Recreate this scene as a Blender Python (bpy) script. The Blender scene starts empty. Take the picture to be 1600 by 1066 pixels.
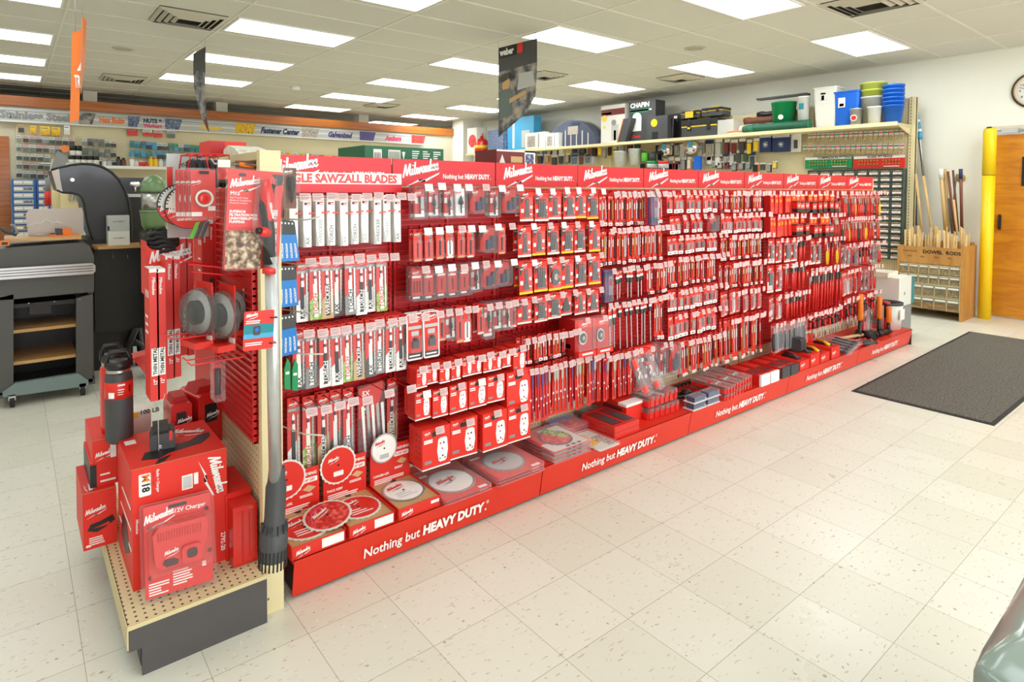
import bpy, math, random
from mathutils import Vector, Matrix
C = bpy.context.scene.collection
SC = bpy.context.scene
PI = math.pi
rnd = random.Random(7)
# ---------------------------------------------------------------- camera, light, exposure
CAM = Vector((-0.7658, -2.2544, 1.4992))
YAW, PITCH, ROLL, FPX, CXP, CYP = 0.6578, -0.0341, 0.0038, 955.13, 755.67, 328.79
FW = Vector((math.sin(YAW)*math.cos(PITCH), math.cos(YAW)*math.cos(PITCH), math.sin(PITCH)))
_r = Vector((math.cos(YAW), -math.sin(YAW), 0)); _u = _r.cross(FW)
RT = math.cos(ROLL)*_r + math.sin(ROLL)*_u
UP = -math.sin(ROLL)*_r + math.cos(ROLL)*_u
cam = bpy.data.cameras.new('camera'); camo = bpy.data.objects.new('camera', cam); C.objects.link(camo)
m3 = Matrix((RT, UP, -FW)).transposed()
camo.matrix_world = Matrix.Translation(CAM) @ m3.to_4x4()
cam.sensor_width = 36; cam.lens = FPX*36/1600
cam.shift_x = (800-CXP)/1600; cam.shift_y = (CYP-533)/1600
cam.clip_start = .05; cam.clip_end = 60
SC.camera = camo
SC.view_settings.view_transform = 'Standard'; SC.view_settings.look = 'None'
SC.view_settings.gamma = 1.0; SC.view_settings.use_curve_mapping = False
SC.view_settings.exposure = 0.0
SC.cycles.max_bounces = 8; SC.cycles.transparent_max_bounces = 16
SC.cycles.diffuse_bounces = 5; SC.cycles.glossy_bounces = 3
SC.cycles.caustics_reflective = False; SC.cycles.caustics_refractive = False
SC.cycles.use_denoising = True
SC.cycles.sample_clamp_indirect = 4
LIGHT_POWER = 5.0           # emission strength of the lit diffusers
w = bpy.data.worlds.new('world'); SC.world = w; w.use_nodes = True
w.node_tree.nodes['Background'].inputs[0].default_value = (.9, .95, 1, 1)
w.node_tree.nodes['Background'].inputs[1].default_value = 0.6
# fill light added behind the camera, standing in for unseen shop-front daylight
def area(name, loc, rot, sx, sy, power, col):
    l = bpy.data.lights.new(name, 'AREA'); l.shape = 'RECTANGLE'; l.size = sx; l.size_y = sy; l.energy = power; l.color = col
    o = bpy.data.objects.new(name, l); C.objects.link(o); o.location = loc; o.rotation_euler = rot
    return o
area('front_fill', (2.2, -6.3, 1.6), (math.radians(90), 0, math.radians(-8)), 8, 2.2, 290, (.93, .98, 1))

def ray(px, py): return FW + RT*((px-CXP)/FPX) - UP*((py-CYP)/FPX)
def at(px, py, ax, v):
    d = ray(px, py); t = (v-CAM['xyz'.index(ax)])/d['xyz'.index(ax)]
    return CAM + d*t
# ---------------------------------------------------------------- materials
def s2l(c): return tuple(((x/255)/12.92 if x/255 <= .04045 else ((x/255+.055)/1.055)**2.4) for x in c)+(1,)
MATS = {}
def nd(nt, t, **k):
    n = nt.nodes.new(t)
    for a, b in k.items(): setattr(n, a, b)
    return n
def mat(name, rgb, rough=.5, metal=0, spec=.5, bump=0, bscale=60, vary=0, vscale=8, coat=0, trans=None):
    m = bpy.data.materials.new(name); m.use_nodes = True; nt = m.node_tree
    b = nt.nodes['Principled BSDF']; col = s2l(rgb)
    b.inputs['Base Color'].default_value = col; b.inputs['Roughness'].default_value = rough
    b.inputs['Metallic'].default_value = metal; b.inputs['Specular IOR Level'].default_value = spec
    if coat: b.inputs['Coat Weight'].default_value = coat; b.inputs['Coat Roughness'].default_value = .1
    if bump or vary:
        tc = nd(nt, 'ShaderNodeTexCoord')
        if bump:
            n = nd(nt, 'ShaderNodeTexNoise'); n.inputs['Scale'].default_value = bscale
            bp = nd(nt, 'ShaderNodeBump'); bp.inputs['Strength'].default_value = bump; bp.inputs['Distance'].default_value = .002
            nt.links.new(tc.outputs['Object'], n.inputs['Vector']); nt.links.new(n.outputs['Fac'], bp.inputs['Height'])
            nt.links.new(bp.outputs['Normal'], b.inputs['Normal'])
        if vary:
            n = nd(nt, 'ShaderNodeTexNoise'); n.inputs['Scale'].default_value = vscale; n.inputs['Detail'].default_value = 4
            mx = nd(nt, 'ShaderNodeMix', data_type='RGBA'); mx.inputs[6].default_value = tuple(c*(1-vary) for c in col[:3])+(1,)
            mx.inputs[7].default_value = tuple(min(1, c*(1+vary)) for c in col[:3])+(1,)
            nt.links.new(tc.outputs['Object'], n.inputs['Vector']); nt.links.new(n.outputs['Fac'], mx.inputs[0])
            nt.links.new(mx.outputs[2], b.inputs['Base Color'])
    MATS[name] = m
    return m
def clear(name, rgb, fac=.12, rough=.08, tint=(1,1,1,1)):
    m = bpy.data.materials.new(name); m.use_nodes = True; nt = m.node_tree; nt.nodes.clear()
    o = nd(nt, 'ShaderNodeOutputMaterial'); t = nd(nt, 'ShaderNodeBsdfTransparent'); g = nd(nt, 'ShaderNodeBsdfPrincipled')
    t.inputs[0].default_value = tint
    g.inputs['Base Color'].default_value = s2l(rgb); g.inputs['Roughness'].default_value = rough
    mx = nd(nt, 'ShaderNodeMixShader'); lw = nd(nt, 'ShaderNodeLayerWeight'); lw.inputs[0].default_value = .25
    ma = nd(nt, 'ShaderNodeMath', operation='MULTIPLY_ADD'); ma.inputs[1].default_value = .5; ma.inputs[2].default_value = fac; ma.use_clamp = True
    nt.links.new(lw.outputs['Facing'], ma.inputs[0]); nt.links.new(ma.outputs[0], mx.inputs[0])
    nt.links.new(t.outputs[0], mx.inputs[1]); nt.links.new(g.outputs[0], mx.inputs[2]); nt.links.new(mx.outputs[0], o.inputs[0])
    MATS[name] = m
    return m
def emit(name, rgb, s):
    m = bpy.data.materials.new(name); m.use_nodes = True; nt = m.node_tree; nt.nodes.clear()
    o = nd(nt, 'ShaderNodeOutputMaterial'); e = nd(nt, 'ShaderNodeEmission'); e.inputs[0].default_value = s2l(rgb); e.inputs[1].default_value = s
    nt.links.new(e.outputs[0], o.inputs[0]); MATS[name] = m
    return m
def grid_mask(nt, vec, ax, size, off, width):
    """1 where the coordinate is within width/2 of a grid line"""
    sp = nd(nt, 'ShaderNodeSeparateXYZ'); nt.links.new(vec, sp.inputs[0])
    a = nd(nt, 'ShaderNodeMath', operation='SUBTRACT'); nt.links.new(sp.outputs[ax], a.inputs[0]); a.inputs[1].default_value = off
    p = nd(nt, 'ShaderNodeMath', operation='PINGPONG'); nt.links.new(a.outputs[0], p.inputs[0]); p.inputs[1].default_value = size/2
    l = nd(nt, 'ShaderNodeMath', operation='LESS_THAN'); nt.links.new(p.outputs[0], l.inputs[0]); l.inputs[1].default_value = width/2
    return l.outputs[0]
def mathn(nt, op, a, b=None):
    n = nd(nt, 'ShaderNodeMath', operation=op)
    for i, v in enumerate((a, b)):
        if v is None: continue
        if isinstance(v, (int, float)): n.inputs[i].default_value = v
        else: nt.links.new(v, n.inputs[i])
    return n.outputs[0]
def mixc(nt, fac, a, b, blend='MIX'):
    n = nd(nt, 'ShaderNodeMix', data_type='RGBA', blend_type=blend)
    for i, v in ((0, fac), (6, a), (7, b)):
        if isinstance(v, (int, float, tuple)): n.inputs[i].default_value = v
        else: nt.links.new(v, n.inputs[i])
    return n.outputs[2]
def floor_mat():
    m = mat('vinyl_tile_floor', (228, 223, 208), .28); nt = m.node_tree; b = nt.nodes['Principled BSDF']
    tc = nd(nt, 'ShaderNodeTexCoord'); v = tc.outputs['Object']
    gx = grid_mask(nt, v, 0, .3048, 0, .0022); gy = grid_mask(nt, v, 1, .3048, 0, .0022)
    seam = mathn(nt, 'MAXIMUM', gx, gy)
    # every tile has its own slight tone
    sc = nd(nt, 'ShaderNodeVectorMath', operation='SCALE'); nt.links.new(v, sc.inputs[0]); sc.inputs['Scale'].default_value = 1/.3048
    fl = nd(nt, 'ShaderNodeVectorMath', operation='FLOOR'); nt.links.new(sc.outputs[0], fl.inputs[0])
    wn = nd(nt, 'ShaderNodeTexWhiteNoise'); nt.links.new(fl.outputs[0], wn.inputs['Vector'])
    base = mixc(nt, wn.outputs['Value'], s2l((222, 220, 206)), s2l((231, 229, 218)))
    n1 = nd(nt, 'ShaderNodeTexNoise'); n1.inputs['Scale'].default_value = 3.2; n1.inputs['Detail'].default_value = 5; nt.links.new(v, n1.inputs['Vector'])
    base = mixc(nt, mathn(nt, 'MULTIPLY', n1.outputs['Fac'], .30), base, s2l((214, 207, 188)))
    # chips: stretched small flecks, direction turning from tile to tile
    mp = nd(nt, 'ShaderNodeMapping'); mp.inputs['Scale'].default_value = (26, 95, 1); nt.links.new(v, mp.inputs['Vector'])
    mp.inputs['Rotation'].default_value = (0, 0, .5)
    n2 = nd(nt, 'ShaderNodeTexNoise'); n2.inputs['Scale'].default_value = 1.0; n2.inputs['Detail'].default_value = 2; nt.links.new(mp.outputs[0], n2.inputs['Vector'])
    f2 = mathn(nt, 'GREATER_THAN', n2.outputs['Fac'], .665)
    base = mixc(nt, mathn(nt, 'MULTIPLY', f2, .55), base, s2l((178, 152, 112)))
    mp3 = nd(nt, 'ShaderNodeMapping'); mp3.inputs['Scale'].default_value = (70, 22, 1); mp3.inputs['Location'].default_value = (5, 9, 0); nt.links.new(v, mp3.inputs['Vector'])
    n3 = nd(nt, 'ShaderNodeTexNoise'); n3.inputs['Scale'].default_value = 1.0; n3.inputs['Detail'].default_value = 2; nt.links.new(mp3.outputs[0], n3.inputs['Vector'])
    f3 = mathn(nt, 'GREATER_THAN', n3.outputs['Fac'], .70)
    base = mixc(nt, mathn(nt, 'MULTIPLY', f3, .5), base, s2l((243, 238, 224)))
    n4 = nd(nt, 'ShaderNodeTexNoise'); n4.inputs['Scale'].default_value = 48; n4.inputs['Detail'].default_value = 0; nt.links.new(v, n4.inputs['Vector'])
    f4 = mathn(nt, 'GREATER_THAN', n4.outputs['Fac'], .81)
    base = mixc(nt, mathn(nt, 'MULTIPLY', f4, .6), base, s2l((140, 110, 74)))
    base = mixc(nt, mathn(nt, 'MULTIPLY', seam, .62), base, s2l((120, 104, 78)))
    nt.links.new(base, b.inputs['Base Color'])
    rr = nd(nt, 'ShaderNodeMapRange'); nt.links.new(n1.outputs['Fac'], rr.inputs[0]); rr.inputs[3].default_value = .2; rr.inputs[4].default_value = .42
    nt.links.new(rr.outputs[0], b.inputs['Roughness'])
    bp = nd(nt, 'ShaderNodeBump'); bp.inputs['Strength'].default_value = .25; bp.inputs['Distance'].default_value = .001; bp.invert = True
    nt.links.new(seam, bp.inputs['Height']); nt.links.new(bp.outputs[0], b.inputs['Normal'])
def dots_mat(name, rgb, hole, pitch, r, axes, rough=.6, off=(0, 0)):
    m = mat(name, rgb, rough); nt = m.node_tree; b = nt.nodes['Principled BSDF']
    tc = nd(nt, 'ShaderNodeTexCoord'); sp = nd(nt, 'ShaderNodeSeparateXYZ'); nt.links.new(tc.outputs['Object'], sp.inputs[0])
    q = []
    for i, a in enumerate(axes):
        s = mathn(nt, 'SUBTRACT', sp.outputs[a], off[i])
        p = mathn(nt, 'PINGPONG', s, pitch/2)
        q.append(mathn(nt, 'MULTIPLY', p, p))
    d = mathn(nt, 'LESS_THAN', mathn(nt, 'ADD', q[0], q[1]), r*r)
    base = mixc(nt, d, s2l(rgb), s2l(hole)); nt.links.new(base, b.inputs['Base Color'])
def wood_mat(name, a, c, scale=(2, 25, 25), rough=.4, coat=.2):
    m = mat(name, a, rough, coat=coat); nt = m.node_tree; b = nt.nodes['Principled BSDF']
    tc = nd(nt, 'ShaderNodeTexCoord'); mp = nd(nt, 'ShaderNodeMapping'); mp.inputs['Scale'].default_value = scale; nt.links.new(tc.outputs['Object'], mp.inputs[0])
    n = nd(nt, 'ShaderNodeTexNoise'); n.inputs['Scale'].default_value = 1; n.inputs['Detail'].default_value = 6; n.inputs['Distortion'].default_value = .8
    nt.links.new(mp.outputs[0], n.inputs['Vector'])
    r = nd(nt, 'ShaderNodeMapRange'); r.inputs[1].default_value = .3; r.inputs[2].default_value = .7; nt.links.new(n.outputs['Fac'], r.inputs[0])
    nt.links.new(mixc(nt, r.outputs[0], s2l(a), s2l(c)), b.inputs['Base Color'])
def blotch_mat(name, cols, scale, rough=.6):
    """printed picture: patches of several colours"""
    m = mat(name, cols[0], rough); nt = m.node_tree; b = nt.nodes['Principled BSDF']
    tc = nd(nt, 'ShaderNodeTexCoord'); n = nd(nt, 'ShaderNodeTexNoise'); n.inputs['Scale'].default_value = scale; n.inputs['Detail'].default_value = 5
    nt.links.new(tc.outputs['Object'], n.inputs['Vector'])
    cr = nd(nt, 'ShaderNodeValToRGB'); e = cr.color_ramp; k = len(cols)
    while len(e.elements) < k: e.elements.new(.5)
    for i, c in enumerate(cols):
        e.elements[i].position = .32 + .36*i/(k-1); e.elements[i].color = s2l(c)
    nt.links.new(n.outputs['Fac'], cr.inputs[0]); nt.links.new(cr.outputs[0], b.inputs['Base Color'])
def ceil_mat():
    m = mat('ceiling_tile', (212, 210, 198), .9, bump=.5, bscale=130); nt = m.node_tree; b = nt.nodes['Principled BSDF']
    tc = nd(nt, 'ShaderNodeTexCoord'); n = nd(nt, 'ShaderNodeTexNoise'); n.inputs['Scale'].default_value = .6; n.inputs['Detail'].default_value = 2
    nt.links.new(tc.outputs['Object'], n.inputs['Vector'])
    n2 = nd(nt, 'ShaderNodeTexNoise'); n2.inputs['Scale'].default_value = 150; nt.links.new(tc.outputs['Object'], n2.inputs['Vector'])
    c = mixc(nt, n.outputs['Fac'], s2l((208, 206, 196)), s2l((222, 220, 211)))
    c = mixc(nt, mathn(nt, 'MULTIPLY', mathn(nt, 'GREATER_THAN', n2.outputs['Fac'], .62), .3), c, s2l((150, 142, 128)))
    nt.links.new(c, b.inputs['Base Color'])
def mat_mat():
    m = mat('entrance_mat', (84, 80, 74), .95, bump=1, bscale=260); nt = m.node_tree; b = nt.nodes['Principled BSDF']
    tc = nd(nt, 'ShaderNodeTexCoord'); n = nd(nt, 'ShaderNodeTexNoise'); n.inputs['Scale'].default_value = 110; n.inputs['Detail'].default_value = 3
    nt.links.new(tc.outputs['Object'], n.inputs['Vector'])
    r = nd(nt, 'ShaderNodeMapRange'); r.inputs[1].default_value = .35; r.inputs[2].default_value = .65; nt.links.new(n.outputs['Fac'], r.inputs[0])
    nt.links.new(mixc(nt, r.outputs[0], s2l((58, 54, 50)), s2l((122, 117, 108))), b.inputs['Base Color'])

mat('wall_cream', (238, 236, 224), .85, bump=.1, bscale=90); mat('wall_back', (214, 205, 182), .85); mat('dark_wall', (90, 84, 74), .9)
floor_mat(); ceil_mat(); mat_mat()
mat('tbar', (226, 222, 212), .5); mat('fixture_white', (235, 235, 230), .4)
emit('diffuser', (246, 253, 253), LIGHT_POWER); emit('diffuser_bright', (246, 253, 253), LIGHT_POWER*2.4)  # second one is stronger, to brighten the far right wall
emit('diffuser_warm', (255, 238, 222), LIGHT_POWER*.8)
mat('vent_metal', (196, 190, 174), .5, metal=.2); mat('vent_dark', (52, 48, 42), .8)
mat('red', (222, 44, 34), .35, coat=.15); mat('red_header', (218, 34, 46), .4); mat('red_kick', (216, 44, 22), .4, vary=.04)
mat('red_card', (220, 42, 30), .42); mat('red_dark', (186, 24, 26), .5); mat('red_metal', (214, 26, 32), .35); mat('red_box', (224, 42, 28), .5)
mat('red_plastic', (214, 38, 32), .3, coat=.3)
mat('white', (244, 243, 240), .5); mat('offwhite', (226, 224, 216), .6); mat('paper', (238, 236, 230), .7)
mat('black', (28, 27, 28), .4); mat('black_rubber', (36, 35, 36), .7); mat('charcoal', (66, 66, 68), .5); mat('dark_metal', (58, 56, 56), .38, metal=.7)
mat('grey', (140, 140, 140), .5); mat('light_grey', (190, 190, 188), .5); mat('steel', (188, 186, 184), .3, metal=.9); mat('chrome', (225, 225, 226), .15, metal=1)
mat('galvanised', (200, 202, 204), .38, metal=.8, vary=.15, vscale=30)
mat('cream_metal', (228, 213, 168), .5, vary=.06, vscale=6); mat('cream_edge', (214, 198, 152), .5)
dots_mat('pegboard', (226, 214, 178), (70, 60, 44), .0254, .0036, (0, 2)); dots_mat('pegboard_side', (222, 208, 168), (84, 72, 52), .0254, .0036, (1, 2))
dots_mat('peg_deck', (216, 200, 158), (60, 50, 38), .0254, .0042, (0, 1))
mat('tan', (206, 168, 120), .7); mat('kraft', (196, 160, 112), .8); mat('yellow', (244, 202, 30), .4); mat('orange', (238, 122, 30), .45)
mat('blue', (18, 100, 190), .4); mat('bright_blue', (20, 98, 205), .35); mat('navy', (34, 48, 92), .45); mat('teal', (0, 128, 138), .45); mat('sky', (70, 160, 205), .5)
mat('green', (20, 142, 82), .4); mat('dark_green', (18, 100, 64), .5); mat('lime', (96, 190, 50), .5); mat('sage', (104, 134, 88), .35, coat=.5)
mat('grey_green', (104, 116, 112), .5); mat('brown', (112, 66, 44), .6); mat('maroon', (118, 36, 36), .5); mat('purple', (84, 68, 130), .4); mat('pink', (226, 60, 110), .5)
mat('hose_green', (40, 108, 80), .5); mat('pale_green', (196, 208, 110), .3)
wood_mat('oak_door', (214, 142, 28), (184, 108, 12), (3, 3, 14)); wood_mat('trim_wood', (192, 110, 36), (156, 80, 20), (1.2, 30, 30))
wood_mat('oak_panel', (196, 144, 76), (172, 118, 54), (14, 14, 2), rough=.55, coat=0); wood_mat('pine', (222, 190, 132), (202, 164, 104), (20, 20, 1.5), rough=.6, coat=0)
wood_mat('butcher', (212, 166, 106), (184, 134, 78), (3, 30, 30)); wood_mat('dark_wood', (128, 62, 36), (96, 42, 24), (25, 25, 2))
mat('grill_black', (56, 57, 62), .35, metal=.4, coat=.4, bump=.15, bscale=220); mat('grill_grey', (88, 87, 86), .45, metal=.5); mat('bluegrey', (120, 138, 140), .4)
mat('deck_grey', (80, 76, 76), .6, vary=.1, vscale=14); mat('bollard_yellow', (246, 206, 10), .4, vary=.03); mat('cloth_teal', (136, 160, 150), .5)
mat('gold', (196, 160, 84), .4, metal=.6); mat('copper', (176, 92, 50), .4, metal=.7); mat('bin_green', (70, 84, 82), .5); mat('bin_beige', (196, 178, 136), .5)
clear('clear', (225, 225, 230), .035); clear('clear_tag', (244, 206, 206), .5, .3); clear('smoke', (150, 150, 156), .16, .12); clear('frosted', (228, 228, 222), .55, .4); clear('clear_yellow', (205, 214, 90), .6, .3)
clear('clear_red', (236, 150, 146), .10, .08); clear('bin_clear', (214, 202, 168), .16, .25); clear('lid_clear', (196, 178, 176), .22, .2); mat('cyan_blue', (24, 122, 200), .4); mat('brushed_steel', (168, 158, 150), .42, metal=.85); clear('smoke_dark', (120, 122, 122), .28, .15)
mat('plastic_wrap', (138, 154, 146), .2, coat=.6, bump=1, bscale=14, vary=.18, vscale=5)
blotch_mat('photo_soil', [(60, 46, 34), (120, 88, 62), (190, 160, 128), (220, 214, 190)], 60); blotch_mat('photo_grill', [(50, 48, 50), (98, 96, 98), (150, 148, 144), (190, 168, 140)], 9)
blotch_mat('art_red', [(180, 30, 30), (214, 50, 44), (236, 120, 104)], 50); blotch_mat('art_blue', [(24, 40, 80), (80, 100, 140), (190, 196, 204)], 60)
blotch_mat('art_mixed', [(60, 60, 66), (140, 132, 120), (206, 196, 180), (120, 60, 50)], 70); blotch_mat('cotton', [(212, 206, 190), (226, 220, 206), (196, 188, 168)], 20)
blotch_mat('pegs', [(150, 108, 78), (204, 164, 124), (226, 196, 160)], 120); blotch_mat('brass_bits', [(70, 50, 30), (150, 112, 60), (206, 182, 130), (230, 226, 214)], 90)
blotch_mat('art_yellow', [(226, 160, 20), (244, 196, 40), (60, 50, 40)], 40); blotch_mat('art_green', [(60, 120, 40), (150, 190, 80), (226, 226, 180)], 60)
# ---------------------------------------------------------------- mesh building
class MB:
    def __init__(s): s.v = []; s.f = []; s.m = []; s.ms = []; s.sm = []
    def mi(s, m):
        if m not in s.ms: s.ms.append(m)
        return s.ms.index(m)
    def add(s, vs, fs, m, smooth=False, T=None):
        o = len(s.v)
        s.v += [tuple(T @ Vector(p)) if T else tuple(p) for p in vs]
        k = s.mi(m)
        for f in fs: s.f.append([i+o for i in f]); s.m.append(k); s.sm.append(smooth)
        return s
    def box(s, a, b, m, T=None):
        x0, y0, z0 = a; x1, y1, z1 = b
        if x0 > x1: x0, x1 = x1, x0
        if y0 > y1: y0, y1 = y1, y0
        if z0 > z1: z0, z1 = z1, z0
        return s.add([(x0,y0,z0),(x1,y0,z0),(x1,y1,z0),(x0,y1,z0),(x0,y0,z1),(x1,y0,z1),(x1,y1,z1),(x0,y1,z1)],
              [(0,3,2,1),(4,5,6,7),(0,1,5,4),(1,2,6,5),(2,3,7,6),(3,0,4,7)], m, T=T)
    def prism(s, pts, ax, a, b, m, T=None, smooth=False):
        """polygon pts (2D) extruded along axis ax from a to b. 2D axes: x->(y,z) y->(x,z) z->(x,y)"""
        def P(p, t): return {'x': (t, p[0], p[1]), 'y': (p[0], t, p[1]), 'z': (p[0], p[1], t)}[ax]
        n = len(pts); area2 = sum(pts[i][0]*pts[(i+1)%n][1]-pts[(i+1)%n][0]*pts[i][1] for i in range(n))
        if area2 < 0: pts = pts[::-1]
        lo, hi = min(a, b), max(a, b)
        vs = [P(p, lo) for p in pts]+[P(p, hi) for p in pts]
        flip = ax == 'y'
        fs = [tuple(range(n))[::(1 if flip else -1)], tuple(range(n, 2*n))[::(-1 if flip else 1)]]
        for i in range(n):
            j = (i+1) % n; q = (i, j, j+n, i+n)
            fs.append(q[::-1] if flip else q)
        o = len(s.f); s.add(vs, fs, m, False, T)
        if smooth:
            for i in range(o+2, len(s.f)): s.sm[i] = True
        return s
    def cyl(s, p, q, r, m, n=12, r2=None, cap=True, T=None, smooth=True):
        p = Vector(p); q = Vector(q); r2 = r if r2 is None else r2
        d = (q-p).normalized(); a = d.orthogonal().normalized(); b = d.cross(a)
        vs = [p+(a*math.cos(2*PI*i/n)+b*math.sin(2*PI*i/n))*r for i in range(n)]+[q+(a*math.cos(2*PI*i/n)+b*math.sin(2*PI*i/n))*r2 for i in range(n)]
        s.add(vs, [(i, (i+1) % n, (i+1) % n+n, i+n) for i in range(n)], m, smooth, T)
        if cap:
            o = len(s.v)-2*n; k = s.mi(m)
            s.f.append([o+i for i in range(n)][::-1]); s.m.append(k); s.sm.append(False)
            s.f.append([o+n+i for i in range(n)]); s.m.append(k); s.sm.append(False)
        return s
    def tube(s, pts, r, m, n=6, T=None):
        pts = [Vector(p) for p in pts]; rings = []; pa = None
        for i, p in enumerate(pts):
            d = (pts[min(i+1, len(pts)-1)]-pts[max(i-1, 0)]).normalized()
            a = d.orthogonal().normalized() if pa is None else (pa-d*pa.dot(d)).normalized()
            pa = a; b = d.cross(a)
            rr = r[i] if isinstance(r, (list, tuple)) else r
            rings.append([p+(a*math.cos(2*PI*k/n)+b*math.sin(2*PI*k/n))*rr for k in range(n)])
        vs = [v for g in rings for v in g]; fs = []
        for i in range(len(pts)-1):
            for k in range(n): fs.append((i*n+k, i*n+(k+1) % n, (i+1)*n+(k+1) % n, (i+1)*n+k))
        fs.append(tuple(range(n))[::-1]); fs.append(tuple(range((len(pts)-1)*n, len(pts)*n)))
        return s.add(vs, fs, m, True, T)
    def lathe(s, prof, m, n=20, c=(0, 0, 0), T=None, smooth=True):
        """prof: (radius, z) from bottom to top"""
        vs = []; fs = []
        for r, z in prof:
            for k in range(n): vs.append((c[0]+max(r, 1e-4)*math.cos(2*PI*k/n), c[1]+max(r, 1e-4)*math.sin(2*PI*k/n), c[2]+z))
        for i in range(len(prof)-1):
            for k in range(n): fs.append((i*n+k, i*n+(k+1) % n, (i+1)*n+(k+1) % n, (i+1)*n+k))
        fs.append(tuple(range(n))[::-1]); fs.append(tuple(range((len(prof)-1)*n, len(prof)*n)))
        return s.add(vs, fs, m, smooth, T)
    def rbox(s, a, b, r, ax, m, T=None, k=3):
        """box with its four corners rounded, extruded along axis ax"""
        ix = {'x': (1, 2), 'y': (0, 2), 'z': (0, 1)}[ax]; e = 'xyz'.index(ax)
        x0, x1 = sorted((a[ix[0]], b[ix[0]])); y0, y1 = sorted((a[ix[1]], b[ix[1]]))
        return s.prism(rrect(x0, y0, x1, y1, r, k), ax, a[e], b[e], m, T)
    def disc(s, c, r, ax, m, n=20, t=.0006, T=None, r_in=0, teeth=0, td=0):
        nn = teeth*2 if teeth else n
        pts = [((r-(td if (teeth and i % 2) else 0))*math.cos(2*PI*i/nn), (r-(td if (teeth and i % 2) else 0))*math.sin(2*PI*i/nn)) for i in range(nn)]
        ix = {'x': (1, 2), 'y': (0, 2), 'z': (0, 1)}[ax]; e = 'xyz'.index(ax)
        pts = [(p[0]+c[ix[0]], p[1]+c[ix[1]]) for p in pts]
        return s.prism(pts, ax, c[e]-t/2, c[e]+t/2, m, T)
    def put(s, geo, m, T=None):
        return s.add(geo[0], geo[1], m, False, T)
    def merge(s, o, T=None):
        k = len(s.v); s.v += [tuple(T @ Vector(p)) if T else p for p in o.v]
        for f, mm, sm in zip(o.f, o.m, o.sm): s.f.append([i+k for i in f]); s.m.append(s.mi(o.ms[mm])); s.sm.append(sm)
        return s
    def data(s, name):
        me = bpy.data.meshes.new(name); me.from_pydata(s.v, [], s.f)
        for n in s.ms: me.materials.append(MATS[n])
        me.polygons.foreach_set('material_index', s.m); me.polygons.foreach_set('use_smooth', s.sm); me.update()
        return me
    def build(s, name, parent=None, loc=None, rot=None):
        o = bpy.data.objects.new(name, s.data(name)); C.objects.link(o)
        if parent: o.parent = parent
        if loc is not None: o.location = loc
        if rot is not None: o.rotation_euler = rot
        return o
def rrect(x0, y0, x1, y1, r, k=3):
    p = []
    for cx, cy, a0 in ((x1-r, y1-r, 0), (x0+r, y1-r, 90), (x0+r, y0+r, 180), (x1-r, y0+r, 270)):
        for i in range(k+1):
            t = math.radians(a0+90*i/k); p.append((cx+r*math.cos(t), cy+r*math.sin(t)))
    return p
def T_(loc=(0, 0, 0), rz=0, rx=0, ry=0, s=1):
    return Matrix.Translation(loc) @ Matrix.Rotation(rz, 4, 'Z') @ Matrix.Rotation(ry, 4, 'Y') @ Matrix.Rotation(rx, 4, 'X') @ Matrix.Scale(s, 4)
def tag(o, label, cat, group=None):
    o['label'] = label; o['category'] = cat
    if group: o['group'] = group
    return o
def empty(name, loc, label, cat, group=None, rz=0):
    o = bpy.data.objects.new(name, None); C.objects.link(o); o.location = loc; o.rotation_euler = (0, 0, rz); o.empty_display_size = .05
    return tag(o, label, cat, group)
def struct(o): o['kind'] = 'structure'; return o
ORD = 'first second third fourth fifth sixth seventh eighth ninth tenth eleventh twelfth thirteenth fourteenth fifteenth sixteenth seventeenth eighteenth nineteenth twentieth'.split()
TENS = {2: 'twenty', 3: 'thirty', 4: 'forty', 5: 'fifty', 6: 'sixty'}
def od(i):
    if i < 20: return ORD[i]
    return TENS[(i+1)//10]+('-'+ORD[(i+1) % 10-1] if (i+1) % 10 else 'th').replace('yth', 'ieth')
# ---------------------------------------------------------------- lettering
_tc = {}
def txt(s, h=1.0, bold=0.0, shear=0.0, sx=1.0, align='LEFT'):
    """flat lettering in the x-z plane facing -y, cap height h; returns (verts, faces, width)"""
    key = (s, bold, shear, sx, align)
    if key not in _tc:
        cu = bpy.data.curves.new('t', 'FONT'); cu.body = s; cu.size = 1; cu.offset = bold; cu.shear = shear; cu.resolution_u = 2; cu.align_x = align
        o = bpy.data.objects.new('t', cu); C.objects.link(o)
        dg = bpy.context.evaluated_depsgraph_get(); dg.update()
        me = bpy.data.meshes.new_from_object(o.evaluated_get(dg))
        vs = [(v.co.x*sx, 0, v.co.y) for v in me.vertices]; fs = [tuple(p.vertices) for p in me.polygons]
        bpy.data.objects.remove(o); bpy.data.curves.remove(cu); bpy.data.meshes.remove(me)
        wd = max((v[0] for v in vs), default=0)-min((v[0] for v in vs), default=0)
        _tc[key] = (vs, fs, wd)
    vs, fs, wd = _tc[key]; k = h/.70
    return [(x*k, 0, z*k) for x, y, z in vs], fs, wd*k
def ribbon(pts, w0):
    n = len(pts); L = []; R = []
    for i, p in enumerate(pts):
        a = pts[max(i-1, 0)]; b = pts[min(i+1, n-1)]; dx, dy = b[0]-a[0], b[1]-a[1]; l = math.hypot(dx, dy) or 1
        ww = w0*(.75+.5*abs(dy/l))/2
        L.append((p[0]-dy/l*ww, p[1]+dx/l*ww)); R.append((p[0]+dy/l*ww, p[1]-dx/l*ww))
    return L, R
_e = [(5.35,.45),(5.68,.62),(5.66,.98),(5.5,1.0),(5.36,.5),(5.42,.1),(5.62,0),(5.88,.3)]
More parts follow.
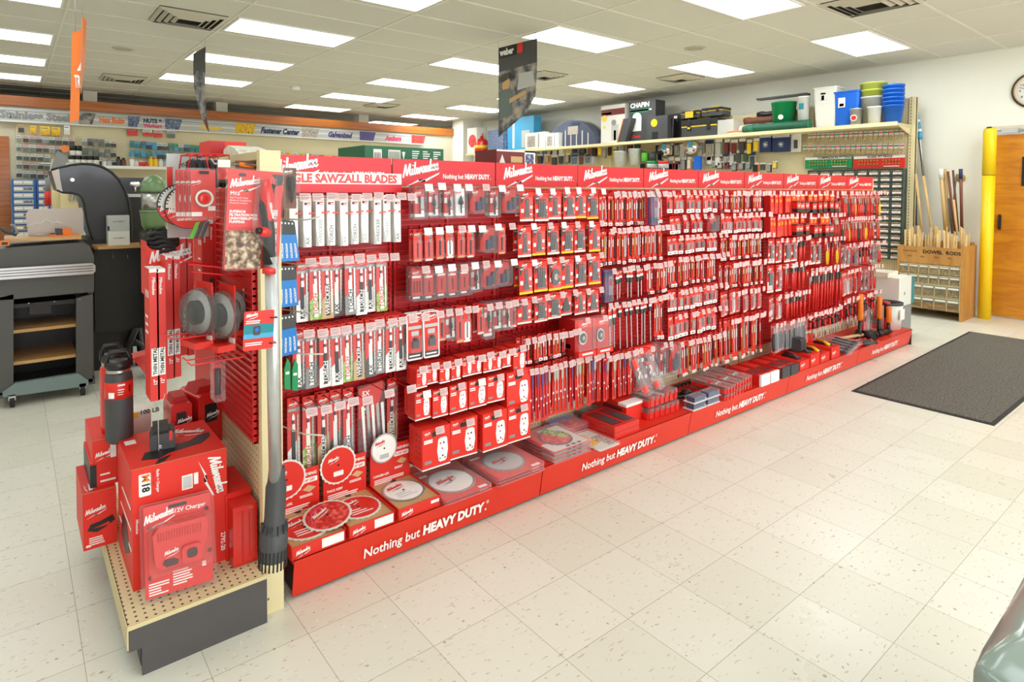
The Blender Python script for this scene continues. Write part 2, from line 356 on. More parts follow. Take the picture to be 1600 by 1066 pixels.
LOGO_ST = [[(0,-.1),(.2,.9),(.42,1.8)],[(.42,1.8),(.5,.9),(.62,.05)],[(.62,.05),(.9,1.0),(1.2,1.8)],[(1.2,1.8),(1.16,.3),(1.28,0),(1.5,.2)],
 [(1.62,1.0),(1.55,.2),(1.68,0),(1.86,.2)],[(1.68,1.35),(1.72,1.5)],[(2.12,1.9),(1.98,.2),(2.1,0),(2.28,.25)],
 [(2.42,1.0),(2.38,.15),(2.5,0),(2.7,.3),(2.78,.95)],[(2.78,.95),(2.74,.15),(2.88,0),(3.1,.5),(3.14,1.0),(3.3,.9)],
 [(3.82,.85),(3.6,1.0),(3.4,.65),(3.38,.2),(3.52,0),(3.72,.3)],[(3.86,1.0),(3.76,.2),(3.9,0),(4.06,.2)],
 [(4.16,1.0),(4.12,.15),(4.26,0),(4.48,.35),(4.56,1.0)],[(4.56,1.0),(4.5,.15),(4.62,0),(4.76,.2)],
 [(4.96,1.9),(4.8,0)],[(5.24,1.0),(4.88,.5),(5.14,.05),(5.34,.15)],_e,[(x+.58, y) for x, y in _e]]
def logo_geo(bolt=True):
    vs = []; fs = []; ys = []
    def sk(p): return (p[0]+.22*p[1], p[1])
    for q, st in enumerate(LOGO_ST):
        L, R = ribbon([sk(p) for p in st], .25); o = len(vs)
        for l, r in zip(L, R): vs += [l, r]; ys.extend((q, q))
        for i in range(len(st)-1): fs.append((o+2*i+1, o+2*i+3, o+2*i+2, o+2*i))
    c, s_ = math.cos(.20), math.sin(.20)
    vs = [(x*c-y*s_, x*s_+y*c) for x, y in vs]
    if bolt:
        o = len(vs)
        vs += [(.1,-1.6),(2.7,-.35),(2.85,-.75),(6.6,.85),(6.45,.55),(4.0,-.65),(3.85,-.25),(1.2,-1.2)]
        fs += [(o, o+7, o+1), (o+7, o+6, o+2, o+1), (o+6, o+5, o+2), (o+2, o+5, o+4, o+3)]
    ys += [0]*(len(vs)-len(ys))
    return [(x, -.006*q, z) for (x, z), q in zip(vs, ys)], fs, 6.9
LOGO = logo_geo()
def logo(h):
    k = h/2.2
    return [(x*k, y*k, z*k) for x, y, z in LOGO[0]], LOGO[1], LOGO[2]*k
def line_block(mb, x, y, z, w, n, m, lh=.004, gap=.003, T=None, seed=0):
    """rows of tiny print too small to read, as bars"""
    r = random.Random(seed)
    for i in range(n):
        mb.box((x, y-.0004, z-i*(lh+gap)-lh), (x+w*(.55+.45*r.random()), y, z-i*(lh+gap)), m, T)
# ================================================================ ROOM
ZC = 3.18; XW = 8.5; YP = 10.2; XL = -6.5; YF = -6.6; YB = 15.5
b = MB().box((XL, YF, -.1), (XW+.15, YB, 0), 'vinyl_tile_floor'); o = struct(b.build('floor'))
b = MB().box((XL, YF, ZC), (XW+.15, YB, ZC+.1), 'ceiling_tile'); struct(b.build('ceiling'))
# right wall with the door opening
DY0, DY1, DZ = -1.45, -.12, 2.27
b = MB().box((XW, DY1, 0), (XW+.15, YB, ZC), 'wall_cream').box((XW, YF, 0), (XW+.15, DY0, ZC), 'wall_cream').box((XW, DY0, DZ), (XW+.15, DY1, ZC), 'wall_cream')
struct(b.build('wall_right'))
struct(MB().box((XL-.15, YF, 0), (XL, YB, ZC), 'wall_cream').build('wall_left'))
struct(MB().box((XL, YF-.15, 0), (XW+.15, YF, .5), 'wall_cream').box((XL, YF-.15, 2.75), (XW+.15, YF, ZC), 'wall_cream').box((XL, YF-.15, .5), (-2.6, YF, 2.75), 'wall_cream').box((5.6, YF-.15, .5), (XW+.15, YF, 2.75), 'wall_cream').build('wall_front'))
struct(MB().box((XL, YB, 0), (XW+.15, YB+.15, ZC), 'dark_wall').build('wall_back'))
# partition with the pegboard fastener aisle: stops below the ceiling
ZB1 = at(300, 170.5, 'y', YP-.06).z; ZB0 = at(300, 184, 'y', YP-.06).z
struct(MB().box((-.78, YP, 0), (XW, YP+.12, ZB1-.02), 'wall_back').box((-3.2, YP, 2.3), (-.78, YP+.12, ZB1-.02), 'wall_back').box((XL, YP, 0), (-3.2, YP+.12, ZB1-.02), 'wall_back').build('wall_partition'))
struct(MB().box((XL, YP-.06, ZB0), (XW, YP+.16, ZB1), 'trim_wood').build('trim_1'))
# T-bar ceiling grid
b = MB(); CX0, CDX, CY0, CDY = 1.0, 1.325, .975, .6267
for k in range(-6, 7):
    x = CX0+k*CDX
    if XL < x < XW: b.box((x-.011, YF, ZC-.006), (x+.011, YB, ZC), 'tbar')
for k in range(-12, 24):
    y = CY0+k*CDY
    if YF < y < YB: b.box((XL, y-.011, ZC-.005), (XW, y+.011, ZC), 'tbar')
b.box((XW-.025, YF, ZC-.012), (XW, YB, ZC), 'tbar')
struct(b.build('trim_2'))
struct(MB().box((XW-.012, DY1+.05, 0), (XW, YP, .1), 'wall_back').build('baseboard_right'))
# door on the right wall
fr = MB().box((XW-.01, DY1-.05, 0), (XW+.12, DY1, DZ), 'wall_back').box((XW-.01, DY0, 0), (XW+.12, DY0+.05, DZ), 'wall_back').box((XW-.01, DY0, DZ-.05), (XW+.12, DY1, DZ), 'wall_back')
fr = struct(fr.build('door_1'))
dp = MB().box((XW+.03, DY0+.06, .01), (XW+.075, DY1-.06, DZ-.10), 'oak_door').build('door_panel', fr)
h = at(1562, 347, 'x', XW+.02)
MB().rbox((XW+.005, h.y-.012, h.z-.09), (XW+.03, h.y+.012, h.z+.09), .006, 'x', 'black').box((XW-.02, h.y-.008, h.z-.06), (XW+.01, h.y+.008, h.z-.045), 'black').box((XW-.02, h.y-.008, h.z+.045), (XW+.01, h.y+.008, h.z+.06), 'black').tube([(XW-.02, h.y, h.z-.07), (XW-.035, h.y, h.z), (XW-.02, h.y, h.z+.07)], .008, 'black').build('door_handle', fr)
hs = at(1597, 268, 'x', XW+.03)
MB().box((XW+.02, hs.y-.18, hs.z-.17), (XW+.032, hs.y, hs.z+.17), 'black').build('kick_sign', fr)
MB().box((XW-.03, DY1-.30, DZ-.085), (XW+.03, DY1-.14, DZ-.03), 'light_grey').box((XW-.05, DY1-1.0, DZ-.075), (XW+.01, DY1-.3, DZ-.05), 'grey').build('door_closer', fr)
# frame of the opening in the partition, left
p0 = at(3, 213, 'y', YP-.02)
b = MB().box((-.92, YP-.03, 0), (-.78, YP+.14, 2.32), 'trim_wood').box((-3.3, YP-.03, 2.2), (-.92, YP+.14, 2.32), 'trim_wood').box((-3.3, YP-.03, 0), (-3.18, YP+.14, 2.2), 'trim_wood')
d2 = struct(b.build('door_2'))
MB().box((-3.18, YP+.05, .01), (-.93, YP+.08, 2.19), 'sage').build('door_panel', d2)
MB().box((-3.0, YP+.035, 1.1), (-1.0, YP+.05, 2.0), 'black').build('window_pane', d2)
# posts standing between the partition and the ceiling
for i, (x0, x1, nm) in enumerate(((130, 152, 'orange banner'), (337, 355, 'narrow grey banner'), (560, 575, 'green carton'))):
    a = at(x0, 170, 'y', YP+.2); c = at(x1, 170, 'y', YP+.2)
    o = MB().box((a.x, YP+.17, 0), (c.x, YP+.17+(c.x-a.x), ZC), 'wall_cream').build('pillar'); struct(o)
o = MB().box((at(718, 200, 'y', YP-.3).x, YP-.45, 0), (XW, YP-.001, ZC), 'wall_cream').build('pillar'); struct(o)
# ---------------------------------------------------------------- ceiling lights
def light(x, y, label, warm=False):
    e = empty('ceiling_light', (x, y, ZC), label, 'ceiling light', 'fluorescent panels in the ceiling')
    W, D = 1.26, .60
    f = MB()
    for a, c in (((0, 0, -.012), (W, .018, 0)), ((0, D-.018, -.012), (W, D, 0)), ((0, .018, -.012), (.018, D-.018, 0)), ((W-.018, .018, -.012), (W, D-.018, 0))): f.box(a, c, 'fixture_white')
    f.build('frame', e)
    MB().box((.018, .018, -.008), (W-.018, D-.018, -.002), 'diffuser_warm' if warm else 'diffuser_bright' if x > 6 else 'diffuser').build('diffuser', e)
LX = [1.029+2.65*k for k in (-2, -1, 0, 1, 2)]; B_ = [.991+1.88*k for k in range(-3, 0)]
LYS = [B_+[.99, 2.87, 4.5, 6.2, 7.9, 9.5], B_+[.99, 2.6, 4.1, 5.97, 7.57, 9.12], B_+[.99, 2.75, 4.6, 6.45, 8.22], B_+[.99, 2.87, 4.75, 6.6, 8.4, 10.25], B_+[.99, 2.87, 4.75, 6.6, 8.25, 10.1, 11.9]]
COLN = ['outer left', 'left', 'third', 'fourth', 'right-hand']
for i, x in enumerate(LX):
    for j, y in enumerate(LYS[i]):
        light(x, y-(.60 if i > 1 else 0), 'white fluorescent panel, %s from the front in the %s line of ceiling lights' % (od(j), COLN[i]), warm=(i == 2 and abs(y-6.45) < .1))
# vents and speakers
def vent(x, y, s, label):
    e = empty('ceiling_vent', (x, y, ZC), label, 'air vent', 'square air vents in the ceiling')
    MB().box((-s/2, -s/2, -.004), (s/2, s/2, 0), 'vent_dark').build('backing', e)
    for k in range(4):
        r = s/2-.055*k*s/.6; q = r-.030
        f = MB(); z0 = -.012-.006*k; z1 = z0-.02
        for sx, sy in ((1, 0), (-1, 0), (0, 1), (0, -1)):
            if sx: f.add([(sx*r, -r, z0), (sx*r, r, z0), (sx*q, q, z1), (sx*q, -q, z1), (sx*r, -r, z0+.004), (sx*r, r, z0+.004), (sx*q, q, z1+.004), (sx*q, -q, z1+.004)], [(0, 1, 2, 3), (4, 7, 6, 5), (2, 6, 7, 3), (0, 4, 5, 1)], 'vent_metal')
            else: f.add([(-r, sy*r, z0), (r, sy*r, z0), (q, sy*q, z1), (-q, sy*q, z1), (-r, sy*r, z0+.004), (r, sy*r, z0+.004), (q, sy*q, z1+.004), (-q, sy*q, z1+.004)], [(0, 1, 2, 3), (4, 7, 6, 5), (2, 6, 7, 3), (0, 4, 5, 1)], 'vent_metal')
        f.build('louvre', e)
def vat(px, py): return at(px, py, 'z', ZC)
for px, py, s, lab in ((294, 28, .6, 'square metal air vent over the black grill, beside a light panel'), (1363, 3, .62, 'square metal air vent at the top right, nearest the camera'),
        (192, 122, .58, 'square air vent further back, left of the grey banner'), (1063, 121, .5, 'square air vent near the right wall over the shelf'),
        (596, 164, .55, 'dark square air vent in the middle of the far ceiling'), (850, 117, .5, 'air vent partly hidden behind the hanging grill banner')):
    p = vat(px, py); vent(p.x, p.y, s, lab)
for px, py, lab in ((1086, 75, 'round perforated ceiling speaker above the shelf wall'), (193, 76, 'round perforated ceiling speaker left of the grey banner')):
    p = vat(px, py); b = MB().lathe([(.0, -.012), (.09, -.011), (.12, -.006), (.125, 0)], 'vent_metal', 28)
    for r in (.03, .055, .08):
        for k in range(int(r*300)): t = 2*PI*k/int(r*300); b.box((r*math.cos(t)-.003, r*math.sin(t)-.003, -.0128), (r*math.cos(t)+.003, r*math.sin(t)+.003, -.0105), 'vent_dark')
    tag(b.build('ceiling_speaker', loc=p), lab, 'speaker')
p = vat(462, 135); tag(MB().lathe([(.0, -.06), (.06, -.055), (.075, -.03), (.075, 0)], 'white', 20).build('smoke_detector', loc=p), 'small white round smoke detector on the far ceiling', 'smoke detector')
# ---------------------------------------------------------------- clock
c = at(1617, 140, 'x', XW-.03); R_ = (at(1580, 140, 'x', XW-.03)-c).length
e = empty('wall_clock', (XW, c.y, c.z), 'round wall clock with dark rim above the wooden door', 'clock')
b = MB(); TT = Matrix.Rotation(-PI/2, 4, 'Y')
b.lathe([(R_*.80, 0), (R_, .0), (R_, .02), (R_*.96, .035), (R_*.90, .03), (R_*.90, 0.005)], 'black', 36, T=TT); b.build('rim', e)
MB().lathe([(R_*.84, .0), (R_*.90, .01), (R_*.905, .028), (R_*.87, .032), (R_*.84, .02), (R_*.83, 0)], 'tan', 36, T=TT).build('inner_rim', e)
b = MB().lathe([(R_*.84, 0), (R_*.84, .008)], 'offwhite', 36, T=TT, smooth=False)
for k in range(60):
    t = 2*PI*k/60; rr = R_*.76; b.box((-.0095, rr*math.sin(t)-.003, rr*math.cos(t)-.003), (-.0088, rr*math.sin(t)+.003, rr*math.cos(t)+.003), 'black')
for k in range(1, 13):
    t = 2*PI*k/12; g = txt(str(k), .028, .01, align='CENTER'); b.put(g, 'black', T=Matrix.Translation((-.0095, -R_*.64*math.sin(t), R_*.64*math.cos(t)-.014)) @ Matrix.Rotation(-PI/2, 4, 'Z'))
b.build('dial', e)
MB().box((-.014, -.004, -.01), (-.012, .004, R_*.5), 'black', T=Matrix.Rotation(.6, 4, 'X')).box((-.014, -.003, -.01), (-.012, .003, R_*.7), 'black', T=Matrix.Rotation(-1.3, 4, 'X')).build('hand', e)
# bollard
q = at(1538, 488, 'z', 0); bx, by = 8.30, at(1538, 488, 'x', 8.30).y
e = empty('bollard', (bx, by, 0), 'tall bright yellow pipe guard in front of the door frame', 'bollard')
zt = at(1538, 201, 'x', bx).z; zj = at(1538, 274, 'x', bx).z
MB().lathe([(.062, 0), (.062, zj-.004)], 'bollard_yellow', 24).build('lower_sleeve', e)
MB().lathe([(.064, zj+.004), (.064, zt-.03), (.055, zt-.005), (.03, zt)], 'bollard_yellow', 24).build('upper_sleeve', e)
MB().lathe([(.058, zj-.01), (.058, zj+.01)], 'black', 24).build('joint', e)
# floor mat
e = empty('floor_mat', (4.18, -.30, 0), 'large dark grey rectangular entrance mat lying on the tiles', 'mat')
b = MB().prism([(-0.0, -.9), (3.12, -.90), (3.12, .0), (0.0, -.06)], 'z', .0, .005, 'black_rubber'); b.build('border', e)
MB().prism([(.025, -.875), (3.095, -.875), (3.095, -.027), (.025, -.085)], 'z', .004, .010, 'entrance_mat').build('pile', e)
# draped grey-green thing, bottom right corner, close to the camera
# ================================================================ RED GONDOLA
GX0, GW, NS = .015, .6136, 10
GX1 = GX0+GW*NS; YH = .244; YK = -.133; ZD = .155
def hdr(n): return 'under the %s header' % od(n)
g = empty('gondola_shelving', (GX0, .45, 0), 'long double-sided cream shop gondola carrying the red tool display', 'shelving')
def gb(name, mb): return mb.build(name, g, (-GX0, -.45, 0))
gb('back_panel', MB().box((GX0, .262, .0), (GX1, .285, 1.50), 'pegboard'))
b = MB(); b.box((GX0, .02, .03), (GX1, .26, ZD-.004), 'red_metal').box((GX0+.02, YK+.04, .0), (GX1-.02, .02, ZD-.03), 'black'); gb('base', b)
gb('top_rail', MB().box((GX0, .255, 1.50), (GX1, .30, 1.545), 'cream_edge'))
gb('base_deck', MB().box((GX0, YK+.006, ZD-.012), (GX1, .262, ZD), 'red_card'))
b = MB()
for k in range(0, NS+1, 2):
    x = GX0+GW*k; b.box((x-.014, .25, .15), (x+.014, .262, 1.50), 'cream_edge')
gb('upright', b)
gb('end_panel', MB().box((GX1, .25, 0), (GX1+.03, .31, 1.60), 'cream_metal').box((GX1, YK+.01, 0), (GX1+.02, .25, ZD), 'black'))
# header signs
for i in range(NS):
    x0 = GX0+GW*i+.004; x1 = GX0+GW*(i+1)-.004
    e = MB().box((0, 0, 0), (x1-x0, .006, .124), 'red_header').build('header_sign', g, (x0-GX0, YH-.45, 1.516)); e['label'] = 'red header sign with white logo and slogan, %s from the left' % od(i)
    lg = logo(.068); MB().put(lg, 'white').build('logo', e, (.055, -.0008, .040))
    a = txt('Nothing but ', .020, .025); c = txt('HEAVY DUTY', .0205, .055); r = txt('.', .0205, .03)
    t = MB().put(a, 'white').put(c, 'white', Matrix.Translation((a[2]+.010, 0, 0))).put(r, 'white', Matrix.Translation((a[2]+.012+c[2]+.002, 0, 0)))
    s_ = .295/(a[2]+c[2]+.014)
    MB().merge(t, Matrix.Diagonal((s_, s_, s_*1.3, 1))).build('lettering', e, (.278, -.0008, .036))
# red slotted panels behind the hooks
for i in range(NS):
    x0 = GX0+GW*i+.006; x1 = GX0+GW*(i+1)-.006; z0, z1 = .272, 1.505
    b = MB().box((x0, .250, z0), (x1, .258, z1), 'red_dark'); z = z0
    while z < z1:
        b.box((x0, .240, z), (x1, .250, z+.006), 'red_metal'); z += .024
    for xx in (x0, (x0+x1)/2-.006, x1-.012): b.box((xx, .2385, z0), (xx+.012, .250, z1), 'red_metal')
    b.box((x0, .22, z0-.006), (x1, .25, z0+.006), 'red_metal')
    gb('slotted_panel', b)
# kick plates
KB = [GX0, GX0+2*GW, GX0+4*GW, GX0+6*GW, GX0+8*GW, GX1]
for i in range(5):
    x0, x1 = KB[i]+.003, KB[i+1]-.003
    e = MB().prism([(0, .156), (.006, .156), (.03, .012), (.024, .012)], 'x', 0, x1-x0, 'red_kick').box((0, 0, .150), (x1-x0, .05, .156), 'red_kick').build('kick_plate', g, (x0-GX0, YK-.45, 0))
    a = txt('Nothing but ', .046, .018); c = txt('HEAVY DUTY', .046, .055)
    t = MB().put(a, 'white').put(c, 'white', Matrix.Translation((a[2]+.022, 0, 0))).put(txt('.', .046, .03), 'white', Matrix.Translation((a[2]+.028+c[2], 0, 0)))
    t.put(txt('®', .018, .0), 'white', Matrix.Translation((a[2]+.035+c[2], 0, .034)))
    s_ = .60/(a[2]+c[2]+.03)
    lx = at(568, 858, 'y', YK).x-GX0 if True else .3
    MB().merge(t, Matrix.Translation((lx, 0.008, .058)) @ Matrix.Rotation(math.atan(.0240/.144), 4, 'X') @ Matrix.Diagonal((s_, s_, s_*1.12, 1))).build('lettering', e, (0, 0.002, 0))
MB2 = None
# ---------------------------------------------------------------- hooks
def hook_mb(L, m='red_metal'):
    return MB().tube([(0, L, 0), (0, .02, 0), (0, 0, .012)], .0022, m, 5).box((-.008, L-.004, -.014), (.008, L, .010), m)
_hd = {}
FAR_HOOKS = MB()
def hook(x, z, L, label, group, tagkind='clear_tag', tagw=.034, white=False, ytip=None, far=False):
    if far:
        T = Matrix.Translation((x, .243-L, z)); FAR_HOOKS.box((-.002, 0, -.002), (.002, L, .002), 'red_metal', T).box((-tagw/2, -.006, -.016), (tagw/2, -.004, .018), tagkind, T); return
    k = (round(L, 3), white)
    if k not in _hd: _hd[k] = hook_mb(L, 'cream_metal' if white else 'red_metal').data('display_hook')
    o = bpy.data.objects.new('display_hook', _hd[k]); C.objects.link(o); o.location = (x, .243-L, z)
    tag(o, label, 'hook', group)
    if tagkind:
        kk = ('t', tagkind, tagw)
        if kk not in _hd:
            w_ = tagw/2; t = MB().box((-w_, -.0015, -.026), (w_, .0, .006), tagkind)
            if tagkind == 'clear_tag': t.box((-w_*.8, -.0018, -.012), (w_*.8, -.0015, -.009), 'grey').box((-w_*.8, -.0018, -.018), (w_*.4, -.0015, -.015), 'grey').box((-w_*.8, -.0018, -.004), (w_*.6, -.0015, -.001), 'grey')
            elif tagkind == 'paper': t.box((-w_*.8, -.0018, -.020), (w_*.7, -.0015, -.018), 'light_grey').box((-w_*.8, -.0018, -.012), (w_*.3, -.0015, -.010), 'light_grey')
            _hd[kk] = t.data('price_tag')
        c = bpy.data.objects.new('price_tag', _hd[kk]); C.objects.link(c); c.parent = o; c.location = (0, -.003, .012); c.rotation_euler = (math.radians(-14), 0, 0)
        c['label'] = 'clear price tag holder' if tagkind == 'clear_tag' else 'white paper price tag'
    return o
# ---------------------------------------------------------------- product kinds: root mesh (origin at the hang hole, front facing -y) and parts
def hang_hole(b, y, z=-.008, w=.012, m='black'): b.box((-w/2, y-.0006, z-.003), (w/2, y, z+.002), m)
def logo_on(b, x, y, z, h, m='white', T=None): b.put(logo(h), m, (T or Matrix()) @ Matrix.Translation((x, y, z)))
def shell(w, h, d, top=-.0, m='clear', r=.008):
    return MB().rbox((-w/2, -d, top-h), (w/2, .001, top), r, 'y', m)
def bit_mb(L, r, z0, y, m='steel', spiral=True, x=0):
    b = MB()
    if spiral:
        n = max(4, int(L/.006)); vs = []
        b.tube([(x+(.35*r if i % 2 else -.35*r), y, z0-L*i/n) for i in range(n+1)], r*.8, m, 5)
    else: b.cyl((x, y, z0), (x, y, z0-L), r, m, 8)
    return b
def P_white_sleeve(s):
    r = random.Random(s); b = MB(); w, h, d = .034, .205, .030
    b.box((-w/2, 0, -h), (w/2, d, 0), 'white').box((-w/2-.0005, .001, -h), (-w/2, d, -.0), 'offwhite')
    hang_hole(b, 0, m='grey')
    b.box((-.012, -.0008, -.034), (-.002, 0, -.026), 'navy').box((-.002, -.0008, -.030), (.012, 0, -.026), 'red').box((-.012, -.0008, -.036), (.012, 0, -.034), 'red')
    logo_on(b, .006, -.0006, -.075, .012, 'red', T=None)
    wd = ['TORCH', 'AX', 'WRECKER', 'TORCH', 'AX'][s % 5]
    g_ = txt(wd, .015, .02, .1); b.put(g_, ('grey' if s % 2 else 'light_grey'), Matrix.Translation((.008, -.0006, -.195)) @ Matrix.Rotation(-PI/2, 4, 'Y'))
    b.prism([(-w/2, -h), (-w/2+.012, -h), (-w/2, -h+.07)], 'y', -.0007, 0, 'light_grey')
    return [('blade_box', b)]
def P_blade_card(s, h=.25, w=.050):
    r = random.Random(s); b = MB(); b.box((-w/2, 0, -h), (w/2, .002, 0), 'red_card')
    hang_hole(b, 0, w=.014); logo_on(b, -w*.36, -.0006, -.034, .012)
    b.box((-w/2, -.0005, -.058), (w/2, 0, -.044), 'grey').box((-w/2+.004, -.0008, -.055), (w*.2, 0, -.048), 'light_grey')
    low = ['white', 'art_green', 'tan', 'charcoal', 'grey', 'white'][s % 6]
    b.prism([(-w/2, -h), (w/2, -h), (w/2, -h*.52), (-w/2, -h*.70)], 'y', -.0005, 0, low)
    wd, mc = [('TORCH', 'white'), ('AX', 'white'), ('TORCH', 'red'), ('WRECKER', 'white'), ('AX', 'black'), ('TORCH', 'black')][(s*7+1) % 6]
    b.prism([(-w*.2, -h*.42), (w*.12, -h*.42), (w*.2, -h*.95), (-w*.16, -h*.95)], 'y', -.0009, 0, 'black' if mc == 'white' else 'white')
    g_ = txt(wd, .018, .02, .1); b.put(g_, mc, Matrix.Translation((w*.17, -.0012, -h*.93)) @ Matrix.Rotation(-PI/2, 4, 'Y'))
    bl = MB().prism([(-w*.14, -h*.24), (-w*.05, -h*.2), (w*.08, -h*.24), (w*.12, -h*.44), (-w*.12, -h*.44)], 'y', -.004, -.002, 'white')
    bl.box((-.008, -.0046, -h*.34), (-.001, -.004, -h*.29), 'navy').box((-.001, -.0046, -h*.34), (.007, -.004, -h*.29), 'red')
    n = int(h*.5/.006)
    pts = [(w*.26, -h*.22), (w*.36, -h*.22)]+[(w*.36+(.0025 if i % 2 else 0), -h*.22-h*.7*i/n) for i in range(n)]+[(w*.26, -h*.93)]
    bl.prism(pts, 'y', -.005, -.0035, 'steel')
    return [('blade_pack', b), ('blade', bl), ('blister', shell(w+.004, h*.86, .008, -h*.12, r=.004))]
def P_big_blade_pack(s):
    b = MB().prism([(-.06, -.02), (.06, 0), (.06, -.04), (.02, -.16), (-.06, -.15)], 'y', 0, .002, 'red_card')
    b.put(txt('5X', .022, .03, .1), 'white', Matrix.Translation((-.045, -.0006, -.055))).put(txt('LIFE', .011, .02, .1), 'white', Matrix.Translation((-.042, -.0006, -.072)))
    b.box((-.05, -.0006, -.125), (-.005, 0, -.102), 'black').put(txt('+44', .014, .03), 'white', Matrix.Translation((-.048, -.0012, -.12)))
    b.box((-.03, -.0006, -.145), (-.018, 0, -.135), 'navy')
    bl = MB()
    for k in range(5):
        x = -.05+k*.024; n = 40
        bl.prism([(x, -.10), (x+.012, -.095)]+[(x+.014+(.002 if i % 2 else 0)+.01*i/n, -.1-.21*i/n) for i in range(n)]+[(x+.016, -.315)], 'y', -.004-k*.0005, -.002-k*.0005, 'white' if k % 2 == 0 else 'steel')
    return [('blade_pack', b), ('blade', bl), ('blister', shell(.13, .32, .012, -.005))]
def P_clam_bit(s, w=.062, h=.145):
    b = MB().box((-w*.42, -.002, -h*.93), (w*.42, 0, -.006), 'white' if s % 4 == 3 else 'red_card')
    hang_hole(b, -.002, -.012); logo_on(b, -w*.36, -.0026, -.034, .011, 'red' if s % 4 == 3 else 'white')
    b.box((w*.14, -.0025, -.10), (w*.38, -.002, -.045), 'light_grey').box((-w*.42, -.0025, -h*.93), (w*.42, -.002, -h*.93+.014), 'white').box((-w*.36, -.0025, -.075), (-w*.1, -.002, -.05), 'white')
    b.disc((w*.26, -.003, -h*.78), .009, 'y', 'white', 12)
    t = MB()
    if s % 4 == 3: t.lathe([(.003, -.04), (.004, .0), (.014, .006), (.011, .012), (.011, .016), (.008, .022), (.008, .026), (.005, .034), (.001, .046)], 'charcoal', 12, c=(0, -.014, -.085))
    elif s % 4 == 0: t.cyl((-.002, -.01, -.04), (-.002, -.01, -.12), .003, 'dark_metal', 8).cyl((-.002, -.01, -.05), (-.002, -.01, -.07), .005, 'black', 8)
    else: t.lathe([(.004, -.045), (.004, -.01), (.009, .0), (.006, .02), (.003, .024), (.003, .05)], 'dark_metal', 10, c=(0, -.012, -.085))
    return [('drill_bit_pack', b), ('drill_bit', t), ('blister', shell(w, h, .022, 0, 'smoke' if s % 4 != 3 else 'clear'))]
def P_bit_card(s, w=.044, h=.145):
    b = MB().box((-w/2, 0, -h), (w/2, .002, 0), 'red_card')
    hang_hole(b, 0); logo_on(b, -w*.38, -.0006, -.028, .010)
    b.box((w*.12, -.0006, -.062), (w*.36, 0, -.022), 'grey').disc((w*.24, -.001, -.042), .003, 'y', 'black', 8)
    if s % 5 == 3: b.rbox((-w*.3, -.0006, -h*.93), (w*.4, 0, -h*.42), w*.3, 'y', 'white')
    b.box((-w*.42, -.0006, -h*.99), (w*.42, 0, -h*.93), 'offwhite' if s % 2 else 'tan')
    t = bit_mb(h*.45, .0028+.0012*(s % 3), -h*.42, -.004, 'dark_metal')
    return [('drill_bit_pack', b), ('drill_bit', t), ('blister', shell(w*.9, h*.62, .009, -h*.34, r=.004))]
def P_triple_bits(s, w=.07, h=.15):
    b = MB().box((-w*.4, 0, -h*.96), (w*.4, .002, -.004), 'red_card'); hang_hole(b, 0); logo_on(b, -w*.3, -.0006, -.032, .011)
    b.box((-w*.34, -.0006, -.050), (w*.3, 0, -.040), 'white').box((-w*.4, -.0006, -h*.96), (w*.4, 0, -h*.87), 'charcoal').box((-w*.3, -.001, -h*.945), (w*.2, 0, -h*.89), 'white')
    t = MB(); n = 3 if s % 2 == 0 else 1
    for k in range(n): t.merge(bit_mb(h*.34, .0026, -h*.42, -.006, 'dark_metal', x=(k-(n-1)/2)*.014))
    return [('drill_bit_pack', b), ('drill_bit', t), ('blister', shell(w, h, .024, 0, 'smoke'))]
def P_omt(s, w=.092, h=.132):
    r = random.Random(s); b = MB().box((-w/2, 0, -h), (w/2, .002, 0), 'red_card')
    hang_hole(b, 0, w=.016); logo_on(b, -w*.28, -.0006, -.024, .012)
    b.prism([(-w*.46, -.022), (-w*.12, -.022), (-w*.40, -.058), (-w*.46, -.058)], 'y', -.0006, 0, 'charcoal').put(txt('OMT', .007, .02), 'white', Matrix.Translation((-w*.42, -.0012, -.036)))
    b.box((-w*.42, -.0006, -h*.72), (-w*.22, 0, -h*.60), 'white').box((w*.26, -.0006, -h*.6), (w*.42, 0, -h*.50), 'white').box((w*.24, -.0006, -h*.8), (w*.42, 0, -h*.76), 'white')
    b.box((-w/2, -.0006, -h), (w/2, 0, -h*.93), ['offwhite', 'yellow', 'offwhite', 'yellow'][(s//7) % 4])
    t = MB(); k = s % 6
    def blade(x, wd, y, m='charcoal'):
        t.prism([(x-wd*.32, -.040), (x-wd*.12, -.034), (x, -.044), (x+wd*.12, -.034), (x+wd*.32, -.040), (x+wd*.30, -.062), (x+wd*.22, -.072), (x+wd*.5, -h*.86), (x-wd*.5, -h*.86), (x-wd*.22, -.072), (x-wd*.30, -.062)], 'y', y-.002, y, m)
        t.disc((x, y-.0025, -.046), .004, 'y', 'red', 8)
    if k in (0, 3):
        for i in range(3): blade(-.012+i*.012, .034, -.003-i*.003)
        if k == 3: b.prism([(-w*.2, -h*.9), (w*.2, -h*.9), (w*.3, -h*.76), (-w*.1, -h*.76)], 'y', -.0012, 0, 'white')
    elif k == 1: blade(.0, .036, -.004)
    elif k == 2: blade(.002, .060, -.004)
    elif k == 4:
        t.disc((0, -.005, -h*.58), .034, 'y', 'charcoal', 22, .003); t.disc((0, -.0075, -h*.58), .014, 'y', 'steel', 14, .003); t.box((.006, -.010, -h*.62), (.04, -.002, -h*.54), 'red_card')
    else: t.prism([(0, -.036), (.030, -h*.74), (.018, -h*.84), (-.018, -h*.84), (-.030, -h*.74)], 'y', -.010, -.002, 'dark_metal')
    return [('oscillating_blade_pack', b), ('blade', t), ('blister', shell(w*.62, h*.70, .013, -h*.22, r=.01))]
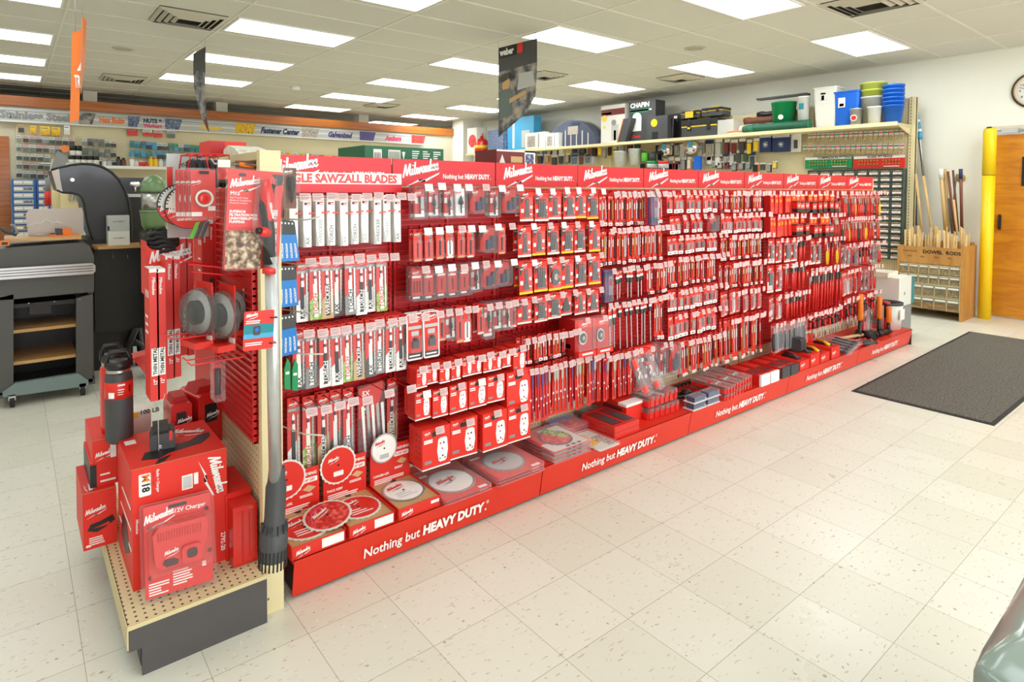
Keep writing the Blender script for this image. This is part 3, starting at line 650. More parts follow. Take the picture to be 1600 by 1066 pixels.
def P_holesaw_box(s, w=.075, h=.10, d=.062):
    b = MB().box((-w/2, 0, -h), (w/2, d, 0), 'red_box')
    b.box((-w/2, -.0005, -h), (w/2, d, -h+.006), 'white').rbox((-w*.15, -.0006, -h*.20-.002), (w*.15, 0, -h*.10), .003, 'y', 'black')
    logo_on(b, -w*.42, -.0008, -h*.13, .010)
    for i in range(2): b.box((-w*.44, -.0006, -h*.30-i*.009), (-w*.14, 0, -h*.26-i*.009), 'white')
    b.box((-w*.42, -.0006, -h*.86), (-w*.18, 0, -h*.78), 'grey')
    l = MB().prism([(w*.06, -h*.32), (w*.14, -h*.28), (w*.32, -h*.28), (w*.38, -h*.32), (w*.41, -h*.6), (w*.36, -h*.84), (w*.30, -h*.88), (w*.12, -h*.88), (w*.07, -h*.84), (w*.02, -h*.6)], 'y', -.0012, -.0006, 'white')
    for (dx, dz, m) in ((.14, .42, 'red'), (.26, .42, 'navy'), (.2, .56, 'pink'), (.22, .74, 'maroon'), (.12, .8, 'grey'), (.3, .8, 'grey')): l.disc((w*dx, -.0016, -h*dz), w*.032, 'y', m, 8)
    # perforated window on the left side
    for i in range(5):
        for j in range(2): b.box((-w/2-.0006, d*.25+j*d*.3, -h*.2-i*h*.14), (-w/2, d*.38+j*d*.3, -h*.14-i*h*.14), 'red_dark')
    return [('hole_saw_box', b), ('size_label', l)]
def P_long_bit(s, h=.17, w=.026):
    b = MB().box((-w/2, 0, -h), (w/2, .002, 0), 'red_card'); hang_hole(b, 0, w=.009); logo_on(b, -w*.40, -.0006, -.024, .006)
    b.box((-w/2, -.006, -h), (w/2, 0, -h+.016), 'white' if s % 3 else 'charcoal').box((-w*.3, -.0066, -h+.004), (w*.2, -.006, -h+.010), 'red')
    b.box((-w*.4, -.0006, -h*.5), (-w*.1, 0, -h*.3), 'offwhite')
    t = bit_mb(h*.62, .0042, -h*.20, -.004, ['galvanised', 'galvanised', 'dark_metal', 'gold'][s % 4], x=w*.18)
    return [('long_drill_bit_pack', b), ('drill_bit', t)]
def P_sds(s, h=.17, w=.034):
    b = MB().prism([(-w/2, 0), (w/2, 0), (w/2, -.05), (w*.3, -.085), (-w*.3, -.085), (-w/2, -.05)], 'y', -.003, .003, 'black')
    b.box((-w*.42, -.0038, -.052), (w*.42, -.003, -.012), 'red_card').box((-w*.42, -.0042, -.058), (w*.42, -.003, -.046), 'white'); logo_on(b, -w*.36, -.0045, -.030, .008)
    return [('masonry_bit_pack', b), ('drill_bit', bit_mb(h-.06, .0045, -.06, -.0, 'galvanised'))]
def P_spade(s, h=.17, w=.030):
    b = MB().box((-w/2, 0, -h), (w/2, .002, 0), 'red_card'); hang_hole(b, 0, w=.009); logo_on(b, -w*.4, -.0006, -.024, .006)
    m = ['grey', 'purple', 'steel', 'steel', 'gold'][s % 5]; hw = .005+.0014*(s % 4)
    t = MB().cyl((0, -.004, -h*.38), (0, -.004, -h*.94), .0022, m, 6).prism([(-.002, -h*.40), (-hw, -h*.34), (-hw, -h*.18), (0, -h*.12), (hw, -h*.18), (hw, -h*.34), (.002, -h*.40)], 'y', -.006, -.003, m)
    b.box((-w*.4, -.0006, -h*.62), (-w*.1, 0, -h*.58), 'white').box((w*.1, -.0006, -h*.75), (w*.4, 0, -h*.71), 'white')
    return [('spade_bit_pack', b), ('spade_bit', t)]
def P_small_card(s, w=.05, h=.10):
    b = MB().box((-w/2, 0, -h), (w/2, .002, 0), 'red_card'); hang_hole(b, 0); logo_on(b, -w*.4, -.0006, -.026, .010)
    b.box((-w/2, -.004, -h), (w/2, 0, -h+.018), 'white').box((-w*.3, -.0046, -h+.005), (w*.2, -.004, -h+.011), 'grey')
    b.box((-w*.3, -.0006, -h*.5), (w*.1, 0, -h*.46), 'white')
    t = MB(); m = ['dark_metal', 'steel', 'galvanised', 'charcoal'][s % 4]
    for k in range(1+s % 3): t.box((-.012+k*.010, -.008, -h*.78), (-.006+k*.010, -.002, -h*.45), m)
    return [('driver_bit_pack', b), ('driver_bit', t), ('blister', shell(w*.8, h*.45, .012, -h*.38, r=.004))]
def P_deep_pouch(s, w=.052, h=.13):
    b = MB().box((-w/2, 0, -h), (w/2, .05, 0), 'red_dark').box((-w/2, -.001, -h), (w/2, 0, 0), 'red_card'); logo_on(b, -w*.4, -.0016, -.024, .009)
    for k in range(2): b.prism([(-w*.25+k*.014, -.040), (-w*.25+k*.014+.006, -.040), (-w*.25+k*.014+.012, -.050), (-w*.25+k*.014+.006, -.060), (-w*.25+k*.014, -.060), (-w*.25+k*.014+.006, -.050)], 'y', -.0018, -.001, 'yellow')
    b.box((-w/2, -.0016, -h), (w/2, -.001, -h*.72), 'red')
    return [('tool_pouch_pack', b)]
def P_tape(s, w=.075, h=.145):
    b = MB().box((-w/2, 0, -h*.75), (w/2, .002, 0), 'red_card'); hang_hole(b, 0); b.box((-w*.4, -.0006, -.028), (w*.4, 0, -.016), 'yellow' if s % 3 == 0 else 'white')
    for k in range(2): b.prism([(-.016+k*.016, -.034), (-.008+k*.016, -.034), (-.001+k*.016, -.044), (-.008+k*.016, -.054), (-.016+k*.016, -.054), (-.009+k*.016, -.044)], 'y', -.001, 0, 'yellow')
    t = MB().rbox((-w*.44, -.038, -h), (w*.40, -.002, -h*.46), .014, 'y', 'red_plastic').rbox((-w*.48, -.040, -h-.004), (w*.46, -.001, -h*.84), .006, 'y', 'black').box((-w*.42, -.039, -h*.54), (w*.2, -.001, -h*.47), 'black'); logo_on(t, -w*.3, -.0386, -h*.74, .014)
    t.box((w*.40, -.03, -h*.99), (w*.62, -.008, -h*.97), 'yellow')
    return [('tape_measure_pack', b), ('tape_measure', t)]
def P_pliers(s, w=.048, h=.20):
    b = MB().box((-w/2, 0, -h*.45), (w/2, .002, 0), 'red_card'); hang_hole(b, 0); logo_on(b, -w*.4, -.0006, -.026, .010); b.box((-w*.4, -.0006, -.045), (w*.1, 0, -.038), 'white')
    m = ['steel', 'galvanised', 'chrome'][s % 3]; hc = ['red_plastic', 'red_plastic', 'charcoal', 'red_plastic', 'red_plastic', 'yellow', 'red_plastic'][s % 7]
    t = MB().prism([(-.009, -h*.46), (-.010, -h*.36), (-.002, -h*.16), (.002, -h*.16), (.010, -h*.36), (.009, -h*.46)], 'y', -.012, -.003, m).disc((0, -.008, -h*.44), .010, 'y', m, 12, .012)
    hh = MB()
    for sg in (-1, 1): hh.tube([(sg*.004, -.008, -h*.46), (sg*.014, -.008, -h*.58), (sg*.015, -.008, -h*.8), (sg*.010, -.008, -h)], [.004, .006, .006, .004], hc, 6)
    return [('pliers_pack', b), ('pliers_jaws', t), ('pliers_handles', hh)]
def P_driver(s, w=.036, h=.22):
    b = MB().box((-w/2, 0, -h*.28), (w/2, .002, 0), 'red_card'); hang_hole(b, 0, w=.01); logo_on(b, -w*.42, -.0006, -.024, .008); b.box((-w*.4, -.0006, -.05), (w*.4, 0, -.034), 'white')
    r = random.Random(s); c = ['red_plastic', 'black', 'red_plastic', 'charcoal'][s % 4]
    t = MB().lathe([(.005, 0), (.010, -.006), (.011, -.03), (.008, -.045), (.011, -.07), (.007, -.085)], c, 8, c=(0, -.014, -h*.22)).lathe([(.0112, -.03), (.0112, -.012)], 'black' if c != 'black' else 'red_plastic', 8, c=(0, -.014, -h*.22))
    return [('screwdriver_pack', b), ('handle', t), ('shaft', MB().cyl((0, -.014, -h*.22-.08), (0, -.014, -h), .0032, 'steel', 6))]
def P_long_red(s, w=.034, h=.26):
    b = MB().box((-w/2, 0, -h*.3), (w/2, .002, 0), 'white' if s % 2 else 'red_card'); hang_hole(b, 0, w=.01); logo_on(b, -w*.42, -.0006, -.026, .008, 'red' if s % 2 else 'white')
    t = MB().tube([(0, -.010, -h*.26), (0, -.012, -h*.5), (0, -.010, -h)], [.009, .010, .007], 'red_plastic', 8).box((-.009, -.019, -h*.36), (.009, -.003, -h*.18), 'charcoal' if s % 3 else 'steel')
    return [('utility_knife_pack', b), ('knife', t)]
def P_snips(s, w=.055, h=.22):
    b = MB().box((-w/2, 0, -h*.5), (w/2, .002, 0), 'red_card'); hang_hole(b, 0); logo_on(b, -w*.4, -.0006, -.03, .012)
    t = MB().prism([(-.006, -h*.1), (.004, -h*.1), (.012, -h*.36), (-.012, -h*.36)], 'y', -.012, -.003, 'galvanised')
    hh = MB()
    for sg in (-1, 1): hh.tube([(sg*.004, -.008, -h*.34), (sg*.018, -.009, -h*.55), (sg*.018, -.009, -h*.8), (sg*.010, -.008, -h)], [.006, .010, .010, .006], 'black', 7)
    return [('snips_pack', b), ('jaws', t), ('grips', hh), ('blister', shell(w*1.05, h*.96, .028, -.02, r=.01))]
def P_case(s, w=.16, h=.17):
    b = MB().box((-w/2, 0, -h), (w/2, .018, 0), 'red_plastic').box((-w/2, -.001, -.03), (w/2, 0, 0), 'red_card'); logo_on(b, -w*.3, -.0016, -.022, .012)
    t = MB()
    for k in range(4):
        t.rbox((-w*.44+k*w*.225, -.010, -h*.93), (-w*.26+k*w*.225, 0, -h*.22), .006, 'y', 'maroon')
        for j in range(3): t.cyl((-w*.35+k*w*.225, -.012, -h*.34-j*h*.2), (-w*.35+k*w*.225, -.012, -h*.26-j*h*.2), .009, ['steel', 'white', 'dark_metal'][(j+k+s) % 3], 8)
    return [('socket_set_case', b), ('sockets', t), ('clear_lid', shell(w*.98, h*.8, .022, -h*.19))]
def P_vac_box(s, w=.13, h=.16):
    b = MB().box((-w/2, 0, -h), (w/2, .09, 0), 'red_dark').box((-w/2, -.03, -h), (w/2, .09, -h*.86), 'red_box').box((-w/2, -.001, -.04), (w/2, 0, 0), 'red_card'); logo_on(b, -w*.1, -.0016, -.03, .014)
    b.box((-w*.3, -.031, -h*.95), (w*.3, -.03, -h*.9), 'white')
    t = MB().disc((-w*.12, -.006, -h*.5), .030, 'y', 'galvanised', 20, .012); t.disc((-w*.12, -.013, -h*.5), .022, 'y', 'charcoal', 18, .004); t.disc((-w*.12, -.016, -h*.5), .010, 'y', 'steel', 10, .004)
    return [('cup_brush_pack', b), ('cup_brush', t), ('blister', shell(w, h*.84, .03, -.0, 'clear'))]
def P_blue_sleeve(s, w=.022, h=.155):
    b = MB().prism([(-w/2, -.060), (-w/2, -.008), (-w*.2, 0), (w*.2, 0), (w/2, -.008), (w/2, -.060)], 'y', 0, .002, 'charcoal').disc((0, -.001, -.012), .004, 'y', 'offwhite', 8)
    b.box((-w/2, -.003, -h), (w/2, .022, -.055), 'cyan_blue'); b.put(txt('HACKSAW', .008, .03), 'white', Matrix.Translation((.004, -.0036, -h+.012)) @ Matrix.Rotation(-PI/2, 4, 'Y'))
    b.box((-w/2-.0005, .0, -h), (-w/2, .022, -.055), 'charcoal')
    return [('blue_blade_pack', b)]
def P_green_tool(s, w=.022, h=.12):
    b = MB().prism([(-w/2, -.04), (0, 0), (w/2, -.02), (w/2, -h), (-w/2, -h*.95)], 'y', 0, .01, 'green').box((-w*.3, -.001, -h*.5), (w*.3, 0, -h*.42), 'white')
    return [('green_tool_pack', b)]
def P_white_framed(s, w=.085, h=.21):
    b = MB().rbox((-w/2, 0, -h), (w/2, .003, 0), .01, 'y', 'white').box((-w*.42, -.001, -h*.96), (w*.42, 0, -h*.03), 'red_card').box((-w*.42, -.0014, -h*.96), (w*.42, 0, -h*.84), 'charcoal')
    logo_on(b, -w*.26, -.0016, -h*.15, .018); b.box((-w*.40, -.0016, -h*.34), (w*.40, 0, -h*.27), 'light_grey').box((-w*.22, -.0018, -h*.48), (w*.22, 0, -h*.38), 'light_grey').box((-w*.36, -.002, -h*.92), (w*.3, 0, -h*.89), 'white')
    return [('grinder_accessory_pack', b), ('adapter', MB().box((-.016, -.012, -h*.74), (.016, -.001, -h*.58), 'charcoal').cyl((0, -.008, -h*.58), (0, -.008, -h*.52), .010, 'black', 10)), ('blister', shell(w*.6, h*.36, .018, -h*.47))]
def P_purple_pouch(s, w=.075, h=.16):
    b = MB().box((-w/2, .0, -h), (w/2, .012, 0), 'purple').box((-w*.5, -.002, -h*.78), (w*.5, 0, -h*.22), 'red_card').box((w*.1, -.003, -h*.8), (w*.48, 0, -h*.2), 'white').box((w*.12, -.004, -h*.5), (w*.46, 0, -h*.3), 'red')
    t = MB()
    for k in range(6): t.cyl((-w*.42+k*w*.16, -.004, -h*.98), (-w*.42+k*w*.16, -.004, -.01), .0035, 'purple' if k % 2 else 'navy', 5)
    return [('hammer_drill_bit_set', b), ('drill_bit', t), ('blister', shell(w, h, .012, 0))]
LOOK = {'white_sleeve': (P_white_sleeve, 'white sleeved saw blade box', 'blade pack'), 'blade_card': (P_blade_card, 'red carded reciprocating blade', 'blade pack'), 'big_blade': (P_big_blade_pack, 'wide clear pack of blades', 'blade pack'),
 'clam': (P_clam_bit, 'clear clamshell with drill bit', 'drill bit pack'), 'bit': (P_bit_card, 'narrow red drill bit card', 'drill bit pack'), 'triple': (P_triple_bits, 'smoky clamshell of drill bits', 'drill bit pack'),
 'omt': (P_omt, 'red card with oscillating blade', 'oscillating blade pack'), 'hsbox': (P_holesaw_box, 'small red hole saw box', 'hole saw box'), 'hsbox_big': (lambda s: P_holesaw_box(s, .098, .145, .075), 'tall red hole saw box', 'hole saw box'), 'hsbox_mid': (lambda s: P_holesaw_box(s, .085, .125, .07), 'red hole saw box', 'hole saw box'),
 'hsbox_huge': (lambda s: P_holesaw_box(s, .122, .185, .085), 'big red hole saw box', 'hole saw box'),
 'long': (P_long_bit, 'slim red spiral bit pack', 'drill bit pack'), 'sds': (P_sds, 'black-topped masonry bit', 'masonry bit pack'), 'spade': (P_spade, 'red card with spade bit', 'spade bit pack'), 'small': (P_small_card, 'short red driver bit card', 'driver bit pack'),
 'deep': (P_deep_pouch, 'dark red boxed pouch pack', 'pouch pack'), 'tape': (P_tape, 'red and black tape measure', 'tape measure'), 'pliers': (P_pliers, 'pair of carded pliers', 'pliers pack'), 'driver': (P_driver, 'carded screwdriver', 'screwdriver pack'),
 'knife': (P_long_red, 'long red-handled tool pack', 'knife pack'), 'snips': (P_snips, 'snips in clear shell', 'snips pack'), 'case': (P_case, 'red socket set case', 'socket set'), 'cup': (P_vac_box, 'red cup brush box with window', 'cup brush pack'),
 'blue': (P_blue_sleeve, 'blue and grey blade sleeve', 'blade pack'), 'greent': (P_green_tool, 'small green hanging tool pack', 'tool pack'), 'framed': (P_white_framed, 'white-edged red accessory card', 'accessory pack'), 'purple': (P_purple_pouch, 'purple and red bit set', 'drill bit set')}
_pd = {}
def proto(kind, s, merged):
    k = (kind, s, merged)
    if k not in _pd:
        parts = LOOK[kind][0](s)
        if merged:
            a = parts[0][1]
            for n, q in parts[1:]: a.merge(q)
            parts = [(parts[0][0], a)]
        _pd[k] = [(n, q.data(n)) for n, q in parts]
    return _pd[k]
def product(kind, s, loc, label, group=None, rz=0, rx=0, ry=0, merged=False):
    p = proto(kind, s, merged)
    r = bpy.data.objects.new(p[0][0], p[0][1]); C.objects.link(r); r.location = loc; r.rotation_euler = (rx, ry, rz)
    tag(r, label, LOOK[kind][2], group)
    for n, d in p[1:]:
        c = bpy.data.objects.new(n, d); C.objects.link(c); c.parent = r
    return r

o = empty('section_sign', (.03, .165, 1.484), 'white and red SAWZALL BLADES sign box under the first header', 'sign'); x1_ = .603
MB().box((0, 0, 0), (x1_, .075, .036), 'red_header').box((0, 0, .036), (x1_, .075, .084), 'white').build('sign_box', o)
g_ = txt('SINGLE SAWZALL BLADES', .034, .045); MB().merge(MB().put(g_, 'red'), Matrix.Diagonal((.548/g_[2], 1, 1, 1))).build('lettering', o, (.032, -.0008, .043))
# ================================================================ PLANOGRAM OF THE RED WALL
WD = {'white_sleeve': .047, 'blade_card': .055, 'big_blade': .14, 'clam': .066, 'bit': .048, 'triple': .073, 'omt': .0965, 'long': .031, 'sds': .040, 'spade': .034, 'small': .055, 'deep': .058, 'tape': .084,
      'pliers': .050, 'driver': .039, 'knife': .040, 'snips': .060, 'case': .17, 'cup': .15, 'framed': .09, 'purple': .085, 'hs_s': .060, 'hs_m': .086, 'hs_l': .108, 'hs_x': .152, 'gap': .05, 'clamw': .105}
def hs(w, h, d): return lambda s: P_holesaw_box(s, w, h, d)
LOOK['hs_s'] = (hs(.056, .088, .05), 'little red hole saw box', 'hole saw box'); LOOK['hs_m'] = (hs(.082, .125, .06), 'small red hole saw box', 'hole saw box')
LOOK['hs_l'] = (hs(.104, .130, .07), 'wide red hole saw box', 'hole saw box'); LOOK['hs_x'] = (hs(.148, .180, .08), 'big red hole saw box', 'hole saw box')
def P_clamw(s):
    b = MB().box((-.045, -.002, -.12), (.045, 0, -.004), 'red_card'); hang_hole(b, -.002, -.012); logo_on(b, -.03, -.0026, -.034, .012)
    b.prism([(-.043, -.03), (-.02, -.03), (-.038, -.06), (-.043, -.06)], 'y', -.0026, -.002, 'charcoal')
    return [('accessory_pack', b), ('drill_bit', MB().box((-.012, -.018, -.115), (.012, -.004, -.07), 'navy').box((.016, -.018, -.11), (.036, -.004, -.05), 'charcoal')), ('blister', shell(.1, .13, .03, 0, 'smoke', r=.016))]
LOOK['clamw'] = (P_clamw, 'wide clear clamshell pack', 'accessory pack')
def sz(kind, f, h):   # a kind with a fixed size under its own name
    nm = kind+'_%d' % int(h*1000)
    if nm not in LOOK:
        fn = f; LOOK[nm] = (lambda s, fn=fn, h=h: fn(s, h=h), LOOK[kind][1], LOOK[kind][2]); WD[nm] = WD[kind]
    return nm
NUMW = 'one two three four five six seven eight nine'.split()
rr = random.Random(11)
HT = {'blade_card': .25, 'clam': .145, 'bit': .145, 'triple': .15, 'omt': .132, 'long': .17, 'sds': .17, 'spade': .17, 'small': .10, 'deep': .13, 'tape': .15, 'pliers': .20, 'driver': .22, 'knife': .26, 'snips': .22, 'clamw': .13, 'case': .17, 'cup': .16, 'purple': .16}
ROWS = []
def row(*a, **k): ROWS.append((a, k))
def do_row(sec, rn, z, kinds, x0=.035, x1=.60, yf=.085, L=.243, tags=None, behind=0, tagw=.034, rxj=.05, zj=.0, hookit=True, avail=None):
    """one row of hooks with the packs hanging on them; kinds is the list from left to right"""
    flat = [(k if isinstance(k, tuple) else (k, None)) for k in kinds]
    tot = sum(WD[k[0]] for k in flat); sc = (x1-x0)/tot; x = GX0+GW*(sec-1)+x0; n = 0; cnt = {}
    for k, sv in flat:
        wd = WD[k]*sc; cx = x+wd/2; x += wd
        if k == 'gap': continue
        s = sv if sv is not None else rr.randrange(6); n += 1
        look = LOOK[k][1]
        y = yf+rr.uniform(-.012, .012); zz = z+rr.uniform(-.004, .004)-zj*n
        lab = '%s, %s in row %s under the %s header' % (look, od(n-1), NUMW[rn-1], od(sec-1))
        grp = 'packs hanging in row %s under the %s header' % (NUMW[rn-1], od(sec-1))
        h0 = int(k.split('_')[-1])/1000 if k.split('_')[-1].isdigit() else HT.get(k)
        sc_z = max(.85, min(1.55, avail/h0)) if (avail and h0 and sec > 2) else 1
        ob = product(k, s, (cx, y, zz), lab, grp, rx=rr.uniform(-rxj, rxj*.3), rz=rr.uniform(-.06, .06), merged=(sec > 6)); ob.scale = (1, 1, sc_z)
        for q in range(behind):
            if y+.03*(q+1) < .20:
                product(k, s, (cx+rr.uniform(-.002, .002), y+.034*(q+1), zz), '%s, %s back on hook %s, row %s, %s header' % (look, od(q+1), NUMW[n-1] if n < 10 else str(n), NUMW[rn-1], od(sec-1)), grp, merged=True)
        if hookit:
            tk = tags if isinstance(tags, str) else (tags[(n-1) % len(tags)] if tags else ('paper' if rr.random() < .45-.05*sec else 'clear_tag'))
            hook(cx, zz-.006, L+rr.uniform(-.01, .01), 'red display hook with price tag, %s in row %s under the %s header' % (od(n-1), NUMW[rn-1], od(sec-1)), 'display hooks in row %s under the %s header' % (NUMW[rn-1], od(sec-1)), tk, min(tagw, wd*.85), far=(sec > 5))
def rep(k, n, a=None): return [(k, (a+i) % 12 if a is not None else None) for i in range(n)]
# --- section 1
row(1, 1, 1.470, [('white_sleeve', i) for i in range(10)], x0=.075, x1=.60, yf=.115, tags='clear_tag', behind=1, tagw=.044, rxj=.02)
row(1, 2, 1.222, [('blade_card', i) for i in range(8)]+['gap']*2, x0=.10, x1=.60, yf=.10, behind=2, tagw=.046, tags='clear_tag')
row(1, 3, .945, [('blade_card', i+3) for i in range(10)], x0=.09, x1=.60, yf=.10, behind=2, tagw=.046, tags='clear_tag')
row(1, 4, .640, [(sz('blade_card', P_blade_card, .32), i) for i in range(5)]+[('big_blade', 0), (sz('blade_card', P_blade_card, .29), 2)], x0=.09, x1=.60, yf=.172, behind=1, rxj=.01, tagw=.046, tags='clear_tag')
# --- section 2
row(2, 1, 1.512, [('clam', 0), ('clam', 1), ('clam', 2), ('clam', 3), ('clamw', 0), ('clam', 5), ('clamw', 1)], x0=.0, x1=.62, yf=.07, tags=['paper', 'paper', 'paper', 'paper', 'clear_tag'], behind=1, tagw=.04)
row(2, 2, 1.322, [('bit', 0), ('bit', 1), ('bit', 2), ('bit', 3), ('bit', 4), ('bit', 5), ('clamw', 2), ('bit', 2)], x0=.01, x1=.55, yf=.08, tags=['paper', 'paper', 'paper', 'clear_tag'], behind=1, tagw=.04)
row(2, 3, 1.150, [('triple', 0), ('triple', 1), ('triple', 3), ('triple', 5), ('triple', 1), ('clam', 2), ('clamw', 3), ('clamw', 4)], x0=.0, x1=.58, yf=.08, tags=['clear_tag', 'paper', 'paper', 'clear_tag', 'paper'], behind=1, tagw=.04)
row(2, 4, .950, [('framed', 0), ('framed', 1), ('bit', 2), ('clam', 1), (sz('bit', P_bit_card, .17), 4), (sz('bit', P_bit_card, .17), 3), 'gap', ('bit', 1), (sz('clam', P_clam_bit, .18), 2), ('clam', 0), ('clam', 1), ('bit', 5)], x0=-.02, x1=.62, yf=.07, tags='clear_tag', behind=1, tagw=.04)
row(2, 5, .715, [('hs_s', i) for i in range(9)]+[('hs_m', 1)], x0=-.01, x1=.64, yf=.03, tags='clear_tag', behind=1, tagw=.042, rxj=.02)
row(2, 6, .600, [('hs_m', 0), ('hs_m', 1), ('hs_l', 2), ('hs_l', 3), ('hs_l', 4), ('hs_x', 5)], x0=-.01, x1=.66, yf=.02, tags=['paper', 'clear_tag', 'clear_tag'], behind=1, tagw=.04, rxj=.02)
row(2, 7, .438, [('hs_x', i) for i in range(4)], x0=.0, x1=.66, yf=.0, tags='clear_tag', L=.27, behind=1, tagw=.045, rxj=.02)
# --- section 3
row(3, 1, 1.497, [('omt', 1), ('omt', 0), ('omt', 1), ('omt', 2), ('omt', 13), ('omt', 12)], x0=.02, x1=.62, yf=.08, tags='paper', behind=1)
row(3, 2, 1.322, [('omt', 1), ('omt', 13), ('omt', 3), ('omt', 9), ('omt', 15), ('omt', 7)], x0=.0, x1=.61, yf=.07, tags=['paper', 'clear_tag'], behind=1)
row(3, 3, 1.142, [('omt', 7), ('omt', 12), ('omt', 10), ('omt', 7), ('omt', 6), ('omt', 8)], x0=.0, x1=.60, yf=.06, tags=['paper', 'clear_tag', 'clear_tag'], behind=1)
row(3, 4, .955, [('omt', 1), ('omt', 3), ('omt', 3), ('omt', 5), ('omt', 1), ('omt', 2)], x0=.0, x1=.60, yf=.06, tags='clear_tag', behind=1)
row(3, 5, .745, [(sz('long', P_long_bit, .15), i) for i in range(11)], x0=.0, x1=.40, yf=.07, tags='clear_tag', tagw=.042)
row(3, 6, .585, [(sz('spade', P_spade, .19), 1) for i in range(6)]+[(sz('spade', P_spade, .19), 2+i % 2) for i in range(4)]+[(sz('spade', P_spade, .2), i) for i in range(8)], x0=.03, x1=.62, yf=.08, tags='clear_tag')
row(3, 5, .80, [('cup', 0), ('cup', 1)], x0=.36, x1=.64, yf=.02, L=.26, tags='clear_tag', behind=1)
# --- section 4
row(4, 1, 1.480, [(sz('long', P_long_bit, .165), i) for i in range(18)], x0=.02, x1=.60, yf=.09, tags='clear_tag')
row(4, 2, 1.275, [(sz('long', P_long_bit, .185), i+2) for i in range(18)], x0=.0, x1=.60, yf=.09, tags='clear_tag')
row(4, 3, 1.050, [('purple', 0)]+[('sds', i) for i in range(6)]+[(sz('long', P_long_bit, .17), i) for i in range(6)], x0=.0, x1=.60, yf=.05, tags='clear_tag')
row(4, 4, .850, [('sds', 0), ('sds', 1), ('sds', 2)]+[(sz('sds', P_sds, .26), i) for i in range(7)]+[(sz('long', P_long_bit, .2), i) for i in range(3)], x0=.0, x1=.60, yf=.06, tags='clear_tag')
row(4, 5, .555, [(sz('spade', P_spade, .21), i) for i in range(9)]+[('case', 0), ('clam', 1), ('clam', 2)], x0=.0, x1=.62, yf=.07, tags='clear_tag')
row(4, 1, 1.497, [('purple', 2)], x0=.36, x1=.46, yf=.02, tags='clear_tag')
# --- sections 5 and 6
S = sz
row(5, 1, 1.487, [('small', i) for i in range(9)], yf=.09, tags='clear_tag'); row(5, 2, 1.335, [('small', i+1) for i in range(5)]+[('clamw', 0)], yf=.09, tags='clear_tag')
row(5, 3, 1.205, [('small', i+2) for i in range(9)], yf=.09, tags='clear_tag'); row(5, 4, 1.070, [(S('long', P_long_bit, .15), i) for i in range(14)], yf=.09, tags='clear_tag')
row(5, 5, .865, [(S('small', P_small_card, .12), i) for i in range(10)], yf=.08, tags='clear_tag'); row(5, 6, .710, [(S('small', P_small_card, .13), i+1) for i in range(9)], yf=.08, tags='clear_tag')
row(5, 7, .530, [('clamw', 2)]+[(S('long', P_long_bit, .24), i) for i in range(12)], yf=.08, tags='clear_tag')
row(6, 1, 1.485, [(S('long', P_long_bit, .13), i) for i in range(15)], yf=.09, tags='clear_tag'); row(6, 2, 1.330, [(S('small', P_small_card, .12), i) for i in range(10)], yf=.09, tags='clear_tag')
row(6, 3, 1.180, [(S('long', P_long_bit, .15), i+1) for i in range(16)], yf=.09, tags='clear_tag'); row(6, 4, .99, [(S('long', P_long_bit, .17), i) for i in range(14)], yf=.09, tags='clear_tag')
row(6, 5, .79, [('bit', i) for i in range(10)], yf=.09, tags='clear_tag'); row(6, 6, .60, [(S('long', P_long_bit, .26), i) for i in range(15)], yf=.09, tags='clear_tag')
# --- sections 7 to 10
row(7, 1, 1.485, [('deep', i) for i in range(6)]+[('tape', i) for i in range(3)], yf=.06, tags='clear_tag'); row(7, 2, 1.31, [('deep', i) for i in range(6)]+[('tape', i) for i in range(3)], yf=.06, tags='clear_tag')
row(7, 3, 1.13, [('omt', 2), ('omt', 1), ('omt', 3), ('omt', 2), ('knife', 1), ('knife', 2), ('knife', 4)], yf=.06, tags='clear_tag'); row(7, 4, .93, [('omt', 3), ('omt', 1)]+[(S('knife', P_long_red, .22), i) for i in range(8)], yf=.06, tags='clear_tag')
row(7, 5, .70, [('bit', i) for i in range(4)]+[('knife', i) for i in range(7)], yf=.06, tags='clear_tag'); row(7, 6, .49, [(S('snips', P_snips, .24), i) for i in range(9)], yf=.04, tags='clear_tag')
row(8, 1, 1.485, [('tape', i) for i in range(5)]+[('driver', 1), ('driver', 2), ('pliers', 1)], yf=.05, tags='clear_tag'); row(8, 2, 1.30, [('tape', i+1) for i in range(4)]+[('pliers', i) for i in range(4)], yf=.05, tags='clear_tag')
row(8, 3, 1.10, [('omt', 2), ('omt', 3)]+[('pliers', 5), ('knife', 2), ('knife', 4), ('pliers', 5), ('knife', 0)], yf=.05, tags='clear_tag'); row(8, 4, .86, [(S('knife', P_long_red, .25), i) for i in range(12)], yf=.05, tags='clear_tag')
row(8, 5, .50, [('driver', i) for i in range(14)], yf=.04, tags='clear_tag')
row(9, 1, 1.485, [('pliers', i) for i in range(11)], yf=.06, tags='clear_tag'); row(9, 2, 1.26, [('pliers', i+2) for i in range(11)], yf=.06, tags='clear_tag')
row(9, 3, 1.03, [('clam', 1), ('omt', 2), ('clamw', 1)]+[('driver', i) for i in range(6)], yf=.05, tags='clear_tag'); row(9, 4, .80, [('bit', i) for i in range(6)]+['gap']*2+[('clam', 1), ('clam', 2)], yf=.05, tags='clear_tag')
row(9, 5, .55, [('driver', i) for i in range(6)]+[('omt', 1), ('driver', 2), ('driver', 3), ('driver', 1)], yf=.05, tags='clear_tag')
row(10, 1, 1.485, [('pliers', i+1) for i in range(5)], x1=.27, yf=.06, tags='clear_tag'); row(10, 2, 1.25, [('pliers', i+3) for i in range(5)], x1=.27, yf=.06, tags='clear_tag')
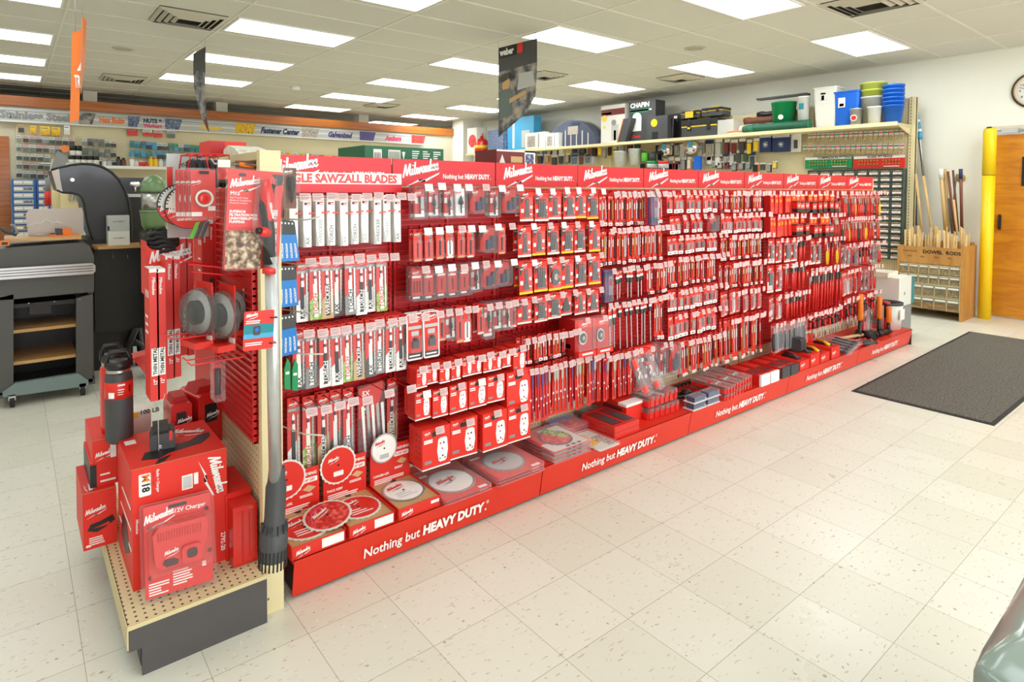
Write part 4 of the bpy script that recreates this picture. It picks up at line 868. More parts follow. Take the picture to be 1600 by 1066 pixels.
row(10, 3, 1.02, [('clam', 1), ('clam', 2)]+[('pliers', i) for i in range(2)], x1=.27, yf=.05, tags='clear_tag'); row(10, 4, .80, [('pliers', i) for i in range(4)], x1=.20, yf=.05, tags='clear_tag')
row(10, 5, .56, [('driver', i) for i in range(3)]+[('pliers', 1), ('pliers', 2)], x1=.20, yf=.05, tags='clear_tag')

for a, k in ROWS:
    sec, rn, z = a[:3]; zs = [q[0][2] for q in ROWS if q[0][0] == sec and q[0][2] < z-.04 and q[0][1] != rn]
    k['avail'] = z-(max(zs) if zs else .27)-.018
    do_row(*a, **k)
o = FAR_HOOKS.build('display_hooks'); o['kind'] = 'stuff'; tag(o, 'small far red hooks with pinkish price tags at the right half of the wall', 'hooks')
# ================================================================ END CAP
def px_box(x0, y0, x1, y1, Y):
    a = at(x0, y1, 'y', Y); c = at(x1, y0, 'y', Y); return a.x, a.z, c.x, c.z
EX = -.09; EZ = .168
e = empty('end_shelving', (EX, .3, 0), 'narrow cream pegboard end unit with grey base at the gondola end', 'shelving')
def eb(n, mb, lab=None):
    o = mb.build(n, e, (-EX, -.3, 0))
    if lab: o['label'] = lab
eb('back_panel', MB().box((EX+.012, -.095, .0), (EX+.045, .86, 1.615), 'pegboard_side'))
eb('post', MB().box((EX-.002, -.129, 0), (EX+.070, -.096, 1.632), 'cream_metal').box((EX+.028, -.1292, .35), (EX+.033, -.129, .355), 'brown').box((EX+.012, -.1292, .05), (EX+.018, -.129, .058), 'brown').box((EX+.04, -.1292, .52), (EX+.044, -.129, .524), 'brown'))
eb('top_rail', MB().box((EX, -.095, 1.60), (EX+.06, .86, 1.628), 'cream_edge'))
eb('deck', MB().box((-.51, -.165, EZ-.012), (EX+.012, .80, EZ), 'peg_deck').box((-.512, -.165, EZ-.075), (-.508, .80, EZ), 'cream_edge'))
eb('base', MB().prism([(-.507, .088), (-.507, EZ-.002), (EX-.002, EZ-.002), (EX-.002, 0), (-.473, 0), (-.473, .088)], 'y', -.168, -.160, 'deck_grey').box((-.470, -.12, 0), (-.462, .78, .15), 'deck_grey').box((-.512, -.170, EZ-.012), (EX-.002, -.160, EZ+.001), 'cream_edge'))
b = MB(); z0, z1 = .60, 1.50; b.box((EX-.006, -.085, z0), (EX, .40, z1), 'red_metal'); z = z0
while z < z1: b.box((EX-.016, -.085, z), (EX-.005, .40, z+.007), 'red_plastic'); z += .026
for y in (-.085, .39): b.box((EX-.018, y, z0), (EX-.004, y+.014, z1), 'red_metal')
b.box((EX-.012, .44, .45), (EX-.002, .80, 1.5), 'red_metal')
eb('slotted_panel', b, 'red slotted metal panel')
# wire rack with loop hooks
b = MB()
for (xa, ya, xb, yb) in ((295, 413, 403, 424), (300, 425, 396, 434), (262, 404, 330, 415)):
    b.tube([at(xa, ya, 'y', -.02), at(xb, yb, 'y', .05)], .003, 'red_metal', 5)
tag(b.build('wire_rack'), 'red wire rack arms crossing above the round clear packs', 'rack')
def loop(x0, y0, x1, y1, Y, lab):
    a = at(x0, y0, 'y', Y); c = at(x1, y1, 'y', Y)
    b = MB().tube([(a.x, Y, a.z+.012), (a.x+.012, Y, a.z), (c.x-.01, Y, a.z), (c.x+.006, Y+.02, a.z), (c.x+.006, Y+.05, a.z), (c.x-.01, Y+.07, a.z), (a.x+.012, Y+.07, a.z), (a.x, Y+.07, a.z+.012)], .0028, 'red_plastic', 6)
    tag(b.build('loop_hook'), lab, 'hook', 'red loop hooks on the end unit')
loop(293, 572, 384, 572, -.10, 'empty red wire loop hook below the clear round packs')
loop(262, 532, 350, 532, -.02, 'red wire loop hook just above the empty one')
# --- big cordless tool box
def carton(name, x0, x1, y0, y1, z0, z1, label, cat, group=None, m='red_box', rz=0):
    o = empty(name, ((x0+x1)/2, (y0+y1)/2, z0), label, cat, group, rz)
    w_, d_, h_ = (x1-x0)/2, (y1-y0)/2, z1-z0
    MB().box((-w_, -d_, 0), (w_, d_, h_), m).box((-w_, -d_, h_-.0005), (w_, -d_+.003, h_+.0006), 'kraft').build('carton', o)
    return o, w_, d_, h_
M_RZ90 = Matrix.Rotation(PI/2, 4, 'Y')
o, w_, d_, h_ = carton('tool_box', -.471, -.174, .008, .342, EZ, EZ+.406, 'big red cordless tool carton with white vertical logo, behind the charger pack', 'box')
b = MB()
b.put(logo(.046), 'white', Matrix.Translation((.088, -d_-.001, .385)) @ Matrix.Rotation(PI/2, 4, 'Y'))
b.rbox((-.128, -d_-.0008, .31), (-.092, -d_, .385), .004, 'y', 'white')
b.put(txt('M', .022, .04), 'orange', Matrix.Translation((-.118, -d_-.0014, .382)) @ Matrix.Rotation(PI/2, 4, 'Y')).put(txt('18', .022, .04), 'black', Matrix.Translation((-.118, -d_-.0014, .355)) @ Matrix.Rotation(PI/2, 4, 'Y'))
b.put(txt('Radio + Charger', .008, .02), 'white', Matrix.Translation((-.075, -d_-.0008, .39)) @ Matrix.Rotation(PI/2, 4, 'Y'))
for k in range(3): b.put(txt('Radio  Chargeur', .005), 'red_dark', Matrix.Translation((-.086-.009*k, -d_-.0008, .385)) @ Matrix.Rotation(PI/2, 4, 'Y'))
b.box((.002, -d_-.0008, .295), (.036, -d_, .345), 'white').box((.04, -d_-.0008, .305), (.054, -d_, .345), 'white')
for k in range(9): b.box((.005, -d_-.0012, .30+k*.0047), (.033, -d_-.0008, .302+k*.0047), 'grey')
b.put(txt('2792-20', .014, .03), 'white', Matrix.Translation((.127, -d_-.0008, .105)) @ Matrix.Rotation(PI/2, 4, 'Y'))
b.put(txt('Milwaukee', .008, .02, .2), 'white', Matrix.Translation((-.138, -d_-.0008, .24)) @ Matrix.Rotation(PI/2, 4, 'Y'))
b.build('front_print', o)
b = MB(); TT = Matrix.Translation((.03, .02, h_+.0008)) @ Matrix.Rotation(-.62, 4, 'Z') @ Matrix.Rotation(-PI/2, 4, 'X')
b.put(logo(.045), 'white', Matrix.Translation((.0, .10, h_+.001)) @ Matrix.Rotation(-.75, 4, 'Z') @ Matrix.Rotation(-PI/2, 4, 'X'))
b.prism([(-.11, -.10), (-.09, -.04), (-.05, -.035), (.06, -.02), (.10, .02), (.135, .02), (.13, -.02), (.09, -.07), (-.02, -.09), (-.06, -.12)], 'z', h_, h_+.0008, 'dark_metal')
b.prism([(-.08, -.165), (-.045, -.15), (-.02, -.11), (-.06, -.125)], 'z', h_, h_+.0012, 'black').box((-.135, .07, h_), (-.10, .11, h_+.0008), 'white')
b.build('top_print', o)
b = MB()
for k in range(3): b.box((-w_-.0008, -d_+.03, .12+.07*k), (-w_, d_-.03-.04*k, .128+.07*k), 'white')
b.prism([(-.10, .10), (-.04, .18), (.06, .17), (.10, .08), (0, .05)], 'x', -w_-.001, -w_, 'dark_metal'); b.build('side_print', o)
# --- charger in clamshell leaning on it
T = Matrix.Rotation(math.atan2(.075, .31), 4, 'X')
o = empty('charger_pack', (-.350, -.098, EZ+.002), 'clear clamshell with red battery charger leaning on the big carton', 'charger pack', rz=-.08)
o.rotation_euler = (-.22, 0, -.10); cw, ch = .112, .300
b = MB().box((-cw+.012, 0, .012), (cw-.012, .002, ch-.008), 'red_card').rbox((-.028, -.0008, ch-.028), (.028, 0, ch-.018), .004, 'y', 'black')
b.put(logo(.030), 'white', Matrix.Translation((-.098, -.0008, ch-.062))).put(txt('12V Charger', .013, .02), 'white', Matrix.Translation((-.012, -.0008, ch-.046)))
b.put(txt('Cargador de 12 V', .010), 'red_dark', Matrix.Translation((-.022, -.0008, ch-.062))).put(txt('Chargeur 12 V', .010), 'red_dark', Matrix.Translation((-.016, -.0008, ch-.078)))
line_block(b, -.09, -.0002, .055, .06, 5, 'white', .004, .004, seed=2); line_block(b, -.02, -.0002, .075, .07, 6, 'white', .004, .004, seed=3)
b.box((.068, -.0008, .065), (.08, 0, .08), 'white'); b.build('card', o)
t = MB().prism([(-.072, .115), (-.05, .10), (-.01, .102), (.02, .120), (.06, .122), (.078, .15), (.088, .205), (.080, .228), (-.060, .228), (-.078, .205)], 'y', -.040, -.003, 'red_plastic')
for k in range(17): t.box((-.064+k*.0078, -.0412, .186), (-.060+k*.0078, -.040, .214), 'red_dark')
t.rbox((.004, -.058, .105), (.064, -.04, .158), .014, 'y', 'red_plastic').rbox((.018, -.0585, .118), (.05, -.058, .148), .010, 'y', 'black').prism([(-.052, .116), (-.04, .104), (-.008, .106), (-.004, .118), (-.02, .128), (-.046, .128)], 'y', -.042, -.040, 'black')
t.put(logo(.014), 'white', Matrix.Translation((-.045, -.0415, .140))); t.build('charger', o)
s_ = MB().rbox((-cw, -.006, 0), (cw, .004, ch), .012, 'y', 'clear').prism([(-.088, .088), (.10, .088), (.10, .235), (-.088, .235)], 'y', -.064, -.006, 'clear_red'); s_.build('blister', o)
b = MB()
for x, z in ((-.082, .225), (-.085, .075), (.088, .245), (.092, .11)): b.disc((x, -.0068, z), .006, 'y', 'charcoal', 12, .002)
b.build('snap', o)
# --- red case in a sleeve, right
o = empty('tool_case', (-.135, .06, EZ), 'slim upright red plastic case in a red sleeve beside the cream post', 'tool case')
MB().rbox((-.040, -.13, .0), (.042, .16, .215), .015, 'x', 'red_plastic').build('case', o)
MB().box((-.046, -.06, -.0), (-.040, .175, .235), 'red_box').box((-.046, -.05, .216), (.046, .175, .236), 'red_box').build('sleeve', o)
b = MB().put(txt('FUEL', .02, .03), 'white', Matrix.Translation((-.030, -.1308, .21)) @ Matrix.Rotation(PI/2, 4, 'Y'))
MB().box((-.01, -.1312, .012), (-.006, -.130, .20), 'red_dark').box((.014, -.1312, .03), (.017, -.130, .19), 'red_dark').build('ridge', o)
# --- left column of cartons
def at_z(px, py, z): return at(px, py, 'z', z)
q = at_z(139, 858, EZ)
o, w_, d_, h_ = carton('light_box', -.580, -.474, .372, .66, EZ+.001, EZ+.001+(at(138, 772, 'y', .372).z-EZ), 'red carton with printed tool picture overhanging the deck at far left', 'box')
b = MB(); k = w_/.053
b.put(logo(.022), 'white', Matrix.Translation((-.045*k, -d_-.001, h_*.62)))
b.prism([(-.04*k, h_*.34), (-.03*k, h_*.44), (0, h_*.46), (.04*k, h_*.52), (.048*k, h_*.42), (.02*k, h_*.34), (-.01*k, h_*.28)], 'y', -d_-.001, -d_, 'dark_metal').prism([(-.02*k, h_*.36), (.03*k, h_*.42), (.03*k, h_*.36)], 'y', -d_-.0016, -d_-.001, 'red_plastic')
line_block(b, -.035, -d_, h_*.2, .05, 4, 'white', .004, .004, seed=5); b.box((-.045, -d_-.001, .01), (-.030, -d_, .018), 'white')
b.put(logo(.022), 'white', Matrix.Translation((-.03, -.06, h_+.001)) @ Matrix.Rotation(-PI/2-.2, 4, 'Z') @ Matrix.Rotation(-PI/2, 4, 'X')); b.build('front_print', o)
z1 = EZ+.001+h_
zc = at(150, 728, 'y', .42).z
o, w_, d_, h2 = carton('blower_box', -.552, -.462, .41, .66, z1, z1+.095, 'flat red and black carton on top of the left overhanging carton', 'box')
MB().box((-w_-.001, -d_-.001, 0), (-w_+.02, d_, h2*.9), 'black').box((-w_*.3, -d_-.0012, .015), (w_*.8, -d_, .022), 'white').box((-w_*.3, -d_-.0012, .04), (w_*.4, -d_, .046), 'white').build('print', o)
z2 = z1+h2
o, w_, d_, h3 = carton('drill_box', -.545, -.450, .40, .68, z2, z2+.085, 'red carton under the two insulated bottles', 'box')
b = MB(); b.box((w_*.2, -d_-.0012, .01), (w_*.6, -d_, .07), 'white'); b.put(logo(.02), 'white', Matrix.Translation((-w_*.8, -d_-.001, .02))).build('print', o)
z3 = z2+h3
def bottle(px, pyb, Y, z, r, h, m, label, wrap):
    p = at(px, pyb, 'y', Y); o = empty('insulated_bottle', (p.x, Y, z), label, 'bottle', 'insulated bottles on the left cartons')
    MB().lathe([(r*.86, 0), (r*.92, .006), (r, .02), (r, h*.70), (r*.95, h*.755), (r*.82, h*.775)], m, 28).build('body', o)
    MB().lathe([(r*.82, h*.775), (r*.84, h*.78), (r*.84, h*.815)], 'steel', 28).build('neck_ring', o)
    c = MB().lathe([(r*.84, h*.815), (r*.90, h*.82), (r*.90, h*.88), (r*.80, h*.90), (0.01, h*.905)], 'black', 28)
    c.tube([(-r*.8, 0, h*.84), (-r*.82, 0, h*.93), (-r*.55, 0, h), (r*.55, 0, h), (r*.82, 0, h*.93), (r*.8, 0, h*.84)], .0085, 'black', 8); c.build('lid', o)
    if wrap:
        w2 = MB(); n = 28; vs = []; fs = []
        w2.lathe([(r*1.012, h*.50), (r*1.012, h*.685)], 'red_card', 28)
        for (a0, a1, zz0, zz1, mm) in ((-2.45, -2.0, .515, .58, 'white'), (-1.75, -1.25, .645, .665, 'white'), (-1.75, -1.3, .60, .61, 'white'), (-1.75, -1.35, .575, .583, 'white'), (-1.75, -1.4, .55, .557, 'white'), (-.95, -.85, .56, .64, 'black')):
            k = 6
            for i in range(k):
                t0, t1 = a0+(a1-a0)*i/k, a0+(a1-a0)*(i+1)/k; R2 = r*1.02
                w2.add([(R2*math.cos(t0), R2*math.sin(t0), h*zz0), (R2*math.cos(t1), R2*math.sin(t1), h*zz0), (R2*math.cos(t1), R2*math.sin(t1), h*zz1), (R2*math.cos(t0), R2*math.sin(t0), h*zz1)], [(0, 1, 2, 3)], mm)
        w2.build('paper_band', o)
    return o
pb = at(187, 688, 'z', z3); Yb = pb.y
Rb = abs(at(210, 620, 'y', Yb).x-at(163.5, 620, 'y', Yb).x)/2*.97; Hb = at(187, 549, 'y', Yb).z-z3
bottle(187, 688, Yb, z3, Rb, Hb, 'charcoal', 'black insulated bottle with red paper band on the left cartons', True)
bottle(176, 668, Yb+.12, z3, Rb*.86, Hb*1.0, 'red_plastic', 'red insulated bottle standing behind the black one', False)
# --- battery with wire tag on the big carton
zt = EZ+.406; p = at(256, 700, 'z', zt); o = empty('battery_adapter', (p.x, p.y+.03, zt+.001), 'grey battery adapter standing on top of the big carton', 'battery', rz=-.15)
MB().prism([(-.038, 0), (.040, 0), (.044, .02), (.040, .055), (-.034, .055), (-.040, .03)], 'y', -.045, .05, 'charcoal').box((-.030, -.03, .055), (.020, .04, .078), 'dark_metal').build('body', o)
b = MB().box((.022, -.0455, .028), (.032, -.045, .062), 'red_card').put(txt('61', .010, .03), 'white', Matrix.Translation((-.012, -.0460, .018)) @ Matrix.Rotation(PI/2, 4, 'Y')); b.build('label_print', o)
MB().tube([(-.012, -.052, -.004), (-.012, -.052, .12), (.01, -.05, .20)], .0015, 'light_grey', 5).build('wire_stem', o)
# --- plastic cases and saw heads behind
def red_case(x0, y0, x1, y1, Y, d, lab, rz=0):
    ax0, az0, ax1, az1 = px_box(x0, y0, x1, y1, Y); o = empty('plastic_case', ((ax0+ax1)/2, Y+d/2, az0), lab, 'tool case', 'red plastic cases behind the big carton', rz)
    w_ = (ax1-ax0)/2; h_ = az1-az0
    MB().rbox((-w_, -d/2, 0), (w_, d/2, h_), min(w_, h_)*.3, 'y', 'red_plastic').build('shell', o)
    MB().box((-w_*.5, -d/2-.004, h_*.45), (w_*.4, -d/2, h_*.8), 'black').put(logo(.018), 'white', Matrix.Translation((-w_*.4, -d/2-.005, h_*.55))).build('latch', o)
    MB().prism([(-w_*.9, h_*.98), (w_*.9, h_*.98), (w_*.6, h_*1.12), (-w_*.6, h_*1.12)], 'y', -d*.3, d*.3, 'red_dark').build('handle', o)
red_case(268, 628, 300, 700, .40, .16, 'red plastic case behind the big carton, left of two'); red_case(302, 612, 345, 700, .43, .18, 'red plastic case behind the big carton against the slotted panel', 0.2)
# --- tall slim blade boxes
def slim(x0, y0, x1, y1, Y, d, lab, lo='white', word='THIN METAL'):
    ax0, az0, ax1, az1 = px_box(x0, y0, x1, y1, Y); w_ = ax1-ax0; h_ = az1-az0
    o = tag(MB().box((0, 0, 0), (w_, d, h_), 'red_card').box((-.0006, 0, 0), (0, d, h_), 'red_box').box((0, -.0006, h_-.012), (w_, d, h_+.0006), 'white').build('blade_carton', loc=(ax0, Y, az0)), lab, 'blade carton', 'tall slim blade cartons on the end unit')
    b = MB().box((w_*.12, -.001, h_*.19), (w_*.88, 0, h_*.40), lo); b.put(txt(word, w_*.42, .03), 'black' if lo == 'white' else 'white', Matrix.Translation((w_*.72, -.0016, h_*.20)) @ Matrix.Rotation(-PI/2, 4, 'Y'))
    b.put(txt('12"', w_*.4, .03), 'white', Matrix.Translation((w_*.72, -.001, h_*.12)) @ Matrix.Rotation(-PI/2, 4, 'Y')).put(txt('Milwaukee', w_*.36, .02, .2), 'white', Matrix.Translation((w_*.3, -.001, h_*.94)) @ Matrix.Rotation(PI/2, 4, 'Y'))
    b.put(txt('M18', d*.25, .04), 'white', Matrix.Translation((-.001, d*.75, h_*.78)) @ Matrix.Rotation(-PI/2, 4, 'Z') @ Matrix.Rotation(PI/2*0, 4, 'Y'))
    for k in range(3): b.box((-.001, d*.3, h_*(.5+.06*k)), (-.0005, d*.8, h_*(.52+.06*k)), 'white')
    b.build('print', o)
slim(236, 420, 247, 628, .12, .10, 'tall slim red blade carton at far left, nearest the bottles'); slim(247.5, 420, 258, 625, .12, .10, 'second tall slim red blade carton, touching the leftmost one')
slim(261, 400, 271, 593, .24, .10, 'third tall slim red blade carton, set higher'); slim(272, 400, 281, 590, .24, .10, 'fourth tall slim red blade carton, set higher')
slim(283, 368, 292, 556, .36, .10, 'fifth tall slim blade carton with grey label', 'charcoal', 'THICK METAL'); slim(293.5, 368, 302, 556, .36, .10, 'sixth tall slim blade carton with grey label', 'charcoal', 'THICK METAL')
slim(317, 350, 325, 500, .45, .08, 'seventh tall slim blade carton, furthest back by the panel', 'charcoal', 'METAL'); slim(327, 345, 335, 495, .45, .08, 'last tall slim blade carton, behind the green blades', 'charcoal', 'METAL')
# --- cloth bag with coil of black cable on top
p = at(256, 420, 'y', .40); ax0, az0, ax1, az1 = px_box(229, 445, 285, 392, .34)
o = empty('tool_bag', ((ax0+ax1)/2, .40, az0), 'red cloth tool bag with white logo left of the blade cartons', 'bag'); w_ = (ax1-ax0)/2; h_ = az1-az0
MB().prism(rrect(-w_, 0, w_, h_, .035, 4), 'y', -.05, .07, 'red_box').build('body', o); MB().put(logo(.05), 'white', Matrix.Translation((-w_*.8, -.051, h_*.35))).build('logo', o)
# stand carrying the bag
c0 = at(258, 378, 'y', .40); b = MB(); r0 = abs(at(285, 378, 'y', .4).x-at(231, 378, 'y', .4).x)/2
for k in range(5):
    rr_ = r0*(1-.03*k); zz = c0.z-.03+.016*k
    b.tube([(rr_*math.cos(t*PI/10)+.006*math.sin(3*t+k), rr_*.8*math.sin(t*PI/10), zz+.006*math.sin(t*1.3+k)) for t in range(21)], .009, 'black_rubber', 6)
b.tube([(-r0*.6, -r0*.5, c0.z+.05), (-r0*.2, -r0*.7, c0.z+.06), (.02, -r0*.6, c0.z), (r0*.6, -r0*.7, c0.z-.02)], .006, 'black_rubber', 6)
tag(b.build('coiled_cable', loc=(c0.x, .40, 0)), 'coil of thick black cable lying on the red cloth bag', 'cable')
# --- round clear hole-cutter packs with red cards
def round_pack(cx, cy, rp, Y, lab, card):
    c = at(cx, cy, 'y', Y); r_ = (at(cx, cy-44, 'y', Y).z-at(cx, cy+44, 'y', Y).z)/2*rp/27
    o = empty('dust_cover_pack', (c.x, Y, c.z), lab, 'drill accessory pack', 'round smoky packs with red cards')
    TM = Matrix.Rotation(-PI/2, 4, 'Y') @ Matrix.Rotation(.0, 4, 'X'); TM = Matrix.Rotation(.30, 4, 'Z') @ TM
    MB().lathe([(r_, -.012), (r_*1.0, .0), (r_*.97, .02), (r_*.8, .045), (r_*.45, .055), (.01, .057)], 'smoke_dark', 30, T=TM).build('bowl', o)
    MB().lathe([(r_*.5, -.01), (r_*.5, .03), (r_*.1, .035)], 'dark_metal', 20, T=TM).lathe([(r_*.88, .006), (r_*.9, .010)], 'light_grey', 30, T=TM).build('cutter', o)
    TC = Matrix.Rotation(.22, 4, 'Z')
    b = MB().box((.010, -.06, -r_*1.35), (.013, .05, r_*1.25), 'red_card', TC).box((-.05, -.06, -r_*1.38), (.012, .05, -r_*1.12), 'red_card', TC).box((.008, -.058, -r_*1.3), (.0098, -.02, -r_*.9), 'white', TC)
    b.put(txt('HOLE DOZER', .012, .03), 'white', TC @ Matrix.Translation((.006, -.035, -r_*.5)) @ Matrix.Rotation(-PI/2, 4, 'Z') @ Matrix.Rotation(-PI/2, 4, 'Y')); b.build('card', o)
round_pack(314, 487, 23, .02, 'smoky round hole cutter pack, left of two on the end unit', (313, 432, 330, 550)); round_pack(349, 492, 23, -.02, 'smoky round hole cutter pack, right of two, beside the hanging tag', (345, 435, 361, 553))
round_pack(372, 480, 17, .06, 'third smoky round pack half hidden behind the hanging tag', (376, 440, 384, 540))
# hanging clear pack under the loops
ax0, az0, ax1, az1 = px_box(330, 560, 347, 625, -.02); o = tag(MB().rbox((ax0, -.06, az0), (ax1, -.01, az1), .006, 'y', 'clear').build('step_bit_pack'), 'narrow clear pack with dark bit hanging below the loops', 'drill bit pack'); MB().cyl(((ax0+ax1)/2, -.035, az0+.02), ((ax0+ax1)/2, -.035, az1-.03), .010, 'dark_metal', 10).box((ax0+.004, -.02, az0+.03), (ax1-.004, -.018, az1-.02), 'red_card').build('bit', o)
# --- stack of clamshells and round blades up on the end unit
for i in range(4):
    x0 = 295-8*(3-i); ax0, az0, ax1, az1 = px_box(x0, 263, x0+46-(3-i)*1, 345, -.10+.045*(3-i)); Y = -.10+.045*(3-i)
    w_ = (ax1-ax0)/2; h_ = az1-az0; o = empty('grinding_disc_pack', ((ax0+ax1)/2, Y, az0), 'clear pack with red disc, %s in the fanned row left of the pump pack' % ['hindmost', 'third', 'second', 'front'][i], 'disc pack', 'fanned clear disc packs')
    MB().rbox((-w_, -.004, 0), (w_, .004, h_), .012, 'y', 'clear').build('blister', o)
    b = MB().box((-w_+.008, .0041, .01), (w_-.008, .0060, h_-.006), 'red_card').put(logo(.010), 'white', Matrix.Translation((-w_*.8, .0036, h_*.70))).box((-w_*.8, .0034, h_*.08), (-w_*.1, .004, h_*.16), 'white').box((w_*.3, .0034, h_*.18), (w_*.8, .004, h_*.27), 'offwhite'); b.build('card', o)
    TD = Matrix.Translation((0, -.006, h_*.42)) @ Matrix.Rotation(PI/2, 4, 'X')
    MB().lathe([(w_*.62, 0), (w_*.60, .008), (w_*.50, .010), (w_*.46, .002)], 'offwhite', 24, T=TD).lathe([(w_*.44, .0), (w_*.42, .006), (.012, .008)], 'red_plastic', 20, T=TD).build('disc', o)
    MB().rbox((-.014, -.006, h_-.02), (.016, -.004, h_-.010), .003, 'y', 'black').build('hang_slot', o)
for i, (cx, cy, rp, Y, nm) in enumerate(((281, 320, 35, .16, 'rear'), (295, 323, 37, .13, 'front'))):
    c = at(cx, cy, 'y', Y); r_ = abs(at(cx+rp, cy, 'y', Y).x-c.x)
    o = tag(MB().disc((0, 0, 0), r_, 'y', 'black', 40, .003).build('diamond_blade', loc=(c.x, Y, c.z)), 'round red and cream saw blade card, %s of two left of the disc packs' % nm, 'blade pack', 'round blade cards on the end unit')
    up = [(r_*.94*math.cos(t), r_*.94*math.sin(t)) for t in [PI*k/20-.12 for k in range(22)]]; dn = [(r_*.97*math.cos(t), r_*.97*math.sin(t)) for t in [PI+.12+(PI-.3)*k/20 for k in range(21)]]
    b = MB().prism(up, 'y', -.0026, -.0016, 'offwhite').prism(dn, 'y', -.003, -.0016, 'red_card')
    for k in range(20): t = PI*k/20; b.box((-.002, -.0034, r_*.86), (.002, -.0026, r_*.94), 'black', T=Matrix.Rotation(-t+PI/2, 4, 'Y'))
    b.put(logo(.024), 'white', Matrix.Translation((-r_*.85, -.0036, -r_*.30))).put(txt('6500 RPM', .008, .03), 'white', Matrix.Translation((-r_*.5, -.0036, -r_*.62))).box((-r_*.7, -.0034, -r_*.1), (r_*.3, -.0026, -r_*.06), 'red'); b.build('print', o)
# grey display card, black wheels in red wire cage
ax0, az0, ax1, az1 = px_box(262, 242, 325, 372, .22)
o = tag(MB().box((ax0, .22, az0), (ax1, .226, az1), 'light_grey').build('display_card'), 'grey printed card with arched lettering behind the round blades', 'display card')
g_ = txt('TURBO PRO', .012, .03); b = MB().put(g_, 'black', Matrix.Translation((ax0+.05, .2194, az1-.05)) @ Matrix.Rotation(-.5, 4, 'Y')).box((ax0-.0, .2194, az0), (ax1, .22, az0+.06), 'clear_red').box((ax0, .219, az0+.12), (ax0+.02, .22, az0+.26), 'red_card'); b.build('print', o)
a = at(293, 262, 'y', .12); c = at(352, 262, 'y', .12); rw = (at(293, 243, 'y', .12).z-a.z)
for i in range(6):
    x = a.x+(c.x-a.x)*i/6+.01
    tag(MB().lathe([(rw*1.15, 0), (rw*1.2, .006), (rw*1.2, .014), (rw*1.1, .018)], 'black_rubber', 26, T=Matrix.Translation((x, .15, a.z-.02)) @ Matrix.Rotation(PI/2, 4, 'Y') @ Matrix.Rotation(.0, 4, 'X')).build('abrasive_disc'), 'black wheel in the red wire cage, %s from the left' % od(i), 'abrasive disc', 'black wheels in the wire cage')
b = MB(); zt = a.z+rw*1.1
b.tube([(a.x-.01, .07, a.z-.02), (a.x, .07, zt), (c.x, .07, zt), (c.x+.005, .07, a.z-.02)], .0035, 'red_metal', 6).tube([(a.x-.01, .22, a.z-.02), (a.x, .22, zt), (c.x, .22, zt), (c.x+.005, .22, a.z-.02)], .0035, 'red_metal', 6)
for i in range(5): x = a.x+(c.x-a.x)*i/4; b.tube([(x, .07, zt), (x, .22, zt)], .003, 'red_metal', 5)
b.tube([(a.x+.05, .07, zt), (a.x+.06, .07, a.z-.02)], .003, 'red_metal', 5); b.build('x')
bpy.data.objects['x'].name = 'wire_cage'; tag(bpy.data.objects['wire_cage'], 'red wire cage holding the row of black wheels', 'rack')
# red carton and bits on top of the end unit
ax0, az0, ax1, az1 = px_box(318, 228, 374, 240, .55); zs = 1.628
o = tag(MB().box((ax0, .45, zs), (ax1, .62, az1+.01), 'red_box').box((ax0+.002, .4494, zs), (ax0+.06, .45, az1+.008), 'red_dark').put(logo(.014), 'white', Matrix.Translation((ax0+.07, .449, zs+.02))).build('small_carton'), 'low red carton lying on top of the end unit', 'box')
cz = at(430, 238, 'y', .5)
tag(MB().prism([(-.12, 0), (-.05, .03), (.04, .045), (.10, .03), (.11, 0)], 'x', .03, .15, 'cotton', T=Matrix.Translation((-.1, .3, 1.629))).build('folded_bag'), 'crumpled grey plastic bag on top of the end unit', 'bag')
# long white hook with small cards beside the pump pack
h0 = at(330, 248, 'y', -.05); h1 = at(402, 258, 'y', -.08)
tag(MB().tube([h0, at(335, 256, 'y', -.05), h1, (EX+.0, -.09, h1.z)], .0035, 'steel', 6).build('long_hook'), 'long bare steel hook above the pump pack', 'hook')
ax0, az0, ax1, az1 = px_box(339, 248, 360, 285, -.07); tag(MB().rbox((ax0, -.075, az0), (ax1, -.068, az1), .005, 'y', 'clear').box((ax0+.003, -.069, az0+.01), (ax1-.003, -.068, az1-.03), 'art_red').box((ax0+.002, -.0762, az1-.03), (ax1-.002, -.075, az1-.005), 'paper').build('small_pack'), 'small clear pack with grey tab on the long steel hook', 'accessory pack')
ax0, az0, ax1, az1 = px_box(368, 252, 400, 275, -.06); tag(MB().box((ax0, -.062, az0), (ax1, -.058, az1), 'brown').cyl((ax0+.01, -.066, az1-.012), (ax1-.01, -.066, az1-.02), .008, 'orange', 8).build('small_card'), 'small brown card with orange bits above the pump pack', 'accessory pack')
# green blade tips
for k in range(3):
    a = at(306+8*k, 348, 'y', .02+.03*k); c = at(300+9*k, 366, 'y', -.02+.03*k)
    tag(MB().prism([(0, 0), (.014, .004), (-.010, -.055), (-.022, -.055)], 'y', a.y, a.y+.003, 'lime' if k == 0 else 'charcoal', T=Matrix.Translation((a.x, 0, a.z))).build('blade_tip_pack'), ['green tipped blade pack poking out below the disc packs', 'dark blade pack beside the green one', 'second dark blade pack by the cream panel'][k], 'blade pack')
